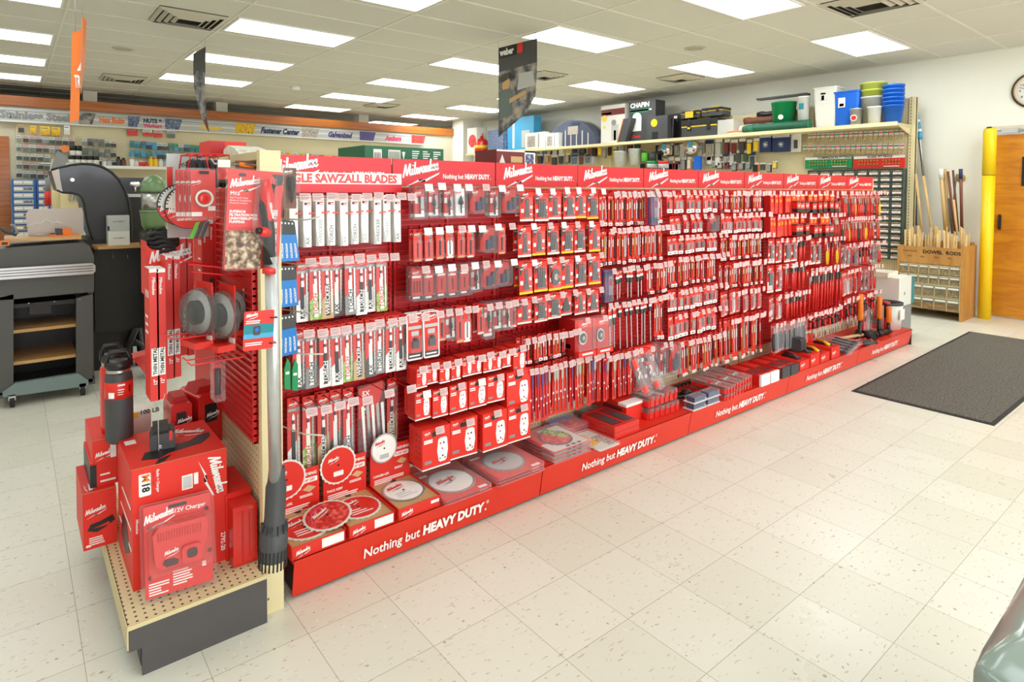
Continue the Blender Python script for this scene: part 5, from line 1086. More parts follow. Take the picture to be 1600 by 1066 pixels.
# --- transfer pump: card pack, pipe and strainer foot, tag
PY = -.34
q = [at(x, y, 'y', PY) for x, y in ((347, 268), (437, 262), (444, 413), (356, 430))]
pc = (q[0]+q[1]+q[2]+q[3])/4; pw = (q[1]-q[0]).length/2; ph = (q[0]-q[3]).length/2
o = empty('pump_pack', (pc.x, PY, pc.z), 'big red card with hand-held transfer pump and long pipe in front of the post', 'pump'); o.rotation_euler = (0, math.radians(3.0), 0)
b = MB().box((-pw+.004, 0, -ph+.004), (pw-.004, .002, ph-.004), 'red_card')
b.put(logo(.030), 'white', Matrix.Translation((-pw+.012, -.001, ph-.060))).put(txt('M12', .011, .03), 'white', Matrix.Translation((-pw+.012, -.001, ph-.082)))
for k in range(3): b.put(txt(['Stick Transfer Pump', 'Bomba de Transferencia', 'Pompe de Transfert'][k], .0045), 'white', Matrix.Translation((-pw+.012, -.001, ph-.092-.008*k)))
for k, s_ in enumerate(('SUPERIOR', 'FILTRATION FOR', 'UNINTERRUPTED', 'PUMPING')): b.put(txt(s_, .0075, .04), 'white', Matrix.Translation((-pw+.012, -.001, ph-.135-.0105*k)))
line_block(b, -pw+.012, 0, ph-.180, .06, 3, 'red_dark', .003, .003)
b.box((-pw+.006, -.0012, -ph+.006), (pw*.28, 0, -ph*.22), 'photo_soil').box((pw*.52, -.0006, -ph*.2), (pw*.54, 0, ph*.1), 'red')
for k in range(4): b.rbox((pw*.58, -.001, ph*.08-k*.038), (pw*.82, 0, ph*.08-k*.038+.020), .002, 'y', 'offwhite'); line_block(b, pw*.54, 0, ph*.06-k*.038, .024, 2, 'white', .002, .002, seed=k)
b.prism([(pw*.55, ph*.92), (pw*.96, ph*.92), (pw*.96, ph*.72), (pw*.7, ph*.68), (pw*.7, ph*.8)], 'y', -.0012, 0, 'charcoal').rbox((-pw*.6, -.0014, ph*.84), (-pw*.35, 0, ph*.9), .003, 'y', 'black').disc((pw*.70, -.0012, -ph*.80), .007, 'y', 'white', 12); b.build('card', o)
t = MB().tube([(pw*.05+.03, -.028, ph*.72), (pw*.25, -.03, ph*.3), (pw*.42, -.03, -ph*.2), (pw*.48, -.03, -ph*.86)], [.017, .019, .018, .019], 'black', 12)
t.build('pump_grip', o)
t = MB().tube([(pw*.02+.022, -.030, ph*.80), (pw*.16+.01, -.034, ph*.50), (pw*.36, -.036, ph*.05), (pw*.46, -.034, -ph*.35)], [.016, .0195, .0135, .006], 'red_plastic', 12)
t.lathe([(.021, -.02), (.021, -.004), (.014, .002)], 'red_plastic', 16, c=(pw*.50, -.03, -ph*.92)).cyl((pw*.02, -.05, -ph*.20), (pw*.34, -.035, -ph*.24), .013, 'red_plastic', 12, .018); t.cyl((-pw*.08, -.052, -ph*.20), (pw*.06, -.05, -ph*.20), .010, 'black', 12); t.put(txt('Milwaukee', .008, .03, .2), 'white', Matrix.Translation((pw*.30, -.0515, ph*.35)) @ Matrix.Rotation(PI/2-.25, 4, 'Y')); t.build('pump_body', o)
b = MB().rbox((-pw, -.004, -ph), (pw, .003, ph), .010, 'y', 'clear').prism([(pw*.0, ph*.84), (pw*.55, ph*.84), (pw*.72, -ph*.9), (-pw*.08, -ph*.22)], 'y', -.052, -.004, 'clear'); b.build('blister', o)
a = at(424, 400, 'y', PY-.03); c = at(431, 770, 'y', PY+.06); ft = at(437, 866, 'y', PY+.06)
inv = o.matrix_world
# the pipe hangs from the pump: same thing
bpy.context.view_layer.update(); inv = o.matrix_world.inverted()
A = inv @ a; Cc = inv @ c
rp_ = (at(443, 600, 'y', PY).x-at(421, 600, 'y', PY).x)/2*.94
MB().cyl(A, Cc, rp_, 'galvanised', 20).build('pipe', o)
rf = (at(458, 830, 'y', PY+.06).x-at(416, 830, 'y', PY+.06).x)/2; hf = c.z-ft.z
b = MB().lathe([(rf*.98, 0), (rf, .002), (rf, hf*.42), (rf*.86, hf*.44), (rf*.74, hf*.5), (rf*.74, hf*1.12), (rf*.62, hf*1.22), (rf*.58, hf*1.42), (rf*.5, hf*1.43)], 'charcoal', 24, T=Matrix.Translation((Cc.x, Cc.y, Cc.z-hf-.005)))
for k in range(22): t = 2*PI*k/22; b.box((-.0028, rf*.97, -hf*.12), (.0028, rf*1.03, hf*.18), 'black', T=Matrix.Translation((Cc.x, Cc.y, Cc.z-hf-.005)) @ Matrix.Rotation(t, 4, 'Z'))
for k in range(12): t = 2*PI*k/12; b.box((-.0015, rf*.7, hf*.42), (.0015, rf*.98, hf*.56), 'charcoal', T=Matrix.Translation((Cc.x, Cc.y, Cc.z-hf-.005)) @ Matrix.Rotation(t, 4, 'Z'))
b.build('strainer_foot', o)
ax0, az0, ax1, az1 = px_box(377, 481, 425, 548, PY-.03); w_ = ax1-ax0; h_ = az1-az0
tg = tag(MB().rbox((0, 0, 0), (w_, .0015, h_), .006, 'y', 'red_card').build('hang_tag', loc=(ax0, PY-.045, az0)), 'red hang tag with teal picture tied to the pump pipe', 'tag'); tg.rotation_euler = (0, .05, .08)
b = MB().box((0, -.0008, h_*.30), (w_*.99, 0, h_*.66), 'teal').box((0, -.001, h_*.30), (w_*.99, 0, h_*.42), 'sky').put(logo(.012), 'white', Matrix.Translation((.006, -.001, h_*.84))).rbox((w_*.30, -.0016, h_*.38), (w_*.55, 0, h_*.62), .006, 'y', 'charcoal').disc((w_*.42, -.0022, h_*.52), .006, 'y', 'bright_blue', 10)
line_block(b, .006, 0, h_*.76, w_*.5, 2, 'white', .003, .003); line_block(b, .006, 0, h_*.2, w_*.6, 2, 'white', .003, .003); b.build('print', tg)
MB().tube([(w_*.85, -.003, h_*.80), (w_*1.05, -.01, h_*.80), (w_*1.1, .02, h_*.80)], .0018, 'black', 5).tube([(w_*.85, -.003, h_*.14), (w_*1.05, -.01, h_*.14), (w_*1.1, .02, h_*.14)], .0018, 'black', 5).build('cable_tie', tg)
# brown-backed drill adapter pack at the post, right
ax0, az0, ax1, az1 = px_box(442, 261, 464, 328, -.12); w_ = ax1-ax0; h_ = az1-az0
o = tag(MB().box((.003, 0, .004), (w_-.003, .002, h_-.004), 'brown').put(logo(.010), 'white', Matrix.Translation((.006, -.001, h_*.85))).build('adapter_pack', loc=(ax0, -.12, az0)), 'brown card with black drill adapter beside the post top', 'accessory pack')
MB().lathe([(.002, -.045), (.008, -.02), (.009, .0), (.012, .01), (.012, .04), (.006, .05)], 'black', 12, c=(w_*.5, -.016, h_*.45)).build('adapter', o); MB().rbox((0, -.03, 0), (w_, .003, h_), .006, 'y', 'clear').build('blister', o)
# blue sleeves on four long pale hooks beside the post
for gi, (px, py, n) in enumerate(((446, 344, 4), (446, 417, 4), (446, 495, 4))):
    p = at(px, py, 'y', -.05); zt = p.z
    tag(MB().tube([(.02, .24, zt-.003), (.085+.03, -.02, zt-.003), (.13, -.11, zt+.012)], .003, 'offwhite', 6).build('long_hook'), 'long pale hook carrying blue sleeves, %s from the top' % od(gi), 'hook', 'pale hooks beside the cream post')
    for k in range(n):
        product('blue', k, (.022+k*.017, -.015+k*.012, zt-.002*k), 'blue and grey blade sleeve, %s from the left on the %s pale hook' % (od(k), od(gi)), 'blue blade sleeves beside the post', rz=.05, ry=-.04*k+.03*gi)
for k in range(2):
    p = at(449+k*12, 560+2*k, 'y', -.03); product('greent', 0, (p.x, -.03, p.z), 'small green tool pack below the blue sleeves, %s from the left' % od(k), 'green packs beside the post')
for gi, (px, py) in enumerate(((446, 562), (450, 690))):
    p = at(px, py, 'y', -.05); tag(MB().tube([(.02, .24, p.z), (.10, -.02, p.z), (.14, -.11, p.z+.014)], .003, 'offwhite', 6).build('long_hook'), ['bare pale hook above the green packs', 'lowest bare pale hook over the saw blade trays'][gi], 'hook', 'pale hooks beside the cream post')

ax0, az0, ax1, az1 = px_box(207, 556, 236, 612, .42); tag(MB().prism([(ax0, az1), (ax1, az1+.01), (ax1, az0), (ax0+.05, az0+.05), (ax0+.02, az0+.10)], 'y', .42, .50, 'red_plastic').build('side_bracket'), 'red metal bracket sticking out left of the slim blade cartons', 'bracket')
p = at(203, 655, 'y', .60); q_ = at(236, 640, 'y', .60); tag(MB().box((p.x, .60, EZ), (q_.x, .70, q_.z), 'offwhite').box((p.x, .599, p.z), (p.x+.03, .60, q_.z), 'yellow').put(txt('100 LB', .018, .03), 'charcoal', Matrix.Translation((p.x+.035, .598, p.z+.01))).build('labelled_carton'), 'white carton with yellow corner standing behind the bottles', 'box')
# ================================================================ THINGS LYING ON THE RED BASE DECK
DZ_ = ZD+.001
def blade_mb(r, body='offwhite', face='red_card', teeth=24, t=.003, tip='offwhite'):
    b = MB().disc((0, 0, t/2), r, 'z', body, t=t, teeth=teeth, td=r*.05)
    if face: b.disc((0, 0, t+.0004), r*.88, 'z', face, 36, t=.0008)
    b.disc((0, 0, t+.001), r*.06, 'z', 'black', 12, t=.001)
    return b
def flat(geo, x, y, z, ang=0): return Matrix.Translation((x, y, z)) @ Matrix.Rotation(ang, 4, 'Z') @ Matrix.Rotation(-PI/2, 4, 'X')
TR = [(.010, .222, 'red'), (.234, .435, 'red'), (.449, .655, 'white')]
for i, (x0, x1, kind) in enumerate(TR):
    xc = (x0+x1)/2; hw = (x1-x0)/2-.003; nm = ['first', 'second', 'third'][i]
    e = empty('blade_tray', (xc, .01, DZ_), 'open cardboard display tray for round saw blades, %s from the left' % nm, 'display tray', 'cardboard trays of round saw blades')
    b = MB().box((-hw, -.13, 0), (hw, .13, .040), 'kraft').box((-hw-.002, -.133, 0), (hw+.002, -.130, .046), 'red_card').box((-hw-.003, -.133, 0), (-hw, .133, .050), 'red_box').box((hw, -.133, 0), (hw+.003, .133, .050), 'red_box')
    b.box((hw*.1, -.1342, .006), (hw*.95, -.133, .040), 'white') if i < 2 else b.box((hw*.55, -.1342, .022), (hw*.95, -.133, .034), 'white')
    b.put(logo(.018), 'white', Matrix.Translation((-hw*.85, -.1338, .012))).disc((hw*.75, -.03, .0402), .016, 'z', 'black', 14, t=.0008).disc((hw*.1, .11, .0402), .014, 'z', 'black', 14, t=.0008)
    b.build('tray', e)
    c = MB().box((-hw, .126, -.0), (hw, .131, .205), 'red_card')
    c.put(txt(['FRAMING', 'FRAMING', 'FINISHING'][i], .012, .03), 'white', Matrix.Translation((hw*.18, .1252, .175))).rbox((hw*.18, .1248, .145), (hw*.92, .126, .165), .003, 'y', 'white').put(txt('7-1/4" 24T', .010, .03), 'red', Matrix.Translation((hw*.22, .1240, .150)))
    c.prism([(hw*.3, .12), (hw*.55, .135), (hw*.85, .12), (hw*.6, .105)], 'y', .1244, .126, 'tan').put(txt(['LONGER LIFE.', 'THICK KERF', 'LONGER LIFE'][i], .009, .03), 'white', Matrix.Translation((-hw*.85, .1252, .075)))
    line_block(c, -hw*.8, .126, .062, hw*1.5, 4, 'white', .004, .004, seed=i); line_block(c, hw*.2, .126, .098, hw*.6, 2, 'white', .003, .003, seed=i+5)
    c.build('back_card', e, (0, -.012, 0))
    k = blade_mb(.082 if i < 2 else .066, 'offwhite' if i < 2 else 'galvanised', 'red_card' if i < 2 else 'white', 24 if i < 2 else 40)
    k.put(logo(.016), 'white' if i < 2 else 'red', flat(0, -.045, .020, .0058)).rbox((-.022, -.045, .0042), (.022, -.025, .0056), .003, 'z', 'white' if i < 2 else 'light_grey')
    cb = k.build('card_blade', e, (-hw*.35, .110, .185 if i < 2 else .20)); cb.rotation_euler = (PI/2, 0, 0)
    bl = blade_mb(.094, 'offwhite' if i < 2 else 'galvanised', 'red_card' if i < 2 else 'white', 24 if i < 2 else 60)
    bl.put(logo(.026), 'white' if i < 2 else 'red', flat(0, -.06, .024, .0062)); line_block(bl, 0, 0, 0, 0, 0, 'white')
    for q in range(3): bl.box((-.05, -.02-.016*q, .0044), (.0+.02*q, -.016-.016*q, .0056), 'white' if i < 2 else 'light_grey')
    o = bl.build('circular_saw_blade', loc=(xc+(.0 if i else -.01), -.01+.01*i, DZ_+.0415)); tag(o, ['red faced round saw blade lying in the first tray', 'red faced round saw blade in the second tray, under the loose one', 'white round saw blade with red logo in the third tray'][i], 'saw blade')
bl = blade_mb(.096, 'offwhite', 'art_red', 24); bl.put(logo(.024), 'white', flat(0, -.05, .015, .0062)).tube([(-.07, 0, .005), (-.04, .055, .005), (.02, .07, .005)], .004, 'pink', 4)
o = bl.build('circular_saw_blade', loc=(.195, -.015, DZ_+.060)); o.rotation_euler = (.05, -.12, .2); tag(o, 'loose red round saw blade lying across the first and second trays', 'saw blade')
def flatpack(name, x0, x1, y0, y1, z, n, hh, label, cat, draw, group=None, m='red_card', shellm='clear', rz=0, sl='flat clear blade pack'):
    """n packs lying flat in a stack; each is a thing of its own"""
    for q in range(n):
        zz = z+q*(hh+.001); dx = rnd.uniform(-.004, .004) if n > 1 else 0
        lab = label if n == 1 else label+(', topmost' if q == n-1 else ', %s from the bottom' % od(q))
        o = MB().rbox((-(x1-x0)/2, -(y1-y0)/2, .001), ((x1-x0)/2, (y1-y0)/2, .003), .006, 'z', m)
        draw(o, (x1-x0)/2, (y1-y0)/2, .0032)
        o = o.build(name, loc=((x0+x1)/2+dx, (y0+y1)/2, zz)); o.rotation_euler = (0, 0, rz+dx*4); tag(o, lab, cat, group)
        MB().rbox((-(x1-x0)/2-.004, -(y1-y0)/2-.004, 0), ((x1-x0)/2+.004, (y1-y0)/2+.004, hh), .010, 'z', shellm).build('blister', o)
def big_blade(r, face, lm, teeth=50, body='galvanised'):
    def f(b, w, h, z):
        r_ = min(w, h)*r; b.merge(blade_mb(r_, body, face, teeth), Matrix.Translation((0, 0, z))); b.put(logo(r_*.30), lm, flat(0, -r_*.62, -.01, z+.0064)); b.box((-w*.9, h*.7, z), (-w*.5, h*.8, z+.001), 'white')
        b.box((w*.55, -h*.92, z), (w*.9, -h*.80, z+.001), 'white')
    return f
flatpack('saw_blade_pack', .672, .918, -.142, .142, DZ_, 2, .013, 'clear pack with large silver saw blade beside the third tray', 'blade pack', big_blade(.93, 'white', 'red', 60), 'silver blade packs on the deck')
flatpack('saw_blade_pack', .952, 1.232, -.150, .125, DZ_, 3, .013, 'red pack with grey round saw blade, second stack of blade packs', 'blade pack', big_blade(.78, 'light_grey', 'red', 30, 'grey'), 'grey blade packs on the deck')
def draw_c(b, w, h, z):
    b.box((-w*.95, -h*.95, z), (w*.95, h*.95, z+.0006), 'offwhite').box((-w*.95, -h*.2, z), (-w*.2, h*.95, z+.001), 'red_card').merge(blade_mb(min(w, h)*.72, 'charcoal', 'art_red', 20), Matrix.Translation((0, 0, z+.001)))
    b.prism([(-w*.2, h*.7), (w*.2, h*.9), (w*.7, -h*.1), (w*.3, -h*.3)], 'z', z+.005, z+.0062, 'art_green'); [b.box((w*(-.2+.3*k), -h*.9, z+.001), (w*(-.0+.3*k), -h*.78, z+.002), 'charcoal') for k in range(3)]
flatpack('blade_set_pack', 1.315, 1.575, -.138, .115, DZ_, 4, .017, 'clear blade set pack with yellow green picture strip', 'blade pack', draw_c, 'stack of clear blade set packs')
def draw_d(b, w, h, z): b.prism([(-w*.9, -h*.5), (-w*.3, h*.8), (w*.2, h*.8), (w*.3, -h*.3)], 'z', z, z+.001, 'art_yellow').box((w*.3, -h*.8, z), (w*.9, h*.3, z+.001), 'art_mixed')
flatpack('sanding_pack', 1.60, 1.755, -.175, .05, DZ_, 1, .014, 'yellow and black printed clear pack on the deck', 'accessory pack', draw_d, m='offwhite')
def draw_b(b, w, h, z): b.box((-w*.9, h*.4, z), (w*.9, h*.9, z+.001), 'bright_blue').merge(blade_mb(min(w, h)*.6, 'art_red', None, 24), Matrix.Translation((0, -h*.2, z)))
flatpack('blade_set_pack', 1.60, 1.79, .075, .235, DZ_, 3, .013, 'blue and red clear blade pack behind the yellow pack', 'blade pack', draw_b, 'blue and red blade packs')
def draw_g(b, w, h, z): b.box((-w*.9, h*.2, z), (w*.9, h*.9, z+.001), 'hose_green').merge(blade_mb(min(w, h)*.6, 'art_red', None, 24), Matrix.Translation((0, 0, z+.001)))
flatpack('blade_set_pack', 1.86, 2.05, .165, .24, DZ_, 3, .014, 'dark green edged blade pack against the pegboard', 'blade pack', draw_g, 'dark green blade packs', m='charcoal')
for q in range(2):
    o = empty('bit_set_case', (1.885, .005, DZ_+q*.034), ['red bit set case, lower of two behind the yellow pack', 'red bit set case with recessed lid, upper of two'][q], 'bit set', 'red bit set cases')
    MB().rbox((-.105, -.125, 0), (.105, .125, .032), .008, 'z', 'red_plastic').build('case', o)
    b = MB()
    for xx in (-.05, .05): b.rbox((xx-.042, -.10, .032), (xx+.042, .10, .0325), .01, 'z', 'maroon').box((xx-.03, -.08, .0325), (xx+.03, .02, .034), 'charcoal')
    b.box((-.1, -.126, .008), (.10, -.125, .022), 'red_card'); b.build('lid_recess', o)
def organizer(x, y, z, w, d, h, lab, rz=0, cols=6, group='clear lidded organizers'):
    o = empty('parts_organizer', (x, y, z), lab, 'organizer', group, rz)
    b = MB().rbox((-w/2, -d/2, 0), (w/2, d/2, h*.62), .008, 'z', 'red_plastic')
    for k in range(cols):
        xx = -w/2+w*(k+.5)/cols; b.box((xx-w*.05, -d/2-.006, h*.05), (xx+w*.05, -d/2, h*.62), 'red_plastic')
    for k in range(cols):
        yy = -d/2+d*(k+.5)/cols; b.box((-w/2-.005, yy-d*.05, h*.05), (-w/2, yy+d*.05, h*.62), 'red_plastic')
    b.build('base', o)
    b = MB()
    for k in range(cols):
        for j in range(3): b.box((-w*.44+w*.88*k/cols+.004, -d*.44+d*.88*j/3+.004, h*.62), (-w*.44+w*.88*(k+1)/cols-.004, -d*.44+d*.88*(j+1)/3-.004, h*.66), ['dark_metal', 'red_card', 'maroon', 'light_grey'][(k+j*2) % 4])
    b.build('bits', o)
    b = MB().rbox((-w/2-.003, -d/2-.003, h*.62), (w/2+.003, d/2+.003, h), .010, 'z', 'lid_clear').box((-w*.4, -d*.05, h), (-w*.1, d*.05, h+.004), 'red_card').box((w*.1, -d*.3, h), (w*.14, d*.3, h+.004), 'clear_red')
    for k in range(cols):
        xx = -w/2+w*(k+.0)/cols+.01; b.box((xx, -d/2-.008, h*.66), (xx+w*.05, -d/2, h*.95), 'red_plastic')
    b.build('lid', o); o2 = MB().put(logo(.022), 'white', flat(0, -w*.3, -d*.2, h+.001)).build('logo', o)
organizer(2.30, .075, DZ_, .29, .27, .062, 'large clear lidded organizer, lower of two on the deck', -.04); organizer(2.30, .085, DZ_+.068, .29, .27, .062, 'large clear lidded organizer, upper of two on the deck', .03)
o = empty('boxed_kit', (2.09, .10, DZ_+.001), 'red and white carton of bits beside the large organizers', 'box'); MB().box((-.08, -.11, 0), (.075, .13, .105), 'red_box').build('carton', o); MB().box((-.081, -.111, .09), (.076, -.05, .1055), 'white').box((-.0815, -.08, .02), (-.08, .06, .08), 'maroon').build('print', o)
# leaning clear packs, black rods
for k in range(2):
    p = at(1012+22*k, 612-10*k, 'y', -.02); o = empty('tube_pack', (p.x+.10*0, -.02+.02*k, DZ_+.135), 'clear tube pack with red card leaning on the organizers, %s' % ['left one', 'right one'][k], 'accessory pack', 'leaning clear tube packs'); o.rotation_euler = (-.35, -.18, .1)
    MB().rbox((-.032, -.03, 0), (.032, .01, .24), .010, 'y', 'clear').build('blister', o); MB().box((-.026, .0, .01), (.026, .002, .05), 'red_card').box((-.026, .0, .16), (.026, .002, .22), 'red_card').put(logo(.016), 'white', Matrix.Translation((-.020, -.001, .10)) @ Matrix.Rotation(-.6, 4, 'Y')).build('card', o)
for k in range(2):
    tag(MB().cyl((2.49, .10+.05*k, DZ_+.02), (2.62, -.05+.06*k, DZ_+.045), .012, 'black', 10).cyl((2.60, -.035+.06*k, DZ_+.042), (2.64, -.075+.06*k, DZ_+.049), .028, 'black', 14).build('extension_shaft'), 'black shaft with round collar beside the leaning packs, %s one' % ['front', 'rear'][k], 'drill accessory')
k = 0
for (x, y) in ((2.56, -.10), (2.71, -.10)):
    for q in range(2):
        o = tag(MB().box((-.07, -.035, 0), (.07, .045, .003), 'white').build('impact_socket_pack', loc=(x+.006*q, y, DZ_+q*.042)), 'dark socket pack in clear shell, %s of the %s pair near the kick plate' % (['lower', 'upper'][q], ['left', 'right'][k]), 'socket set', 'dark socket packs')
        MB().rbox((-.055, -.025, .003), (.05, .03, .032), .008, 'x', 'navy').box((.048, -.026, .004), (.056, .031, .034), 'purple').build('sockets', o); MB().rbox((-.062, -.032, .002), (.062, .038, .038), .008, 'x', 'clear').build('blister', o)
    k += 1
JX = [(2.86, 'first'), (3.00, 'second'), (3.14, 'third')]
for i, (x, nm) in enumerate(JX):
    for q in range(2 if i < 3 else 1): organizer(x, -.03+.02*i, DZ_+q*.046, .115, .25, .043, 'narrow clear lidded organizer, %s in the %s column' % (['lower', 'upper'][q], nm), .02*q, 3, 'narrow clear lidded organizers')
for i, (x, em) in enumerate(((3.33, 'white'), (3.46, 'white'), (3.62, 'charcoal'), (3.75, 'charcoal'))):
    for q in range(2):
        o = tag(MB().rbox((-.055, -.12, 0), (.055, .13, .036), .006, 'z', 'red_plastic').box((-.045, -.09, .036), (.045, .12, .0375), 'maroon').box((-.04, .0, .0375), (.04, .11, .040), 'red_card').build('hole_saw_kit', loc=(x, -.01, DZ_+q*.038)), 'long red tool case with %s end, %s of its pair, pair %s' % (['white', 'white', 'dark', 'dark'][i], ['lower', 'upper'][q], NUMW[i]), 'tool case', 'long red tool cases on the deck')
        MB().box((-.057, -.134, -.001), (.057, -.118, .037), em).build('end_sleeve', o)
tag(MB().tube([(2.72+.4*i/40+.0, .19+.006*math.cos(i*1.4), DZ_+.014+.007*math.sin(i*1.4)) for i in range(41)], .009, 'dark_metal', 6).build('auger_bit'), 'long dark spiral auger bit lying along the pegboard strip', 'auger bit')
tag(MB().cyl((3.16, .17, DZ_+.03), (3.42, .19, DZ_+.03), .026, 'charcoal', 16).cyl((3.34, .184, DZ_+.03), (3.40, .188, DZ_+.03), .0265, 'red_card', 16).build('bit_tube'), 'dark grey tube with red band lying by the pegboard strip', 'tube')
# red packs with yellow tools, dark upright pack
for i, (x, nm) in enumerate(((3.93, 'leftmost'), (4.10, 'second'), (4.27, 'third'), (4.46, 'fourth'))):
    o = empty('open_display_box', (x, -.02, DZ_), 'small open red display box on the deck, %s of four' % nm, 'display box', 'open red display boxes'); h = .07+.02*(i % 2)
    MB().box((-.075, -.11, 0), (.075, .12, h), 'red_box').put(logo(.02), 'white', Matrix.Translation((-.06, -.1108, h*.4))).box((-.07, .10, h), (.07, .12, h+.06), 'red_card').build('box_body', o)
    b = MB(); b.tube([(-.03, -.07, h+.012), (.0, -.02, h+.022), (.05, .06, h+.012)], .013, 'yellow' if i > 1 else 'charcoal', 8).tube([(.0, -.08, h+.012), (-.03, .05, h+.014)], .010, 'black', 6); b.build('tool', o)
for i in range(5):
    tag(MB().rbox((4.02+.018*i, -.06, DZ_+.10), (4.032+.018*i, .06, DZ_+.20), .02, 'x', 'charcoal').build('comb_file'), 'dark flat file standing over the red display boxes, %s from the left' % od(i), 'file', 'dark files standing on the deck')
# grey clear packs, red handles, hammers
for i in range(5):
    x = 4.62+.05*i; o = tag(MB().box((-.02, -.15, .002), (.02, .15, .004), 'art_red').build('ratchet_pack', loc=(x+.05, -.0, DZ_+.002+.012*i)), 'long clear pack with dark tool lying on the deck, %s in the fan' % od(i), 'tool pack', 'fan of long clear packs'); o.rotation_euler = (0, 0, -.25)
    MB().rbox((-.032, -.17, 0), (.032, .17, .032), .008, 'y', 'clear').build('blister', o); MB().cyl((0, -.14, .016), (0, .05, .016), .010, 'charcoal', 8).cyl((0, -.15, .016), (0, -.12, .016), .018, 'black', 12).build('tool', o)
for i in range(3):
    y = -.10+.05*i; x = 4.98
    tag(MB().cyl((x-.18, y+.06, DZ_+.02+.005*i), (x+.06, y-.01, DZ_+.02), .013, 'red_plastic', 10).cyl((x+.06, y-.01, DZ_+.02), (x+.22, y-.055, DZ_+.02), .016, 'charcoal' if i < 2 else 'red_plastic', 10).cyl((x+.22, y-.055, DZ_+.02), (x+.24, y-.061, DZ_+.02), .020, 'red_plastic', 12).build('demolition_bar'), 'red and black tool handle lying on the deck, %s of three' % ['front', 'middle', 'rear'][i], 'tool handle', 'tool handles on the deck')
tag(MB().cyl((4.95, .10, DZ_+.03), (5.32, -.02, DZ_+.045), .014, 'tan', 10).build('hammer_handle_x'), 'pale wooden hammer handle lying behind the red handles', 'hammer'); bpy.data.objects['hammer_handle_x'].name = 'mallet'
o = bpy.data.objects['mallet']; MB().cyl((5.36, .05, DZ_+.045), (5.30, -.10, DZ_+.045), .032, 'dark_metal', 16).build('mallet_head', o)
def hammer(px, pyt, pyb, Y, lab, h_or='orange'):
    p = at(px, pyb, 'y', Y); t = at(px, pyt, 'y', Y); h = max(.12, t.z-DZ_)
    o = empty('hammer', (p.x, Y, DZ_), lab, 'hammer', 'orange-tipped hammers standing upright')
    MB().lathe([(.014, h*.42), (.024, h*.46), (.022, h*.8), (.025, h*.98), (.020, h)], h_or, 10).build('grip', o); MB().lathe([(.012, .03), (.016, .05), (.014, h*.42)], 'black', 10).build('handle', o); MB().cyl((-.05, 0, .02), (.05, 0, .02), .018, 'dark_metal', 12).build('hammer_head', o)
hammer(1343, 460, 526, .0, 'upright hammer with orange grip, left one against the wall'); hammer(1373, 464, 519, -.03, 'upright hammer with orange grip, middle one before the grey pack'); hammer(1388, 480, 520, -.07, 'shorter upright hammer with orange grip, right one')
tag(MB().rbox((5.52, .06, DZ_), (5.60, .09, DZ_+.33), .01, 'y', 'art_red').box((5.50, .055, DZ_), (5.70, .10, DZ_+.27), 'clear').box((5.53, .07, DZ_+.02), (5.68, .085, DZ_+.24), 'light_grey').build('large_tool_pack'), 'tall grey and clear tool pack among the upright hammers', 'tool pack')
tag(MB().cyl((5.80, -.03, DZ_), (5.80, -.03, DZ_+.14), .022, 'red_plastic', 12).cyl((5.80, -.03, DZ_+.14), (5.80, -.03, DZ_+.27), .024, 'black', 12).cyl((5.80, -.03, DZ_+.27), (5.80, -.03, DZ_+.29), .026, 'red_plastic', 12).build('torch_tool'), 'red and black upright tool next to the white bucket', 'tool')
for i in range(4):
    x = 5.36+.10*i; o = tag(MB().cyl((-.05, 0, .03), (.05, 0, .03), .026, 'dark_metal', 12).build('hammer', loc=(x, -.06, DZ_)), 'steel hammer head lying near the end of the deck, %s from the left' % od(i), 'hammer', 'hammers lying at the deck end'); o.rotation_euler = (0, 0, .6-.3*i)
    MB().cyl((0, .02, .03), (.0, .17, .02), .014, ['tan', 'lime', 'charcoal', 'tan'][i], 8).build('handle', o)
o = empty('bucket', (6.03, .03, DZ_), 'white plastic bucket with printed label at the far deck end', 'bucket'); MB().lathe([(.10, 0), (.115, .24)], 'offwhite', 24).lathe([(.117, .235), (.119, .26), (.112, .262), (.108, .24)], 'charcoal', 24).build('pail', o); MB().box((-.06, -.118, .10), (.05, -.110, .20), 'paper').build('label', o)
o = empty('carton', (6.42, .22, .0), 'white and teal carton standing on a stack past the gondola end', 'box'); a0, b0, a1, b1 = px_box(1362, 478, 1401, 428, .3)
MB().box((-.12, -.17, 0), (.28, .25, .33), 'grey').build('stand', o); MB().box((-.14, -.19, .33), (.20, .22, .62), 'offwhite').box((.20, -.19, .33), (.29, .22, .60), 'teal').box((.0, -.1912, .44), (.03, -.19, .47), 'grey').build('carton_body', o); MB().box((-.18, -.1, .62), (.1, .15, .67), 'cotton').build('crumpled_bag', o)
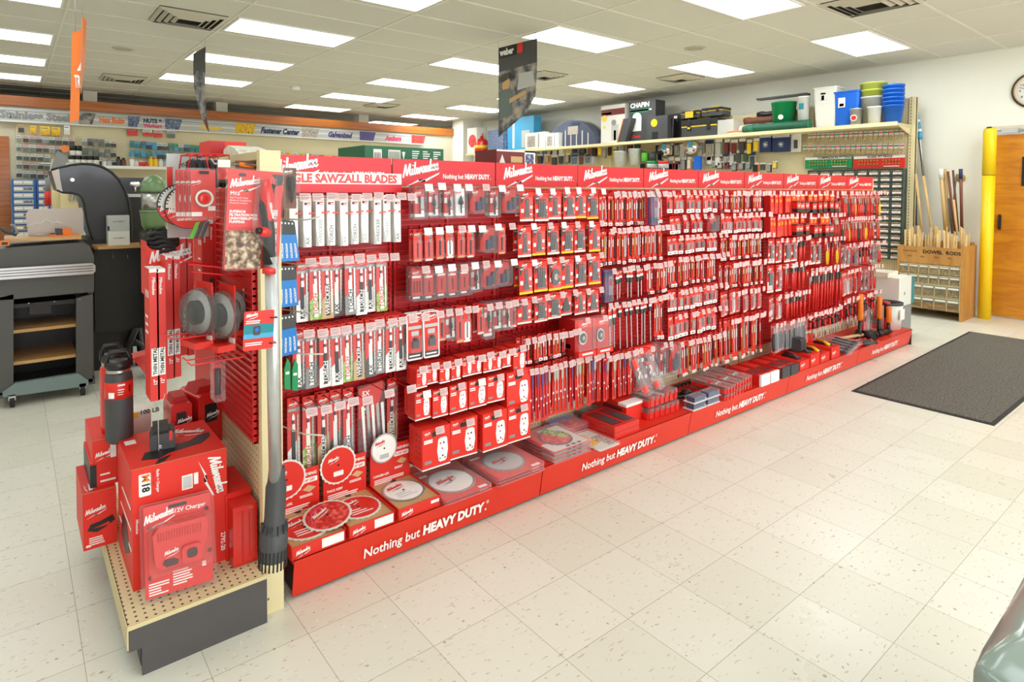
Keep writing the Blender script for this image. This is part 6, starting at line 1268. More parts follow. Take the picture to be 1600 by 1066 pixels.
# ================================================================ RIGHT WALL SHELVING
SX = 8.20                      # pegboard face; shelf reaches out to SF
SF = 7.72
ye = at(1428, 300, 'x', SX).y  # near end of the unit
zsh = at(1400, 190, 'x', SF).z; YE2 = 9.4
e = empty('wall_shelving', (8.3, 5, 0), 'long cream pegboard wall unit with one high shelf along the right wall', 'shelving')
def wb(n, mb): return mb.build(n, e, (-8.3, -5, 0))
ztop = at(1425, 153, 'x', SX).z
wb('pegboard', MB().box((SX, ye, .1), (SX+.03, YE2, ztop), 'pegboard_side'))
b = MB()
for k in range(0, 9): b.box((SX-.015, ye+1.22*k, 0), (SX+.03, ye+1.22*k+.07, ztop+.01), 'cream_metal')
for k in range(60): b.box((SX-.0155, ye+.045, .3+k*.04), (SX-.015, ye+.052, .32+k*.04), 'black')
wb('upright', b)
b = MB().box((SF, ye+.04, zsh-.035), (SX, YE2, zsh-.02), 'cream_metal').box((SF-.012, ye+.04, zsh-.045), (SF, YE2, zsh+.002), 'cream_metal').box((SF, ye+.04, zsh-.02), (SX, YE2, zsh-.012), 'cream_edge').prism([(SF+.02, zsh-.035), (SX, zsh-.035), (SX, zsh-.14)], 'y', ye+.05, ye+.06, 'cream_metal')
wb('shelf', b)
wb('base', MB().box((SF, ye, 0), (SX, YE2, .15), 'cream_metal'))
wb('back_face', MB().box((SX+.03, ye-.005, 0), (SX+.06, ye+.07, ztop+.01), 'cream_edge'))
ZS = zsh-.011
def shelf_y(px): return at(px, 200, 'x', 7.95).y
def sbox(name, px0, px1, pyt, label, cat='box', m='offwhite', xf=7.80, dep=.30, group=None, top=None):
    y1 = at(px0, 200, 'x', xf).y; y0 = at(px1, 200, 'x', xf).y; zt = at((px0+px1)/2, pyt, 'x', xf).z
    o = empty(name, (xf+dep/2, (y0+y1)/2, ZS), label, cat, group); w_ = (y1-y0)/2; h = zt-ZS
    MB().box((-dep/2, -w_, 0), (dep/2, w_, h), m).build('carton', o)
    return o, w_, h, dep
RF = Matrix.Rotation(-PI/2, 4, 'Z')     # lettering facing -x, reading towards -y
def face(o, h, items, dep, name='print'):
    b = MB()
    for it in items:
        if it[0] == 't': _, s, hh, y, z, m, bo = it; b.put(txt(s, hh, bo), m, Matrix.Translation((-dep/2-.002, y, z)) @ RF)
        elif it[0] == 'b': _, y0, z0, y1, z1, m = it; b.box((-dep/2-.0014, y0, z0), (-dep/2, y1, z1), m)
        elif it[0] == 'd': _, y, z, r, m = it; b.disc((-dep/2-.002, y, z), r, 'x', m, 18, .001)
    b.build(name, o)
# tall plastic tubs and bins, right end
def tub(px0, px1, pyt, m, label, cat, taper=.82, xf=7.84, dep=.3, name='waste_bin', rim=True):
    y1 = at(px0, 200, 'x', xf).y; y0 = at(px1, 200, 'x', xf).y; zt = at((px0+px1)/2, pyt, 'x', xf).z; w_ = (y1-y0)/2; h = zt-ZS
    o = empty(name, (xf+dep/2, (y0+y1)/2, ZS), label, cat)
    pts0 = rrect(-dep/2*taper, -w_*taper, dep/2*taper, w_*taper, .03); pts1 = rrect(-dep/2, -w_, dep/2, w_, .03); n = len(pts0)
    MB().add([(a, c, 0) for a, c in pts0]+[(a, c, h) for a, c in pts1], [(i, (i+1) % n, n+(i+1) % n, n+i) for i in range(n)]+[tuple(range(n))], m).build('body', o)
    if rim: MB().add([(a*1.0, c*1.0, h-.02) for a, c in pts1]+[(a*1.05, c*1.05, h-.02) for a, c in pts1]+[(a*1.05, c*1.05, h) for a, c in pts1]+[(a, c, h) for a, c in pts1], [((i), (i+1) % n, n+(i+1) % n, n+i) for i in range(n)]+[(n+i, n+(i+1) % n, 2*n+(i+1) % n, 2*n+i) for i in range(n)]+[(2*n+i, 2*n+(i+1) % n, 3*n+(i+1) % n, 3*n+i) for i in range(n)], m).build('rim', o)
    return o, w_, h, dep
def pail(px0, px1, pyt, m, label, zb=None, name='bucket', n=1, group=None, xf=7.98, taper=.8, cat='bucket'):
    y1 = at(px0, 200, 'x', xf).y; y0 = at(px1, 200, 'x', xf).y; zt = at((px0+px1)/2, pyt, 'x', xf).z; r = (y1-y0)/2*.95; z0 = ZS if zb is None else zb; h = zt-z0
    o = empty(name, (xf, (y0+y1)/2, z0), label, cat, group)
    MB().lathe([(r*taper, 0), (r*.97, h*.94), (r, h*.94), (r, h), (r*.95, h), (r*.9, h*.9), (r*taper*.94, .01)], m, 26).build('body', o)
    return o, r, h
o, w_, h, dep = tub(1269, 1305, 136, 'offwhite', 'tall white rectangular bin on the shelf, left of the blue bin', 'bin'); face(o, h, [('b', w_*.3, h*.62, -w_*.1, h*.86, 'paper'), ('b', w_*.25, h*.68, 0, h*.8, 'charcoal'), ('b', w_*.3, h*.82, -w_*.1, h*.86, 'red')], dep, 'label')
o, w_, h, dep = tub(1301, 1341, 142, 'bright_blue', 'blue rectangular waste bin with white sticker on the shelf', 'bin'); face(o, h, [('b', w_*.6, h*.55, w_*.05, h*.82, 'paper'), ('b', w_*.5, h*.58, w_*.15, h*.66, 'red')], dep, 'sticker')
for k in range(3): pail(1342, 1386, 152-11*k, 'frosted' if k == 0 else 'clear_yellow', ['translucent white pail at the bottom of the pail stack', 'yellow-green pail nested in the white one', 'topmost yellow-green pail of the stack'][k], ZS+.10*k, 'pail', group='stack of pails on the shelf', xf=8.0)
pail(1354, 1377, 167, 'white', 'small white pail with wire handle before the stack', xf=7.84)
o, r, h = pail(1327, 1347, 170, 'galvanised', 'small metal pail with round red badge at the shelf front', xf=7.80); MB().disc((-r*.92, 0, h*.45), r*.55, 'x', 'white', 16, .004).disc((-r*.95, 0, h*.45), r*.42, 'x', 'red', 16, .004).build('badge', o)
for k in range(6): pail(1377, 1413, 165-6.4*k, 'bright_blue', 'blue bucket, %s in the nested stack at the shelf end' % (['lowest', 'second', 'third', 'fourth', 'fifth', 'topmost'][k]), ZS+.035*k, 'bucket', group='nested blue buckets', xf=7.92, taper=.72)
o, r, h = pail(1205, 1244, 160, 'green', 'green round pail standing on the shelf above the hose', ZS+.13, xf=7.97); MB().disc((-r*.9, -r*.2, h*.25), .035, 'x', 'offwhite', 14, .02).build('sticker', o)
o, r, h = pail(1246, 1264, 151, 'white', 'white lidded tub with blue mark beside the green pail', ZS+.14, xf=7.93, taper=.95, name='tub', cat='tub'); MB().box((-r-.002, -.03, h*.45), (-r+.01, .03, h*.7), 'teal').build('mark', o)
# green corrugated hose, rolled covers, grille
def yy(px, x=7.85): return at(px, 190, 'x', x).y
b = MB(); ya, yb_ = yy(1168), yy(1266); n = 60
for i in range(n):
    y0 = ya+(yb_-ya)*i/n; y1 = ya+(yb_-ya)*(i+.6)/n
    b.cyl((7.84, y0, ZS+.07), (7.84, y1, ZS+.07), .070, 'hose_green', 12, cap=False)
b.cyl((7.84, ya, ZS+.07), (7.84, yb_, ZS+.07), .062, 'hose_green', 12); b.cyl((7.84, ya+.05, ZS+.07), (7.84, ya-.12, ZS+.07), .055, 'hose_green', 12, .074); tag(b.build('drain_hose'), 'dark green corrugated drain hose lying along the shelf', 'hose')
def roll(pa, pb, zoff, r, m, lab, x=8.06):
    a = at(pa, 190, 'x', x); c = at(pb, 190, 'x', x); b = MB()
    b.tube([(x, a.y+(c.y-a.y)*i/8, ZS+zoff+r+.006*math.sin(i*2.1)) for i in range(9)], [r*(1+.08*math.sin(i*1.7)) for i in range(9)], m, 12); tag(b.build('rolled_cover'), lab, 'roll', 'rolled covers on the shelf')
roll(1138, 1208, .0, .085, 'cotton', 'pale rolled cover lying behind the hose', 8.07); roll(1164, 1212, .16, .055, 'brown', 'brown rolled cover on top of the pale one', 8.07); roll(1184, 1242, .26, .04, 'black', 'black roll on top of the brown one', 8.08)
b = MB(); a = at(1184, 158, 'x', 7.98); c = at(1262, 148, 'x', 7.98)
b.box((7.94, c.y, c.z), (8.06, a.y, c.z+.025), 'black')
for k in range(26): yk = c.y+(a.y-c.y)*k/26; b.box((7.935, yk, c.z-.004), (7.94, yk+.012, c.z+.02), 'charcoal')
o = b.build('gutter_guard'); tag(o, 'long black slotted gutter guard lying on the pails and rolls', 'gutter guard')
tag(MB().lathe([(.13, 0), (.135, .02), (.135, .035)], 'white', 28).lathe([(.137, .03), (.137, .05), (.11, .056)], 'orange', 28).build('lidded_dish', loc=(7.86, yy(1152, 7.86), ZS)), 'round white dish with orange rim left of the hose', 'dish')
o, w_, h, dep = sbox('parts_case', 1121, 1146, 187, 'clear boxy case between the tool boxes and the orange dish', m='frosted', xf=7.85, dep=.2)
# black and yellow tool boxes: three
def toolbox(px0, px1, zb, pyt, lab, x=7.84):
    y1 = at(px0, 200, 'x', x).y; y0 = at(px1, 200, 'x', x).y; zt = at((px0+px1)/2, pyt, 'x', x).z; w_ = (y1-y0)/2; h = zt-zb
    o = empty('toolbox', (x+.12, (y0+y1)/2, zb), lab, 'toolbox', 'black and yellow toolboxes')
    MB().prism(rrect(-w_, 0, w_, h*.62, .02), 'x', -.12, .12, 'charcoal').build('body', o)
    MB().prism(rrect(-w_*1.02, h*.60, w_*1.02, h, .02), 'x', -.124, .124, 'black').box((-.126, -w_, h*.60), (.126, w_, h*.66), 'yellow').build('lid', o)
    MB().box((-.132, w_*.45, h*.4), (-.12, w_*.65, h*.85), 'black').box((-.132, -w_*.65, h*.4), (-.12, -w_*.45, h*.85), 'black').box((-.134, w_*.48, h*.5), (-.13, w_*.62, h*.6), 'yellow').build('latch', o)
    MB().box((-.01, -w_*.3, h), (.02, w_*.3, h+.03), 'yellow').build('handle', o)
    return h
def zpx(px, py, x): return at(px, py, 'x', x).z
h1 = toolbox(1065, 1120, ZS, 186, 'long black toolbox at the bottom of the toolbox stack')
toolbox(1064, 1093, ZS+h1+.03, 173, 'small black toolbox on the long one, left'); toolbox(1096, 1128, ZS+h1+.03, 168, 'black toolbox with yellow trim on the long one, right')
y0 = yy(1079, 7.8); tag(MB().box((7.80, y0-.04, ZS+h1+.03), (7.81, y0+.10, ZS+h1+.13), 'yellow').build('tool_card'), 'yellow card leaning between the two upper toolboxes', 'card')
# black bins with shovels, letter box, cartons
for k, (a, c, t_) in enumerate(((1046, 1066, 177), (1034, 1052, 186))):
    o, w_, h, dep = tub(a, c, t_, 'black', ['black coal bucket with white sticker, right one', 'black coal bucket, left one'][k], 'bucket', name='coal_bucket', xf=7.92-.1*k, dep=.2, taper=.7); face(o, h, [('b', w_*.3, h*.7, -w_*.2, h*.9, 'paper')], dep, 'sticker')
for k, px in enumerate((1039, 1051, 1056)):
    p = at(px, 172, 'x', 7.98); tag(MB().tube([(7.98, p.y, ZS+.20), (8.0, p.y+(.03 if k == 0 else -.01), ZS+.42)], .008, 'black', 6).box((7.965, p.y-.02, ZS+.10), (7.99, p.y+.02, ZS+.21), 'black').build('fire_shovel'), 'black shovel handle standing in the coal buckets, %s' % ['left one', 'middle one', 'right one'][k], 'shovel', 'black shovels in the coal buckets')
o, w_, h, dep = sbox('heater', 1011, 1043, 181, 'dark grey boxy heater with yellow sticker on the shelf', 'heater', 'charcoal', xf=7.73, dep=.13); face(o, h, [('d', w_*.3, h*.72, w_*.32, 'yellow'), ('b', w_*.5, 0, -w_*.1, h*.35, 'black')], dep)
o, w_, h, dep = sbox('sprayer_box', 983, 1024, 158, 'tall dark carton with CHAPIN lettering and white sprayer picture', m='charcoal', xf=7.90, dep=.26); face(o, h, [('t', 'CHAPIN', h*.11, w_*.92, h*.86, 'white', .05), ('b', w_*.9, h*.72, -w_*.5, h*.82, 'hose_green'), ('b', w_*.9, h*.76, -w_*.7, h*.80, 'offwhite'), ('b', w_*.75, h*.28, w_*.05, h*.62, 'offwhite'), ('d', w_*.4, h*.60, w_*.35, 'offwhite'), ('t', 'Classic', h*.07, w_*.8, h*.12, 'red', .03), ('b', -w_*.4, h*.5, -w_*.8, h*.6, 'light_grey'), ('b', -w_*.4, h*.3, -w_*.8, h*.4, 'light_grey')], dep)
b = MB(); y0 = yy(978, 7.78); y1 = yy(966, 7.78)
b.prism([(y0, ZS), (y1, ZS), (y1-.14, ZS+.42), (y0-.14, ZS+.42)], 'x', 7.76, 7.88, 'charcoal').prism([(y1+.014, ZS), (y1, ZS), (y1-.14, ZS+.42), (y1-.126, ZS+.42)], 'x', 7.755, 7.885, 'orange'); tag(b.build('leaning_box'), 'slim dark box with orange edge leaning before the sprayer cartons', 'box')
o, w_, h, dep = sbox('sprayer_box', 939, 976, 164, 'tall white and dark red sprayer carton on the shelf', m='offwhite', xf=7.90, dep=.26); face(o, h, [('b', w_, h*.74, -w_, h*.90, 'maroon'), ('b', w_*.9, h*.77, w_*.1, h*.82, 'white'), ('d', w_*.7, h*.68, w_*.22, 'yellow'), ('b', w_*.1, h*.1, -w_*.5, h*.5, 'light_grey'), ('b', -w_*.1, h*.1, -w_*.3, h*.35, 'black'), ('d', -w_*.1, h*.55, w_*.2, 'grey'), ('d', w_*.7, h*.45, w_*.1, 'yellow')], dep)
# domed blue-grey cover
ya, yb_ = yy(937, 7.9), yy(858, 7.9); yc = (ya+yb_)/2; R1 = (yb_-ya)/2; zt = zpx(900, 187, 7.9)-ZS
prof = [(R1*math.cos(t), zt*math.sin(t)) for t in [PI*k/16 for k in range(17)]]
o = MB().prism(prof, 'x', -.12, .16, 'smoke').prism([(p*.97, q*.96) for p, q in prof], 'x', -.115, .14, 'navy').build('window_well_cover', loc=(7.95, yc, ZS)); tag(o, 'large domed blue-grey plastic cover standing on the shelf', 'cover')
b = MB()
for k in range(7): b.box((-.128, -R1*.7+R1*.22*k, .01), (-.12, -R1*.66+R1*.22*k, zt*(.35+.3*math.sin(PI*(k+1)/8))), 'light_grey')
b.box((-.13, -R1*.3, zt*.45), (-.122, R1*.1, zt*.75), 'art_mixed').box((-.13, -R1*.35, zt*.78), (-.122, -R1*.05, zt*.86), 'navy'); b.build('ribs', o)
for q, (a, c, t_, lab) in enumerate(((821, 852, 207, 'low white carton with colour picture at the far end of the shelf'), (853, 873, 208, 'low white carton beside the domed cover'))):
    o, w_, h, dep = sbox('low_carton', a, c, t_, lab, xf=7.73, dep=.12); face(o, h, [('b', w_*.8, h*.15, w_*.0, h*.8, 'art_mixed'), ('b', -w_*.3, h*.1, -w_*.4, h*.9, 'grey')], dep)
o, w_, h, dep = sbox('light_blue_carton', 793, 834, 183, 'light blue carton behind the hanging grill banner', m='sky', xf=7.92, dep=.22); face(o, h, [('b', w_*.6, h*.1, w_*.45, h*.9, 'offwhite'), ('b', -w_*.1, h*.1, -w_*.7, h*.6, 'light_grey')], dep)
o, w_, h, dep = sbox('clear_carton', 762, 786, 203, 'clear and printed carton beside the red gas can', m='art_blue')
o = empty('gas_can', (7.95, yy(752, 7.95), ZS), 'round red metal gas can with yellow band on the shelf', 'gas can'); MB().lathe([(.15, 0), (.16, .02), (.16, .28), (.13, .33), (.05, .37), (.05, .42)], 'red_plastic', 22).build('body', o); MB().lathe([(.162, .12), (.162, .20)], 'yellow', 22).build('band', o); MB().tube([(0, -.08, .36), (0, -.05, .47), (0, .05, .47), (0, .08, .36)], .012, 'red_plastic', 6).build('handle', o)
o, w_, h, dep = sbox('tool_carton', 730, 745, 200, 'white and orange printed carton at the far end, left of the gas can', m='offwhite'); face(o, h, [('d', -w_*.1, h*.5, w_*.8, 'art_red')], dep)
# packs hanging below the shelf: rows of mixed packs
cols = ['charcoal', 'steel', 'art_mixed', 'light_grey', 'orange', 'navy', 'brown', 'art_blue', 'offwhite', 'black', 'maroon', 'yellow', 'dark_metal', 'hose_green']
wp = {}
def wallpack(y, z, w_, h, m, m2, lab, group, cat='hanging pack', name='carded_tool', x=None):
    k = (round(w_, 2), round(h, 2), m, m2)
    if k not in wp:
        b = MB().box((-.002, -w_/2, -h), (0, w_/2, 0), m); b.box((-.004, -w_/2, -h*.22), (-.002, w_/2, -.005), 'offwhite' if m not in ('offwhite', 'light_grey') else 'navy'); b.rbox((-.03, -w_*.32, -h*.92), (-.003, w_*.32, -h*.26), w_*.12, 'x', m2); b.cyl((-.002, 0, -.01), (.12, 0, -.01), .003, 'steel', 5); wp[k] = b.data(name)
    o = bpy.data.objects.new(name, wp[k]); C.objects.link(o); o.location = (x or SX-.13, y, z); tag(o, lab, cat, group); return o
mat('clear_pack', (176, 172, 166), .25); cols += ['clear_pack', 'clear_pack', 'grey']
r = random.Random(4)
def wrow(px0, px1, py, wpx, h, rn, mats, what='hanging tool pack'):
    n = 0; px = px0
    while px < px1:
        wd = wpx*r.uniform(.8, 1.25); p = at(px+wd/2, py, 'x', SX-.13); q = at(px+wd, py, 'x', SX-.13); w_ = abs(at(px, py, 'x', SX-.13).y-q.y)*.9; m = r.choice(mats); m2 = r.choice(mats)
        wallpack(p.y, p.z+r.uniform(-.02, .02), w_, h*r.uniform(.9, 1.3), m, m2, '%s below the shelf, %s from left in the %s' % (what, od(n), rn), 'packs hanging in the '+rn)
        px += wd*1.08; n += 1
wrow(845, 925, 222, 10, .22, 'upper far row', cols); wrow(740, 925, 240, 9, .20, 'lower far row', cols[:8]); wrow(958, 1000, 222, 9, .16, 'short upper row', cols); wrow(1000, 1030, 238, 9, .16, 'short lower row', cols)
wrow(1090, 1128, 217, 14, .30, 'middle row', ['steel', 'art_mixed', 'grey', 'light_grey']); wrow(1132, 1180, 217, 11, .20, 'upper yellow row', ['maroon', 'art_mixed', 'charcoal', 'yellow', 'navy']); wrow(1140, 1182, 236, 11, .20, 'lower yellow row', ['yellow', 'art_green', 'charcoal', 'light_grey'])
wrow(1030, 1090, 246, 8, .20, 'lowest middle row', cols); wrow(760, 850, 226, 9, .22, 'farthest upper row', cols[:8]); wrow(926, 958, 226, 8, .2, 'short far row', cols); wrow(1024, 1068, 224, 9, .2, 'row behind the clamp lamps', cols[:10]); wrow(1092, 1130, 240, 10, .2, 'second middle row', cols[:9]); wrow(1000, 1060, 253, 8, .14, 'lowest row by the tubs', cols); wrow(1112, 1210, 252, 9, .12, 'lowest right row', cols)
for k, (a, c) in enumerate(((1187, 1205), (1207, 1234))):
    y1 = at(a, 214, 'x', SX-.14).y; y0 = at(c, 214, 'x', SX-.14).y; zt = zpx(a, 212, SX-.14); zb = zpx(a, 238, SX-.14)
    o = tag(MB().box((0, 0, 0), (.06, y1-y0, zt-zb), 'navy').box((-.001, .0, (zt-zb)*.86), (.061, y1-y0, zt-zb+.03), 'light_grey').disc((-.002, (y1-y0)/2, (zt-zb)*.45), .045, 'x', 'art_blue', 18, .002).disc((-.004, (y1-y0)/2, (zt-zb)*.45), .018, 'x', 'offwhite', 12, .002).build('faucet_box', loc=(SX-.14, y0, zb)), 'navy blue boxed pack with round emblem, %s one' % ['narrow left', 'wide right'][k], 'boxed pack')
y1 = at(1235, 216, 'x', SX-.1).y; y0 = at(1252, 216, 'x', SX-.1).y; zt = zpx(1240, 208, SX-.1); tag(MB().box((0, 0, -.27), (.004, y1-y0, 0), 'offwhite').box((-.02, .05, -.22), (0, y1-y0-.06, -.10), 'charcoal').build('sprayer_pack', loc=(SX-.1, y0, zt)), 'white backed clear pack with dark part right of the navy packs', 'hanging pack')
# clamp lamps and buckets
def clamp_lamp(px, py, rp, lab):
    c = at(px, py, 'x', 7.95); r_ = (at(px+rp, py, 'x', 7.95)-c).length*.85
    o = empty('clamp_lamp', c, lab, 'lamp', 'aluminium clamp lamps under the shelf'); o.rotation_euler = (0, 0, .25)
    MB().lathe([(r_, 0), (r_*.98, .01), (r_*.7, .07), (r_*.3, .12), (r_*.22, .18)], 'chrome', 28, T=Matrix.Rotation(PI/2, 4, 'Y')).build('reflector', o); MB().box((-.02, -.03, -r_*.1), (.0, .03, r_*.7), 'sky').build('tag_card', o); MB().tube([(0.1, 0, 0), (.12, 0, .12), (.05, 0, .2)], .006, 'black', 6).build('cord', o)
clamp_lamp(1038, 233, 10.5, 'silver clamp lamp with blue tag hanging under the shelf'); clamp_lamp(1079, 229, 12.5, 'larger silver clamp lamp hanging to the right under the shelf')
for k, (a, c, t_) in enumerate(((954, 976, 237), (977, 998, 233))):
    x = 7.8; y1 = at(a, 250, 'x', x).y; y0 = at(c, 250, 'x', x).y; zt = zpx(a, t_, x); r_ = (y1-y0)/2*.9
    o = empty('metal_bucket', (x+.1, (y0+y1)/2, zt-.28), 'galvanised bucket hanging under the shelf, %s one' % ['left', 'right'][k], 'bucket', 'galvanised buckets'); MB().lathe([(r_*.66, 0), (r_*.95, .25), (r_, .26), (r_, .285), (r_*.93, .285), (r_*.6, .01)], 'galvanised', 24).build('pail', o)
p = at(1089, 246, 'x', 7.9); tag(MB().rbox((0, -.06, -.2), (.05, .06, .02), .02, 'x', 'bright_blue').build('glove_bag', loc=(7.9, p.y, p.z)), 'blue cloth bag hanging below the larger clamp lamp', 'bag')
for k, (px, m) in enumerate(((1008, 'lime'), (1020, 'charcoal'))):
    p = at(px, 243, 'x', 7.9); tag(MB().lathe([(.06, -.1), (.06, .04), (.05, .05)], m, 14).build('jar', loc=(7.9, p.y, p.z)), ['lime green jar on the display below the shelf', 'dark jar next to the lime green one'][k], 'jar')
for k, (px, m) in enumerate(((1019, 'green'), (1037, 'red_card'))):
    p = at(px, 254, 'x', 7.85); tag(MB().lathe([(.085, -.09), (.085, -.02)], 'frosted', 18).lathe([(.09, -.02), (.09, .02), (.08, .025)], m, 18).build('parts_tub', loc=(7.85, p.y, p.z)), ['clear tub with green lid', 'clear tub with red lid'][k]+' just above the red header signs', 'tub')
# fittings: two rows of small bags, one bag each
def fitrow(px0, px1, py0, py1, n, rn, seed):
    rr2 = random.Random(seed)
    a = at(px0, py0, 'x', SX-.10); c = at(px1, py1, 'x', SX-.10)
    for k in range(n):
        t = (k+.5)/n; y = a.y+(c.y-a.y)*t; z = a.z+(c.z-a.z)*t; w_ = abs(c.y-a.y)/n*.8
        key = ('fit', round(w_, 3), rn, k % 4)
        if key not in wp:
            b = MB().box((-.001, -w_/2, -.11), (0, w_/2, 0), 'offwhite').box((-.002, -w_/2, -.03), (-.001, w_/2, -.012), ['teal', 'red', 'teal', 'pink'][k % 4]).rbox((-.02, -w_*.42, -.115), (-.002, w_*.42, -.055), .01, 'x', 'brass_bits').cyl((0, 0, -.006), (.1, 0, -.006), .003, 'steel', 5); wp[key] = b.data('fitting_bag')
        o = bpy.data.objects.new('fitting_bag', wp[key]); C.objects.link(o); o.location = (SX-.10, y, z); tag(o, 'bag of brass fittings, %s from left, %s' % (od(k), rn), 'fitting bag', 'fitting bags in the '+rn)
fitrow(1262, 1414, 210, 203, 20, 'upper row by the cream upright', 1); fitrow(1254, 1414, 228, 225, 20, 'second row by the cream upright', 2)
def board(px0, px1, pyt, pyb, m, word, lab):
    x = SX-.06; y1 = at(px0, 250, 'x', x).y; y0 = at(px1, 250, 'x', x).y; zt = zpx(px1, pyt, x); zb = zpx(px1, pyb, x); w_ = y1-y0
    o = empty('fitting_chart', (x, y0, zb), lab, 'display board'); MB().box((0, 0, 0), (.012, w_, zt-zb), m).box((-.001, 0, (zt-zb)*.80), (0, w_, zt-zb), 'white').put(txt(word, .028, .03), 'black', Matrix.Translation((-.002, w_*.72, (zt-zb)*.84)) @ RF).box((-.001, w_*.1, (zt-zb)*.12), (0, w_*.4, (zt-zb)*.18), 'white').build('board', o)
    b = MB()
    for j in range(2):
        for k in range(14):
            if k == 6: continue
            b.cyl((0, w_*(.1+.06*k), (zt-zb)*(.62-.28*j)), (-.02, w_*(.1+.06*k), (zt-zb)*(.62-.28*j)), .010+.004*((k*3) % 3), 'gold', 8)
    b.build('sample_fittings', o)
board(1258, 1331, 244, 262, 'green', 'COMPRESSION FITTINGS', 'green display board with rows of brass fittings'); board(1334, 1414, 242, 262, 'red_card', 'FLARE FITTINGS', 'red display board with rows of brass fittings')
# cabinets of small drawers with labels
def drawers(px0, px1, pyt, x, nrow, ncol, rh, lab, m='bin_green', fm='bin_green'):
    y1 = at(px0, 300, 'x', x).y; y0 = at(px1, 300, 'x', x).y; zt = zpx((px0+px1)/2, pyt, x); w_ = (y1-y0)/ncol
    o = empty('drawer_cabinet', (x, y0, zt-rh*nrow), lab, 'drawer cabinet', 'grey-green drawer cabinets'); H = rh*nrow
    b = MB().box((.02, 0, 0), (.2, y1-y0, H), m)
    for j in range(nrow+1): b.box((0, 0, j*rh-.005), (.02, y1-y0, j*rh+.005), m)
    for k in range(ncol+1): b.box((0, k*w_-.005, 0), (.02, k*w_+.005, H), m)
    b.build('frame', o); dd = MB().box((-.006, .012, .008), (.02, w_-.012, rh*.62), 'bin_clear').box((-.010, .02, rh*.12), (-.006, w_-.02, rh*.42), 'white').box((-.0105, .03, rh*.24), (-.010, w_-.03, rh*.30), 'red').box((-.0105, .03, rh*.16), (-.010, w_-.05, rh*.19), 'grey').box((-.002, .02, rh*.62), (.02, w_-.02, rh*.72), 'brass_bits').data('drawer')
    for j in range(nrow):
        for k in range(ncol):
            c = bpy.data.objects.new('drawer', dd); C.objects.link(c); c.parent = o; c.location = (0, k*w_, j*rh)
drawers(1338, 1411, 264, SX-.12, 14, 4, .082, 'tall grey-green cabinet of small labelled drawers beside the cream upright'); drawers(1262, 1336, 266, SX-.12, 5, 4, .082, 'grey-green drawer cabinet below the green board')
# white paper sheets on top of the gondola
o = MB().prism([(-.02, 0), (.34, .035), (.42, .0), (.36, -.04)], 'y', 0, .22, 'paper', T=Matrix.Translation((4.15, .33, 1.60))).build('paper_sheets'); tag(o, 'crumpled white paper sheets lying on top of the red gondola', 'paper')
o = MB().prism([(-.3, 0), (-.05, .08), (.1, .05), (.1, 0)], 'y', .0, .2, 'cotton', T=Matrix.Translation((4.1, .36, 1.55))).build('paper_bag'); tag(o, 'crumpled pale bag beside the white paper on top of the gondola', 'bag')
# ---------------------------------------------------------------- dowel rod rack
DX = 7.80; a = at(1404, 440, 'x', DX); c = at(1500, 440, 'x', DX); y1, y0 = a.y, c.y; z1 = zpx(1450, 386, DX); z0 = 0
e = empty('dowel_rack', (DX, y0, 0), 'tan wooden dowel rod rack with clear bins beside the yellow pipe guard', 'rack'); W = y1-y0
b = MB().box((0, -.02, 0), (.52, 0, z1+.02), 'oak_panel').box((0, W, 0), (.52, W+.02, z1), 'oak_panel').box((.50, 0, 0), (.52, W, z1+.05), 'oak_panel').box((0, 0, .14), (.5, W, .165), 'oak_panel').box((-.004, 0, z1-.20), (.012, W, z1), 'oak_panel').box((.26, 0, .16), (.27, W, z1-.2), 'bin_beige')
for k in range(7): b.disc((.03, -.0205, .12+k*.13), .006, 'y', 'black', 8, .001)
b.build('frame', e)
t = MB().put(txt('DOWEL  RODS', .038, .03), 'black', Matrix.Translation((-.006, W*.60, z1-.075)) @ RF); t.put(txt('HARDWOOD', .016, .02), 'brown', Matrix.Translation((-.006, W*.93, z1-.065)) @ RF)
for k in range(4): line_block(t, 0, 0, 0, .05, 2, 'brown', .005, .005, T=Matrix.Translation((-.005, W*(.86-.22*k), z1-.11)) @ RF, seed=k)
t.build('lettering', e)
rows_ = [(z1-.32, .105, 6), (z1-.44, .105, 6), (z1-.585, .14, 5), (z1-.735, .14, 5)]
for (z, h, n) in rows_:
    for k in range(n):
        w_ = W/n; bb = MB().box((.0, .006, 0), (.012, w_-.006, h), 'bin_clear').box((.012, .004, 0), (.25, w_-.004, .01), 'bin_beige').box((-.004, .0, h-.004), (.02, w_, h+.006), 'bin_beige').box((-.004, -.003, 0), (.02, .003, h), 'bin_beige').box((-.006, .01, h*.74), (0, w_-.01, h*.9), 'offwhite')
        q = bb.build('clear_bin', e, (0, W-w_*(k+1), z)); pg = MB(); rp = random.Random(k*7+int(z*100))
        for i in range(0 if (k == 3 and h > .12 and z < .3) else 14): yy_ = rp.uniform(.02, w_-.02); zz_ = rp.uniform(.008, h*.45); pg.cyl((.03, yy_, zz_), (.055, yy_+rp.uniform(-.025, .025), zz_+rp.uniform(-.006, .012)), .006, 'pine', 6)
        if pg.v: pg.build('wooden_pegs', q)
rp = random.Random(3)
for k in range(58):
    y = y0+W*(.03+.94*(k/57))+rp.uniform(-.01, .01); x = DX+rp.uniform(.06, .42); h = z1+rp.uniform(.10, .24); r_ = rp.choice((.005, .007, .009, .012, .016))
    tag(MB().cyl((x, y, .17), (x+rp.uniform(-.03, .03), y+rp.uniform(-.04, .04), h), r_, 'pine', 7).build('dowel_rod'), 'pale wooden dowel standing in the rack, %s from the left' % od(57-k), 'dowel', 'dowels standing in the rack')
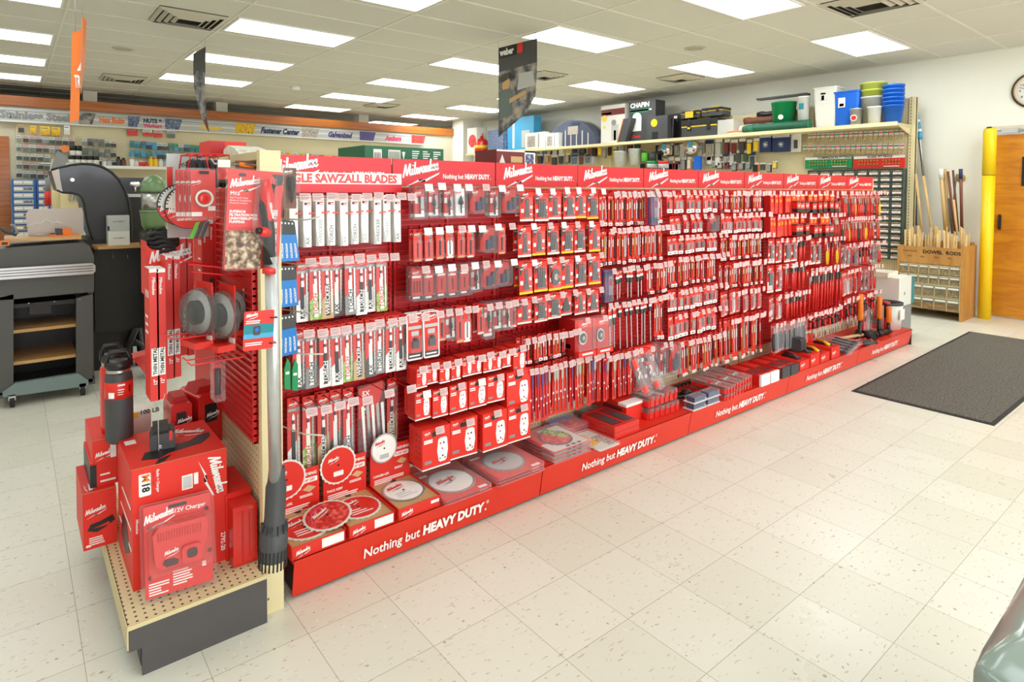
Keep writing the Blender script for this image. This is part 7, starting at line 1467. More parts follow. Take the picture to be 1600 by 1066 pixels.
def pole(px0, py0, px1, py1, x, r_, m, lab, tip=None):
    a = at(px0, py0, 'x', x); c = at(px1, py1, 'x', x); o = tag(MB().cyl(a, c, r_, m, 8).build('pole'), lab, 'pole')
    if tip: d = (c-a).normalized(); MB().cyl(a, a+d*.12, r_*1.25, tip, 8).build('label_band', o)
pole(1470, 264, 1478, 362, 8.22, .022, 'pine', 'thick pale wooden handle with red and blue label, left of the brown ones', 'offwhite'); pole(1476, 264, 1482, 362, 8.25, .02, 'pine', 'second thick pale handle beside the labelled one')
pole(1481, 268, 1492, 362, 8.20, .014, 'dark_wood', 'reddish brown handle leaning left of the blue-banded one'); pole(1489, 266, 1497, 362, 8.25, .012, 'brown', 'thin brown handle between the reddish ones'); pole(1501, 264, 1503, 360, 8.22, .016, 'dark_wood', 'upright reddish handle with blue band at the right of the rack', 'navy')
pole(1482, 310, 1488, 365, 8.0, .012, 'charcoal', 'dark patterned handle standing in front of the pale ones'); pole(1490, 312, 1496, 368, 7.98, .012, 'pine', 'short pale dowel standing before the brown handles'); pole(1495, 272, 1488, 330, 8.3, .008, 'grey', 'thin grey handle crossing behind the brown ones')
pole(1431, 272, 1441, 360, 8.1, .014, 'pine', 'pale handle leaning at the left of the rack'); pole(1443, 275, 1456, 362, 8.1, .014, 'pine', 'second leaning pale handle, right of the first')
e2 = at(1432, 172, 'x', 8.38); f2 = at(1444, 280, 'x', 8.34); o = tag(MB().cyl(e2, f2, .016, 'steel', 10).build('extension_pole'), 'telescopic pole with blue and white top leaning on the wall', 'pole'); d = (f2-e2)
for k, (t0, t1, m) in enumerate(((0, .14, 'sky'), (.14, .18, 'white'), (.18, .28, 'sky'), (.28, .32, 'white'), (.32, .42, 'sky'))): MB().cyl(e2+d*t0, e2+d*t1, .019+.004*k, m, 10).build('band', o)
tag(MB().cyl(at(1430, 200, 'x', 8.30), at(1430, 352, 'x', 8.30), .020, 'charcoal', 10).cyl(at(1430, 199, 'x', 8.30), at(1430, 206, 'x', 8.30), .024, 'lime', 10).build('mop_handle'), 'dark upright handle with lime tip beside the cream upright', 'pole')
bz = at(1500, 278, 'x', 8.48); tag(MB().lathe([(0, -.03), (.05, -.02), (.05, 0)], 'gold', 18, T=Matrix.Translation((8.5, bz.y, bz.z)) @ Matrix.Rotation(PI/2, 4, 'Y')).build('door_stop'), 'round brass doorbell dome on the wall behind the blue-banded handle', 'doorbell')
# ================================================================ BANNERS
def banner_mesh(P, th, mats, u_cells, name='banner'):
    """quad strip P = list of (left, right) points from top to bottom, with thickness"""
    n = len(P); b = MB(); N = (P[0][1]-P[0][0]).cross(P[1][0]-P[0][0]).normalized()*th
    for i in range(n-1):
        a, c = P[i]; d, e_ = P[i+1]
        b.add([a, c, e_, d, a+N, c+N, e_+N, d+N], [(0, 3, 2, 1), (4, 5, 6, 7), (0, 1, 5, 4), (3, 7, 6, 2), (0, 4, 7, 3), (1, 2, 6, 5)], mats[i])
    return b
def onpl(px, py, a, n): d = ray(px, py); return CAM+d*((a-CAM).dot(n)/d.dot(n))
def hang(a, px0, py0, px1, py1): pass
# grill banner, middle
c0 = at(836, 49, 'z', ZC); nX = Vector((1, .10, 0)).normalized(); A0 = c0+Vector((0, 0, -.06))
def q(px, py, off=0): return onpl(px, py, A0+nX*off, nX)
P = [(q(779, 75), q(839, 60)), (q(779, 113), q(839, 97)), (q(779, 150), q(838, 128)), (q(779, 185), q(836, 150)), (q(779, 214), q(822, 176))]
b = banner_mesh(P, .004, ['grill_grey', 'photo_grill', 'photo_grill', 'photo_grill'], 0)
o = tag(b.build('banner'), 'grey hanging banner with grill picture in the middle of the room', 'banner', 'banners hanging from the ceiling')
v = (P[0][1]-P[0][0]); wv = v.length; TX = Matrix.Translation(q(781.5, 89, -.004)) @ Matrix((v.normalized(), nX, Vector((0, 0, 1)))).transposed().to_4x4()
b = MB().rbox((-.02, -.001, -.015), (wv*.42, .001, .10), .008, 'y', 'black', T=TX).rbox((wv*.46, -.001, -.005), (wv*.60, .001, .10), .008, 'y', 'red', T=TX)
g_ = txt('weber', .07, .05); b.merge(MB().put(g_, 'white', Matrix.Translation((0, -.003, .01))), TX @ Matrix.Diagonal((wv*.38/g_[2], 1, 1, 1))); b.build('logo_plate', o)
# man at the grill, printed: simple patches of colour in the picture
b = MB(); TP = Matrix.Translation(q(779, 150, -.004)) @ Matrix((v.normalized(), nX, Vector((0, 0, 1)))).transposed().to_4x4(); H = (q(779, 113)-q(779, 185)).length
b.prism([(wv*.02, -H*.5), (wv*.35, -H*.45), (wv*.38, .0), (wv*.28, H*.12), (wv*.1, H*.12), (wv*.02, .0)], 'y', -.001, .0, 'grey_green', TP).prism([(wv*.10, H*.12), (wv*.28, H*.12), (wv*.32, H*.26), (wv*.26, H*.40), (wv*.12, H*.38)], 'y', -.002, -.001, 'tan', TP).prism([(wv*.08, H*.26), (wv*.30, H*.34), (wv*.26, H*.46), (wv*.10, H*.44)], 'y', -.003, -.002, 'dark_wall', TP)
b.prism([(wv*.5, H*.05), (wv*.95, H*.1), (wv*.9, H*.4), (wv*.55, H*.4)], 'y', -.001, 0, 'light_grey', TP).prism([(wv*.3, -H*.2), (wv*.75, -H*.05), (wv*.72, H*.03), (wv*.3, -H*.1)], 'y', -.003, -.002, 'tan', TP).build('printed_picture', o)
MB().box(tuple(P[1][0]+Vector((-.004, -.002, -.006))), tuple(P[1][0]+Vector((-.003, .0, .006))), 'white').tube([c0, P[0][1]], .003, 'steel', 5).tube([at(782, 62, 'z', ZC) if False else P[0][0]+Vector((0, 0, (ZC-P[0][0].z))), P[0][0]], .003, 'steel', 5).build('hanging_chain', o)
# narrow grey banner
c0 = at(321, 62, 'z', ZC); n2 = Vector((1, -.05, 0)).normalized()
n2 = Vector((.86, .5, 0)).normalized(); A2 = c0
def q2(px, py): return onpl(px, py, A2, n2)
P = [(q2(302, 84), q2(321, 73)), (q2(302, 114), q2(320.5, 106)), (q2(303, 135), q2(320, 132)), (q2(309, 165), q2(321, 160)), (q2(317, 188), q2(323, 185)), (q2(325, 205), q2(326.5, 206))]
o = tag(banner_mesh(P, .004, ['grill_grey', 'photo_grill', 'photo_grill', 'photo_grill', 'brown'], 0).build('banner'), 'narrow curling grey banner seen edge-on above the aisle', 'banner', 'banners hanging from the ceiling')
MB().tube([c0, P[0][1]], .003, 'steel', 5).build('hanging_chain', o)
# orange banner: two faces in a V
YO = 3.3
def q3(px, py, Y=YO): return at(px, py, 'y', Y)
P1 = [(q3(113, 51), q3(127, 47)), (q3(111, 120), q3(125.5, 118)), (q3(109, 192), q3(123.5, 188))]
P2 = [(q3(129, 25, YO-.02), q3(135.5, 33, YO+.30)), (q3(128, 90, YO-.02), q3(134, 92, YO+.30)), (q3(127, 146, YO-.02), q3(130, 120, YO+.30))]
o = tag(banner_mesh(P1, .004, ['orange', 'orange'], 0).build('banner'), 'orange hanging banner with white mountain logo at top left', 'banner', 'banners hanging from the ceiling'); MB().merge(banner_mesh(P2, .004, ['orange', 'orange'], 0)).build('rear_sheet', o)
a = q3(116.5, 136, YO-.006); c = q3(126, 118, YO-.006); g_ = txt('TR', c.z-a.z, .03); MB().put(g_, 'white', Matrix.Translation(a) @ Matrix.Diagonal(((c.x-a.x)/g_[2], 1, 1, 1))).prism([(q3(120, 111).x, q3(120, 111).z), (q3(126, 111).x, q3(126, 111).z), (q3(126.5, 97).x, q3(126, 97).z)], 'y', YO-.007, YO-.005, 'white').build('logo', o)
MB().tube([P1[0][0]+Vector((.02, 0, 0)), (P1[0][0].x+.02, YO, ZC)], .003, 'steel', 5).tube([P2[0][0], (P2[0][0].x, YO, ZC)], .003, 'steel', 5).build('hanging_chain', o)
# ================================================================ CARTONS ON TOP OF THE GONDOLA
def topcarton(px0, px1, py_t, Y, lab, m, dep=.3):
    a = at(px0, py_t, 'y', Y); c = at(px1, py_t, 'y', Y); z0 = 1.548; zt = at((px0+px1)/2, py_t, 'y', Y).z
    o = empty('carton', (a.x, Y, z0), lab, 'box'); MB().box((0, 0, 0), (c.x-a.x, dep, zt-z0), m).build('carton_body', o); return o, c.x-a.x, zt-z0
MB_ = None
gb('top_shelf', MB().box((GX0, .30, 1.53), (GX1, .86, 1.546), 'cream_edge')); gb('rear_upright', MB().box((GX0, .84, 0), (GX1, .86, 1.53), 'cream_edge'))
o, w_, h = topcarton(570, 693, 230, .40, 'long dark green carton lying on top of the gondola', 'dark_green')
b = MB().box((w_*.10, -.001, h*.45), (w_*.20, 0, h*.90), 'paper').box((w_*.28, -.001, h*.45), (w_*.43, 0, h*.9), 'offwhite').prism([(w_*.45, h*.85), (w_*.49, h*.85), (w_*.47, h*.6)], 'y', -.001, 0, 'white')
for k in range(8): b.box((w_*(.29+.017*k), -.0014, h*.5), (w_*(.298+.017*k), -.001, h*.85), 'dark_green'); b.box((w_*(.11+.01*k), -.0014, h*.5), (w_*(.115+.01*k), -.001, h*.8), 'charcoal')
for k in range(3): line_block(b, w_*(.58+.14*k), 0, h*.9, w_*.1, 5, 'white', .005, .006, seed=k)
b.build('print', o)
o, w_, h = topcarton(776, 836, 235, .40, 'maroon and white carton on top of the gondola below the grill banner', 'maroon', .2)
MB().box((w_*.72, -.001, 0), (w_*1.0, 0, h), 'white').box((w_*.74, -.002, h*.1), (w_*.96, -.001, h*.9), 'art_blue').box((0, -.001, h*.95), (w_, 0, h), 'white').prism([(w_*.06, h*.55), (w_*.14, h*.85), (w_*.22, h*.55)], 'y', -.001, 0, 'offwhite').box((w_*.36, -.001, h*.6), (w_*.66, 0, h*.8), 'tan').build('print', o)
# ================================================================ FASTENER WALL
YS = YP-.05; YQ = YP-.10
def fw(px, py, Y=YQ): return at(px, py, 'y', Y)
a = fw(24, 168); c = fw(560, 210)
o = empty('pegboard_wall', (a.x, YP-.01, 1), 'cream pegboard with fastener rows behind the grills', 'pegboard'); MB().box((0, -.02, -.9), (c.x+.9-a.x, -.005, fw(300, 196).z-1), 'pegboard').build('board', o)
b = MB(); zt0 = fw(0, 167).z; zb0 = fw(0, 188).z; xa = fw(-40, 170).x; xb = fw(664, 215).x
e = empty('category_sign_band', (xa, YQ, zb0), 'long grey sign band with fastener category names above the pegboard', 'sign'); L_ = xb-xa; hb = zt0-zb0
MB().box((0, 0, 0), (L_, .03, hb), 'light_grey').box((0, -.001, hb*.42), (L_, 0, hb*.52), 'offwhite').box((0, -.001, hb*.75), (L_, 0, hb*.8), 'grey').box((0, -.012, -.015), (L_, .03, .01), 'offwhite').build('band', e)
def bx_(px): return fw(px, 190).x-xa
for (s_, p0, p1, m, hh, zz, sh) in (('Stainless Steel', 0, 110, 'grey', .55, .22, 0), ('Hex Bolts', 155, 195, 'orange', .45, .28, 0), ('NUTS &', 224, 254, 'navy', .34, .5, 0), ('Washers', 224, 254, 'pink', .28, .12, 0), ('Screws', 314, 346, 'yellow', .4, .22, 0), ('Fastener Center', 407, 468, 'navy', .5, .22, .3), ('Galvanized', 512, 550, 'purple', .5, .22, .3), ('Anchors', 602, 628, 'pink', .5, .22, .3)):
    g_ = txt(s_, hb*hh, .06, sh); wd = bx_(p1)-bx_(p0); MB().put(g_, m, Matrix.Diagonal((wd/g_[2], 1, 1, 1))).build('lettering', e, (bx_(p0), -.003, hb*zz))
for (p0, p1, m) in ((123, 150, 'photo_grill'), (200, 220, 'art_blue'), (258, 285, 'art_blue'), (368, 400, 'art_yellow'), (472, 499, 'art_mixed'), (562, 587, 'purple'), (643, 665, 'art_red')):
    MB().prism([(bx_(p0), hb*.04), (bx_(p1)-.06, hb*.04), (bx_(p1), hb*.96), (bx_(p0)+.0, hb*.96)], 'y', -.004, -.001, m).build('picture_panel', e)
fp = {}
def bag(px, py, wpx, hpx, top, low, lab, grp, name='screw_bag', Y=YQ):
    p = fw(px, py, Y); w_ = round(fw(px+wpx, py, Y).x-p.x, 2); h = round(p.z-fw(px, py+hpx, Y).z, 2); k = (w_, h, top, low)
    if k not in fp:
        b = MB().box((0, -.002, -h), (w_, 0, 0), top).rbox((.004, -.03, -h), (w_-.004, -.002, -h*.45), .008, 'y', low).box((w_*.1, -.0028, -h*.28), (w_*.8, -.002, -h*.16), 'grey').cyl((w_/2, -.002, -.008), (w_/2, .08, -.008), .003, 'steel', 5); fp[k] = b.data(name)
    o = bpy.data.objects.new(name, fp[k]); C.objects.link(o); o.location = (p.x, Y, p.z); tag(o, lab, 'fastener pack', grp)
r = random.Random(9)
def brow(x0, x1, y0, y1, n, tops, lows, rn, hpx=11):
    for k in range(n):
        t = k/n; px = x0+(x1-x0)*t; wpx = (x1-x0)/n*.88
        bag(px, y0+(y1-y0)*t, wpx, hpx, r.choice(tops), r.choice(lows), 'small fastener bag, %s from left in %s' % (od(k), rn), 'fastener bags in '+rn)
PK = ['offwhite', 'offwhite', 'pink', 'light_grey']; DK = ['grey_green', 'charcoal', 'grey', 'bin_green']
mat('pale_pink', (232, 190, 188), .6); PK = ['offwhite', 'pale_pink', 'pale_pink', 'offwhite']
for j, y in enumerate((211, 225, 239, 252, 266)): brow(25, 118 if j < 2 else 80, y, y+5 if j < 2 else y+3, 9 if j < 2 else 5, PK, DK, 'the %s row of the left block' % od(j))
for j, y in enumerate((216, 231, 245)): brow(128, 182, y, y+4, 6, ['offwhite', 'light_grey', 'grey_green'], DK, 'the %s row of the middle block' % od(j))
for j, y in enumerate((220, 234)): brow(203, 330, y, y+9, 15, ['sky', 'sky', 'teal', 'offwhite', 'green', 'purple'], ['sky', 'grey_green', 'teal', 'charcoal', 'navy'], 'the %s row of the blue block' % od(j))
brow(332, 560, 229, 247, 22, ['offwhite', 'yellow', 'pale_green', 'art_red', 'light_grey', 'offwhite'], ['grey_green', 'tan', 'light_grey'], 'the upper row of the right block', 9); brow(340, 440, 240, 248, 9, ['red_card', 'offwhite', 'red_card', 'light_grey'], DK, 'the lower row of the right block', 9)
for k, (px, wpx, m, lab) in enumerate(((28, 10, 'kraft', 'kraft backed pack, leftmost under the grey sign band'), (47, 10, 'yellow', 'yellow pack with black part, second under the sign band'), (63, 15, 'yellow', 'wide yellow pack, third under the sign band'), (80, 14, 'yellow', 'wide yellow pack, fourth under the sign band'))):
    bag(px, 192+.08*px, wpx, 13, m, 'art_yellow' if m == 'yellow' else 'charcoal', lab, 'yellow packs under the sign band', 'hinge_pack')
for k, (px, wpx, lab) in enumerate(((199, 16, 'round red blister pack under the NUTS sign'), (223, 15, 'red and white pack, right of the round red one'), (240, 14, 'pink and white pack under the sign band'), (261, 12, 'grey pack under the sign band, right of the pink one'))): bag(px, 201+.05*(px-199), wpx, 11, ['art_red', 'offwhite', 'pale_pink', 'light_grey'][k], ['red_card', 'art_red', 'art_red', 'grey_green'][k], lab, 'red packs under the sign band', 'anchor_pack')
bag(100, 196, 9, 14, 'white', 'offwhite', 'pair of white gloves under the stainless sign', 'gloves', 'glove_pack')
# wire shelf with small bottles and jars
zsf = fw(230, 262, YP-.4).z; xa = fw(188, 262, YP-.4).x; xb = fw(266, 262, YP-.4).x
tag(MB().box((xa-.3, YP-.42, zsf-.02), (xb, YP-.14, zsf), 'offwhite').box((xa-.3, YP-.44, zsf-.03), (xb, YP-.42, zsf+.02), 'white').build('wire_shelf'), 'white wire shelf carrying small bottles on the fastener wall', 'shelf')
for k, (px, m, cp, hh) in enumerate(((163, 'offwhite', 'light_grey', .12), (171, 'light_grey', 'grey', .13), (185, 'charcoal', 'black', .18), (193, 'brown', 'black', .16), (206, 'white', 'light_grey', .18), (213, 'offwhite', 'light_grey', .14), (220, 'red_card', 'white', .12), (228, 'red_card', 'red_card', .10), (236, 'yellow', 'yellow', .2), (243, 'yellow', 'orange', .2), (251, 'offwhite', 'white', .16), (259, 'light_grey', 'sky', .16))):
    p = fw(px, 255, YP-.3); tag(MB().lathe([(.035, 0), (.038, .01), (.038, hh*.75), (.02, hh*.82)], m, 12).lathe([(.024, hh*.8), (.024, hh)], cp, 12).build('small_bottle', loc=(p.x, YP-.3, zsf)), 'small %s bottle, %s from the left on the wire shelf' % ({'offwhite': 'white', 'light_grey': 'grey', 'charcoal': 'dark', 'red_card': 'red'}.get(m, m), od(k)), 'bottle', 'small bottles on the wire shelf')
tag(MB().box((xa-1.1, YP-.5, fw(130, 256, YP-.4).z-.02), (xa-.32, YP-.14, fw(130, 256, YP-.4).z), 'offwhite').build('display_shelf'), 'white shelf carrying black capped jars left of the wire shelf', 'shelf')
zz = fw(130, 256, YP-.4).z
for k in range(5):
    p = fw(112+9.5*k, 250, YP-.35); tag(MB().lathe([(.045, 0), (.045, .07)], 'offwhite', 14).lathe([(.047, .07), (.047, .13)], 'black', 14).build('capped_jar', loc=(p.x, YP-.35, zz)), 'short black capped jar, %s from the left in the lower line' % od(k), 'jar', 'black capped jars')
for k in range(2):
    p = fw(114+9*k, 240, YP-.35); tag(MB().lathe([(.045, 0), (.045, .08)], 'offwhite', 14).lathe([(.047, .08), (.047, .16)], 'black', 14).build('capped_jar', loc=(p.x, YP-.35, zz+.135)), 'black capped jar standing on the lower line, %s' % ['left one', 'right one'][k], 'jar', 'black capped jars')
# blue drawer cabinets on the left
for k, (p0, p1, n) in enumerate(((18, 55, 9), (57, 78, 9))):
    Y = YP-.5; a = at(p0, 280, 'y', Y); c = at(p1, 280, 'y', Y); zt = a.z; zb = at(p0, 372, 'y', Y).z; o = empty('drawer_cabinet', (a.x, Y, zb), ['blue cabinet of flat fastener drawers beside the wood door frame', 'narrow blue cabinet of flat drawers, right of the wider one'][k], 'drawer cabinet', 'blue drawer cabinets'); W = c.x-a.x; H = zt-zb; rh = H/n
    MB().box((0, .02, -zb), (W, .35, H), 'blue').box((0, 0, -.02), (.02, .02, H), 'blue').box((W-.02, 0, -.02), (W, .02, H), 'blue').build('frame', o)
    for j in range(n):
        d = MB().box((.025, 0, j*rh+.01), (W-.025, .02, (j+1)*rh-.012), 'light_grey' if j != 1 else 'kraft').box((.025, -.004, j*rh+rh*.35), (W*.45, 0, j*rh+rh*.7), 'white').box((W*.5, -.004, j*rh+rh*.35), (W-.04, 0, j*rh+rh*.7), 'art_blue' if j % 2 else 'white').build('drawer', o)
p0 = at(80, 266, 'y', 8.8); p1 = at(92, 266, 'y', 8.8); tag(MB().box((p0.x, 8.8, 0), (p1.x, 8.9, p0.z), 'cream_metal').build('wooden_post'), 'pale upright post behind the big black hood', 'post')
# low shelving running in the background between the grills
tag(MB().box((-.2, 8.6, 0), (3.2, 8.9, 1.45), 'cream_edge').box((-.25, 8.3, 0), (3.2, 8.6, .15), 'cream_metal').build('low_gondola'), 'low cream shelving with small goods far behind the grills', 'shelving')
for k in range(22):
    px = 108+7*k; bag(px, 300+r.uniform(-3, 3), 6, 16, r.choice(['offwhite', 'light_grey', 'tan', 'art_mixed']), r.choice(['grey', 'art_mixed', 'red_card', 'tan']), 'small pack on the low shelving, %s from the left' % od(k), 'packs on the low shelving', 'low_shelf_pack', 8.59)
for k in range(14):
    p = at(150+7*k, 527, 'y', 8.2)
    tag(MB().box((0, 0, 0), (.09, .3, .20+.03*(k % 3)), ['maroon', 'art_red', 'offwhite', 'brown'][k % 4]).build('paint_can', loc=(-.05+.11*k, 8.0, 0)), 'small dark red carton on the floor far behind the grills, %s from the left' % od(k), 'box', 'cartons on the floor behind the grills')
# ================================================================ GRILLS
GY = 2.98
def g3(px, py, Y=GY): return at(px, py, 'y', Y)
def P2(pts, Y=GY, o=(0, 0, 0)): return [(g3(x, y, Y).x-o[0], g3(x, y, Y).z-o[2]) for x, y in pts]
a = g3(70, 637); O = (a.x, GY, 0)
e = empty('pellet_grill', O, 'large dark grey grill cart with bamboo shelves and steel front rail', 'grill')
def gp(name, mb): return mb.build(name, e)
D = .55
xl = g3(-70, 500).x-O[0]; xr = g3(147, 500).x-O[0]
zA = g3(100, 460).z; zBt = g3(100, 432).z; zT = g3(80, 382).z
b = MB().prism(P2([(-70, 445), (-70, 400), (-20, 392), (25, 386), (128, 379), (140, 384), (147, 400), (147, 456), (20, 468), (-70, 474)], GY, O), 'y', 0, D, 'grill_grey'); gp('body', b)
b = MB(); hpts = P2([(-70, 424), (144, 411), (149, 415), (149, 424), (145, 428), (-70, 442)], GY-.05, O); b.prism(hpts, 'y', -.055, -.03, 'steel')
for k in range(3):
    q0 = P2([(-70, 428+4.5*k), (146, 414.5+4.0*k), (146, 415.5+4.0*k), (-70, 429+4.5*k)], GY-.056, O); b.prism(q0, 'y', -.058, -.055, 'charcoal')
gp('front_rail', b)
lx = [(-3, 21), (119, 145)]
for (p0, p1) in lx:
    gp('leg', MB().prism(P2([(p0, 466), (p1, 460), (p1, 597 if p0 > 50 else 600), (p0, 600 if p0 > 50 else 622)], GY, O), 'y', 0, .05, 'grill_grey'))
gp('back_panel', MB().box((xl*.62, D-.06, .10), (xr, D-.03, zA), 'dark_metal')); gp('side_panel', MB().box((xr-.03, .05, .10), (xr, D, zA), 'grill_grey'))
gp('side_panel', MB().box((g3(18, 500).x-O[0]-.03, .05, .10), (g3(18, 500).x-O[0], D, zA), 'grill_grey'))
for yf in (521, 570):
    z = g3(70, yf-6).z; gp('shelf', MB().box((g3(20, yf).x-O[0], .04, z-.012), (g3(121, yf).x-O[0], D-.06, z+.010), 'butcher'))
gp('bottom_pan', MB().prism(P2([(4, 612), (24, 598), (122, 583), (138, 594), (138, 602), (5, 620)], GY, O), 'y', -.02, .02, 'bluegrey').box((xl*.62, 0, .07), (xr, D, .11), 'grill_grey'))
gp('hopper_tray', MB().prism(P2([(22, 476), (120, 467), (120, 474), (80, 477), (80, 490), (46, 492), (46, 480), (22, 482)], GY+.1, O), 'y', .1, .35, 'dark_metal'))
for (px, py) in ((19, 628), (129, 611)):
    p = g3(px, py); x = p.x-O[0]; c = MB().cyl((x-.014, 0, .038), (x+.014, 0, .038), .036, 'black_rubber', 18).box((x-.02, -.02, .05), (x+.02, .03, .09), 'steel'); gp('caster', c)
for k in range(3): gp('screw', MB().disc((g3(45+40*k, 474).x-O[0], -.002, g3(45+40*k, 474-3*k).z), .004, 'y', 'steel', 8, .003))
# board, steel tray, orange tools on it
z = g3(60, 374).z; xa_, xb_ = g3(6, 372).x, g3(128, 372).x
tag(MB().rbox((xa_, GY+.02, z-.012), (xb_, GY+.40, z+.010), .01, 'z', 'butcher').build('cutting_board'), 'long bamboo board lying on top of the grill cart', 'board'); zb = z+.010
o = empty('steel_tray', (g3(80, 370).x, GY+.22, zb), 'upright stainless tray with engraved mountain outline on the bamboo board', 'tray'); P = P2([(44, 368), (40, 335), (46, 327), (128, 325), (130, 332), (131, 366)], GY+.22, (o.location.x, 0, zb))
MB().prism(P, 'y', 0, .02, 'brushed_steel').prism([(x*.93, .015+z_*.86) for x, z_ in P], 'y', -.004, 0, 'brushed_steel').build('tray_body', o); zz_ = .10
MB().tube([(-.13, -.008, .07), (-.08, -.008, .095), (-.05, -.008, .088), (-.02, -.008, .12), (.02, -.008, .09), (.05, -.008, .10), (.09, -.008, .07)], .0025, 'white', 4).build('mountain_outline', o)
for k, (p0, p1, pt, m, nm) in enumerate(((86, 98, 355, 'charcoal', 'black tool grip lying on the bamboo board'), (97, 112, 353, 'orange', 'orange wedge-shaped grip on the bamboo board'))):
    x0, x1 = g3(p0, 366, GY+.12).x, g3(p1, 366, GY+.12).x; tag(MB().prism([(x0+.006, zb), (x1-.006, zb), (x1, zb+.05), (x0, zb+.055)], 'y', GY+.10, GY+.15, m).build('tool_grip'), nm, 'tool')
tag(MB().box((g3(78, 366).x, GY+.08, zb), (g3(124, 366).x, GY+.22, zb+.008), 'orange').build('orange_mat'), 'thin orange mat under the tool grips', 'mat'); tag(MB().cyl((g3(45, 366).x, GY+.1, zb+.012), (g3(86, 362).x, GY+.12, zb+.02), .004, 'steel', 6).build('skewer'), 'thin steel skewer lying left of the orange grips', 'skewer')
o = tag(MB().box((g3(0, 384).x, GY-.04, g3(0, 384).z), (g3(15, 384).x, GY, g3(8, 376).z), 'orange').box((g3(3, 384).x, GY-.043, g3(3, 382).z), (g3(12, 384).x, GY-.04, g3(8, 378).z), 'black').build('thermometer'), 'small orange digital thermometer at the far left of the grill', 'thermometer')
tag(MB().tube([g3(0, 356), g3(10, 362), g3(26, 368)], [.012, .014, .008], 'charcoal', 8).tube([g3(16, 352), g3(22, 352), g3(28, 366)], .008, 'grey', 8).build('tong'), 'dark grey tongs at the left edge above the board', 'tongs')
# big rounded black hood standing open
Hy = 3.62
pts = [(80, 266), (92, 262), (110, 258), (128, 256), (145, 257), (160, 261), (174, 269), (186, 281), (195, 297), (201, 315), (204, 335), (205, 355), (204, 372), (145, 374), (141, 366), (135, 345), (131, 320), (128, 310), (122, 304), (112, 302), (98, 301), (89, 297)]
a = g3(150, 374, Hy); o = empty('grill_hood', (a.x, Hy, a.z), 'huge rounded black grill hood behind the steel tray', 'grill hood'); OO = (a.x, 0, a.z)
pp = P2(pts, Hy, OO); MB().prism(pp, 'y', 0, .55, 'grill_black', smooth=False).build('shell', o)
MB().prism(P2([(92, 263), (80, 266), (89, 297), (98, 301), (94, 280)], Hy, OO), 'y', -.01, 0, 'brushed_steel').build('inner_lip', o); MB().tube([(x, -.006, z_) for x, z_ in pp[:13]], .010, 'black', 6).tube([(x, -.006, z_) for x, z_ in pp[13:]], .008, 'black', 6).build('edge_seal', o)
MB().disc((g3(113, 281, Hy).x-a.x, -.006, g3(113, 281, Hy).z-a.z), .014, 'y', 'chrome', 14, .01).build('pivot_bolt', o)
b = MB().box((g3(205, 378, Hy).x-.42, Hy, 0), (g3(205, 378, Hy).x, Hy+.6, a.z), 'black'); tag(b.build('grill_cabinet'), 'black grill body carrying the rounded hood', 'grill')
# black griddle with wooden side shelf and little grey box
SY = 3.40; z = g3(190, 384, SY).z
tag(MB().prism([(g3(147, 384, SY).x, SY), (g3(152, 384, SY).x, SY-.05), (g3(232, 384, SY).x, SY-.06), (g3(240, 384, SY).x, SY+.0), (g3(240, 384, SY).x, SY+.2), (g3(147, 384, SY).x, SY+.2)], 'z', z-.018, z+.006, 'butcher').build('side_shelf_board'), 'wooden side shelf board holding the small grey box', 'shelf board')
x0, x1 = g3(169, 384, SY-.02).x, g3(203, 384, SY-.02).x; zt = g3(185, 337, SY-.02).z; h = zt-z-.006
o = empty('gift_box', ((x0+x1)/2, SY+.03, z+.006), 'small white and grey box standing on the wooden side shelf', 'box'); w_ = (x1-x0)/2; MB().box((-w_, -.05, 0), (w_, .05, h), 'light_grey').build('box_body', o)
b = MB().box((-w_, -.051, 0), (w_, -.05, h*.47), 'offwhite').box((-w_-.001, -.02, h*.5), (-w_*.85, -.0505, h*.65), 'black'); g_ = txt('N O E M B Y', .010, .03, align='CENTER'); b.put(g_, 'charcoal', Matrix.Translation((0, -.052, h*.22))).put(g_, 'charcoal', Matrix.Translation((0, -.0515, h*.78))); b.build('print', o)
e = empty('griddle', (g3(190, 500, 3.5).x, 3.5, 0), 'black griddle cart under the wooden side shelf', 'griddle'); EXX = e.location.x
MB().box((g3(148, 450, 3.5).x-EXX, 0, g3(190, 516, 3.5).z), (g3(240, 450, 3.5).x-EXX, .03, z-.02), 'black').build('front_panel', e)
for k in range(3): p = g3(176+23*k, 395, 3.49); MB().tube([(p.x-EXX, -.012, p.z), (p.x-EXX, -.014, p.z-.04), (p.x-EXX+.006, -.014, p.z-.045)], .002, 'steel', 5).build('tool_hook', e)
for (p0, p1, Y) in (((212, 512), (197, 548), 3.5), ((216, 512), (228, 620), 3.7)):
    a = g3(*p0, Y); c = g3(*p1, Y); MB().tube([(a.x-EXX, Y-3.5, a.z), (c.x-EXX, Y-3.5, c.z)], .028, 'black', 8).build('leg', e)
p = g3(216, 612, 3.6); MB().cyl((p.x-EXX-.015, .1, max(.05, p.z)), (p.x-EXX+.015, .1, max(.05, p.z)), .048, 'black_rubber', 16).build('wheel', e)
MB().tube([(g3(205, 530, 3.6).x-EXX, .1, g3(205, 530, 3.6).z), (g3(222, 540, 3.6).x-EXX, .1, g3(222, 540, 3.6).z), (g3(226, 575, 3.6).x-EXX, .1, g3(226, 575, 3.6).z)], .02, 'charcoal', 8).build('brace', e)
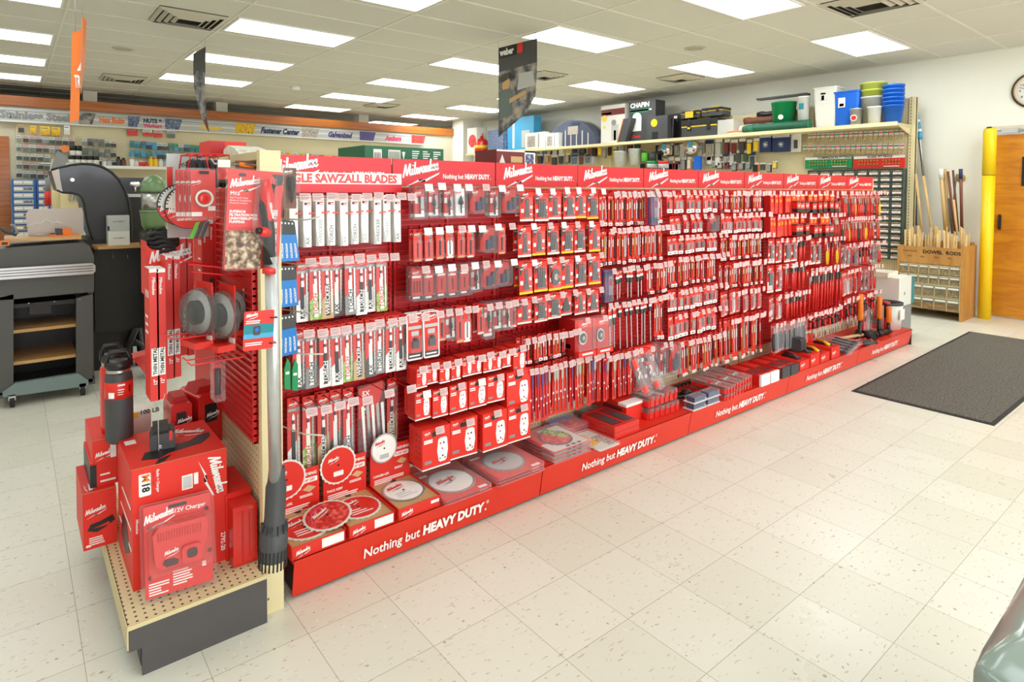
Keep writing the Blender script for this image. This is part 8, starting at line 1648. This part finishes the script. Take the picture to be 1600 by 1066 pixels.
# second black grill with thermometer behind
Y2 = 4.3; a = g3(186, 303, Y2); c = g3(235, 278, Y2)
o = empty('kettle_grill', ((a.x+c.x)/2, Y2, 0), 'black grill with oval steel thermometer behind the hood', 'grill'); w_ = (c.x-a.x)/2
MB().box((-w_, 0, a.z), (w_*1.6, .4, c.z), 'grill_black').box((-w_-.05, .02, a.z-.03), (w_*1.7, .4, a.z), 'steel').build('lid', o); MB().box((-w_, .02, .0), (w_*1.6, .4, a.z-.03), 'black').build('body', o)
p = g3(211, 288, Y2); MB().lathe([(.045, 0), (.045, .01), (.03, .012)], 'chrome', 20, T=Matrix.Translation((p.x-o.location.x, -.002, p.z)) @ Matrix.Rotation(PI/2, 4, 'X') @ Matrix.Scale(.62, 4, (0, 1, 0))).cyl((p.x-o.location.x, -.01, p.z-.03), (p.x-o.location.x, -.01, p.z-.07), .008, 'chrome', 8).build('thermometer_dial', o)
# sage green smoker with steel waist
Y3 = 3.2; a = g3(219, 352, Y3); c = g3(263, 352, Y3); R3 = (c.x-a.x)/2; z0 = g3(240, 360, Y3).z; z1 = g3(240, 330, Y3).z; z2 = g3(240, 300, Y3).z; z3 = g3(240, 273, Y3).z
o = empty('smoker', ((a.x+c.x)/2, Y3, z0), 'sage green upright smoker with polished steel middle', 'smoker')
MB().lathe([(R3*.7, 0), (R3*.92, (z1-z0)*.3), (R3, (z1-z0)*.85), (R3*1.03, z1-z0)], 'sage', 28).build('base_bowl', o); MB().lathe([(R3*.92, z1-z0), (R3*.92, z2-z0)], 'steel', 28).build('steel_band', o)
MB().lathe([(R3*1.0, z2-z0), (R3*.98, z2-z0+.02), (R3*.9, z2-z0+(z3-z2)*.5), (R3*.6, z2-z0+(z3-z2)*.85), (.01, z3-z0)], 'sage', 28).build('dome_lid', o); MB().lathe([(R3*1.05, z1-z0-.01), (R3*1.05, z1-z0+.008)], 'sage', 28).build('flange', o)
a = g3(222, 388, Y3); tag(MB().rbox((a.x, Y3-.12, a.z), (a.x+.24, Y3+.12, z0), .03, 'y', 'black').box((a.x+.02, Y3-.1, 0), (a.x+.22, Y3+.1, a.z), 'black').build('black_stand'), 'black plastic stand carrying the sage green smoker', 'stand')
# red clamp light hanging at the post, left of the hood
a = g3(92, 232, 5.0); tag(MB().prism([(0, 0), (.09, -.03), (.13, .12), (.05, .18)], 'y', 0, .05, 'grey', T=Matrix.Translation((a.x-.06, 5.0, a.z-.2))).cyl((a.x+.05, 4.99, a.z), (a.x+.05, 5.0, a.z), .035, 'orange', 14).build('bird_toy'), 'grey hanging tool with round orange cap above the hood', 'tool'); p0 = g3(75, 318, 5.0); MB().tube([(a.x-.05, 5.0, a.z-.1), (p0.x, 5.0, p0.z+.2), (p0.x, 5.0, p0.z+.1)], .006, 'light_grey', 5).cyl((p0.x, 5.0, p0.z-.02), (p0.x, 5.0, p0.z+.12), .028, 'red_card', 10).cyl((p0.x, 5.0, p0.z+.12), (p0.x, 5.0, p0.z+.25), .02, 'grey', 10).build('cord_and_plug', bpy.data.objects['bird_toy']); bpy.data.objects['bird_toy'].name = 'work_light'
# ================================================================ WRAPPED THING, BOTTOM RIGHT CORNER
zt = .58; pts = [at(x, y, 'z', zt) for x, y in ((1640, 845), (1600, 905), (1560, 975), (1535, 1020), (1521, 1048), (1545, 1062), (1600, 1100), (1700, 1180), (1900, 1180), (1900, 900))]
cen = sum(pts, Vector())/len(pts); b = MB(); n = len(pts); vs = []; fs = []; rw_ = random.Random(5)
prof = [(1.0, 0), (1.0, -.02), (.96, -.10), (.90, -.30), (.86, -zt)]
rings = []
for (s_, dz) in [(.45, .035), (.75, .03), (.93, .015)]+prof: rings.append((s_, dz))
for s_, dz in rings:
    for p in pts: vs.append((cen.x+(p.x-cen.x)*s_, cen.y+(p.y-cen.y)*s_, zt+dz+rw_.uniform(-.008, .008)*(1 if dz > -.5 else 0)))
for i in range(len(rings)-1):
    for k in range(n): fs.append((i*n+k, (i+1)*n+k, (i+1)*n+(k+1) % n, i*n+(k+1) % n))
fs.append(tuple(range(n))); b.add(vs, fs, 'plastic_wrap', True); tag(b.build('wrapped_bundle'), 'grey-green plastic wrapped bundle at the bottom right corner of the photo', 'bundle')
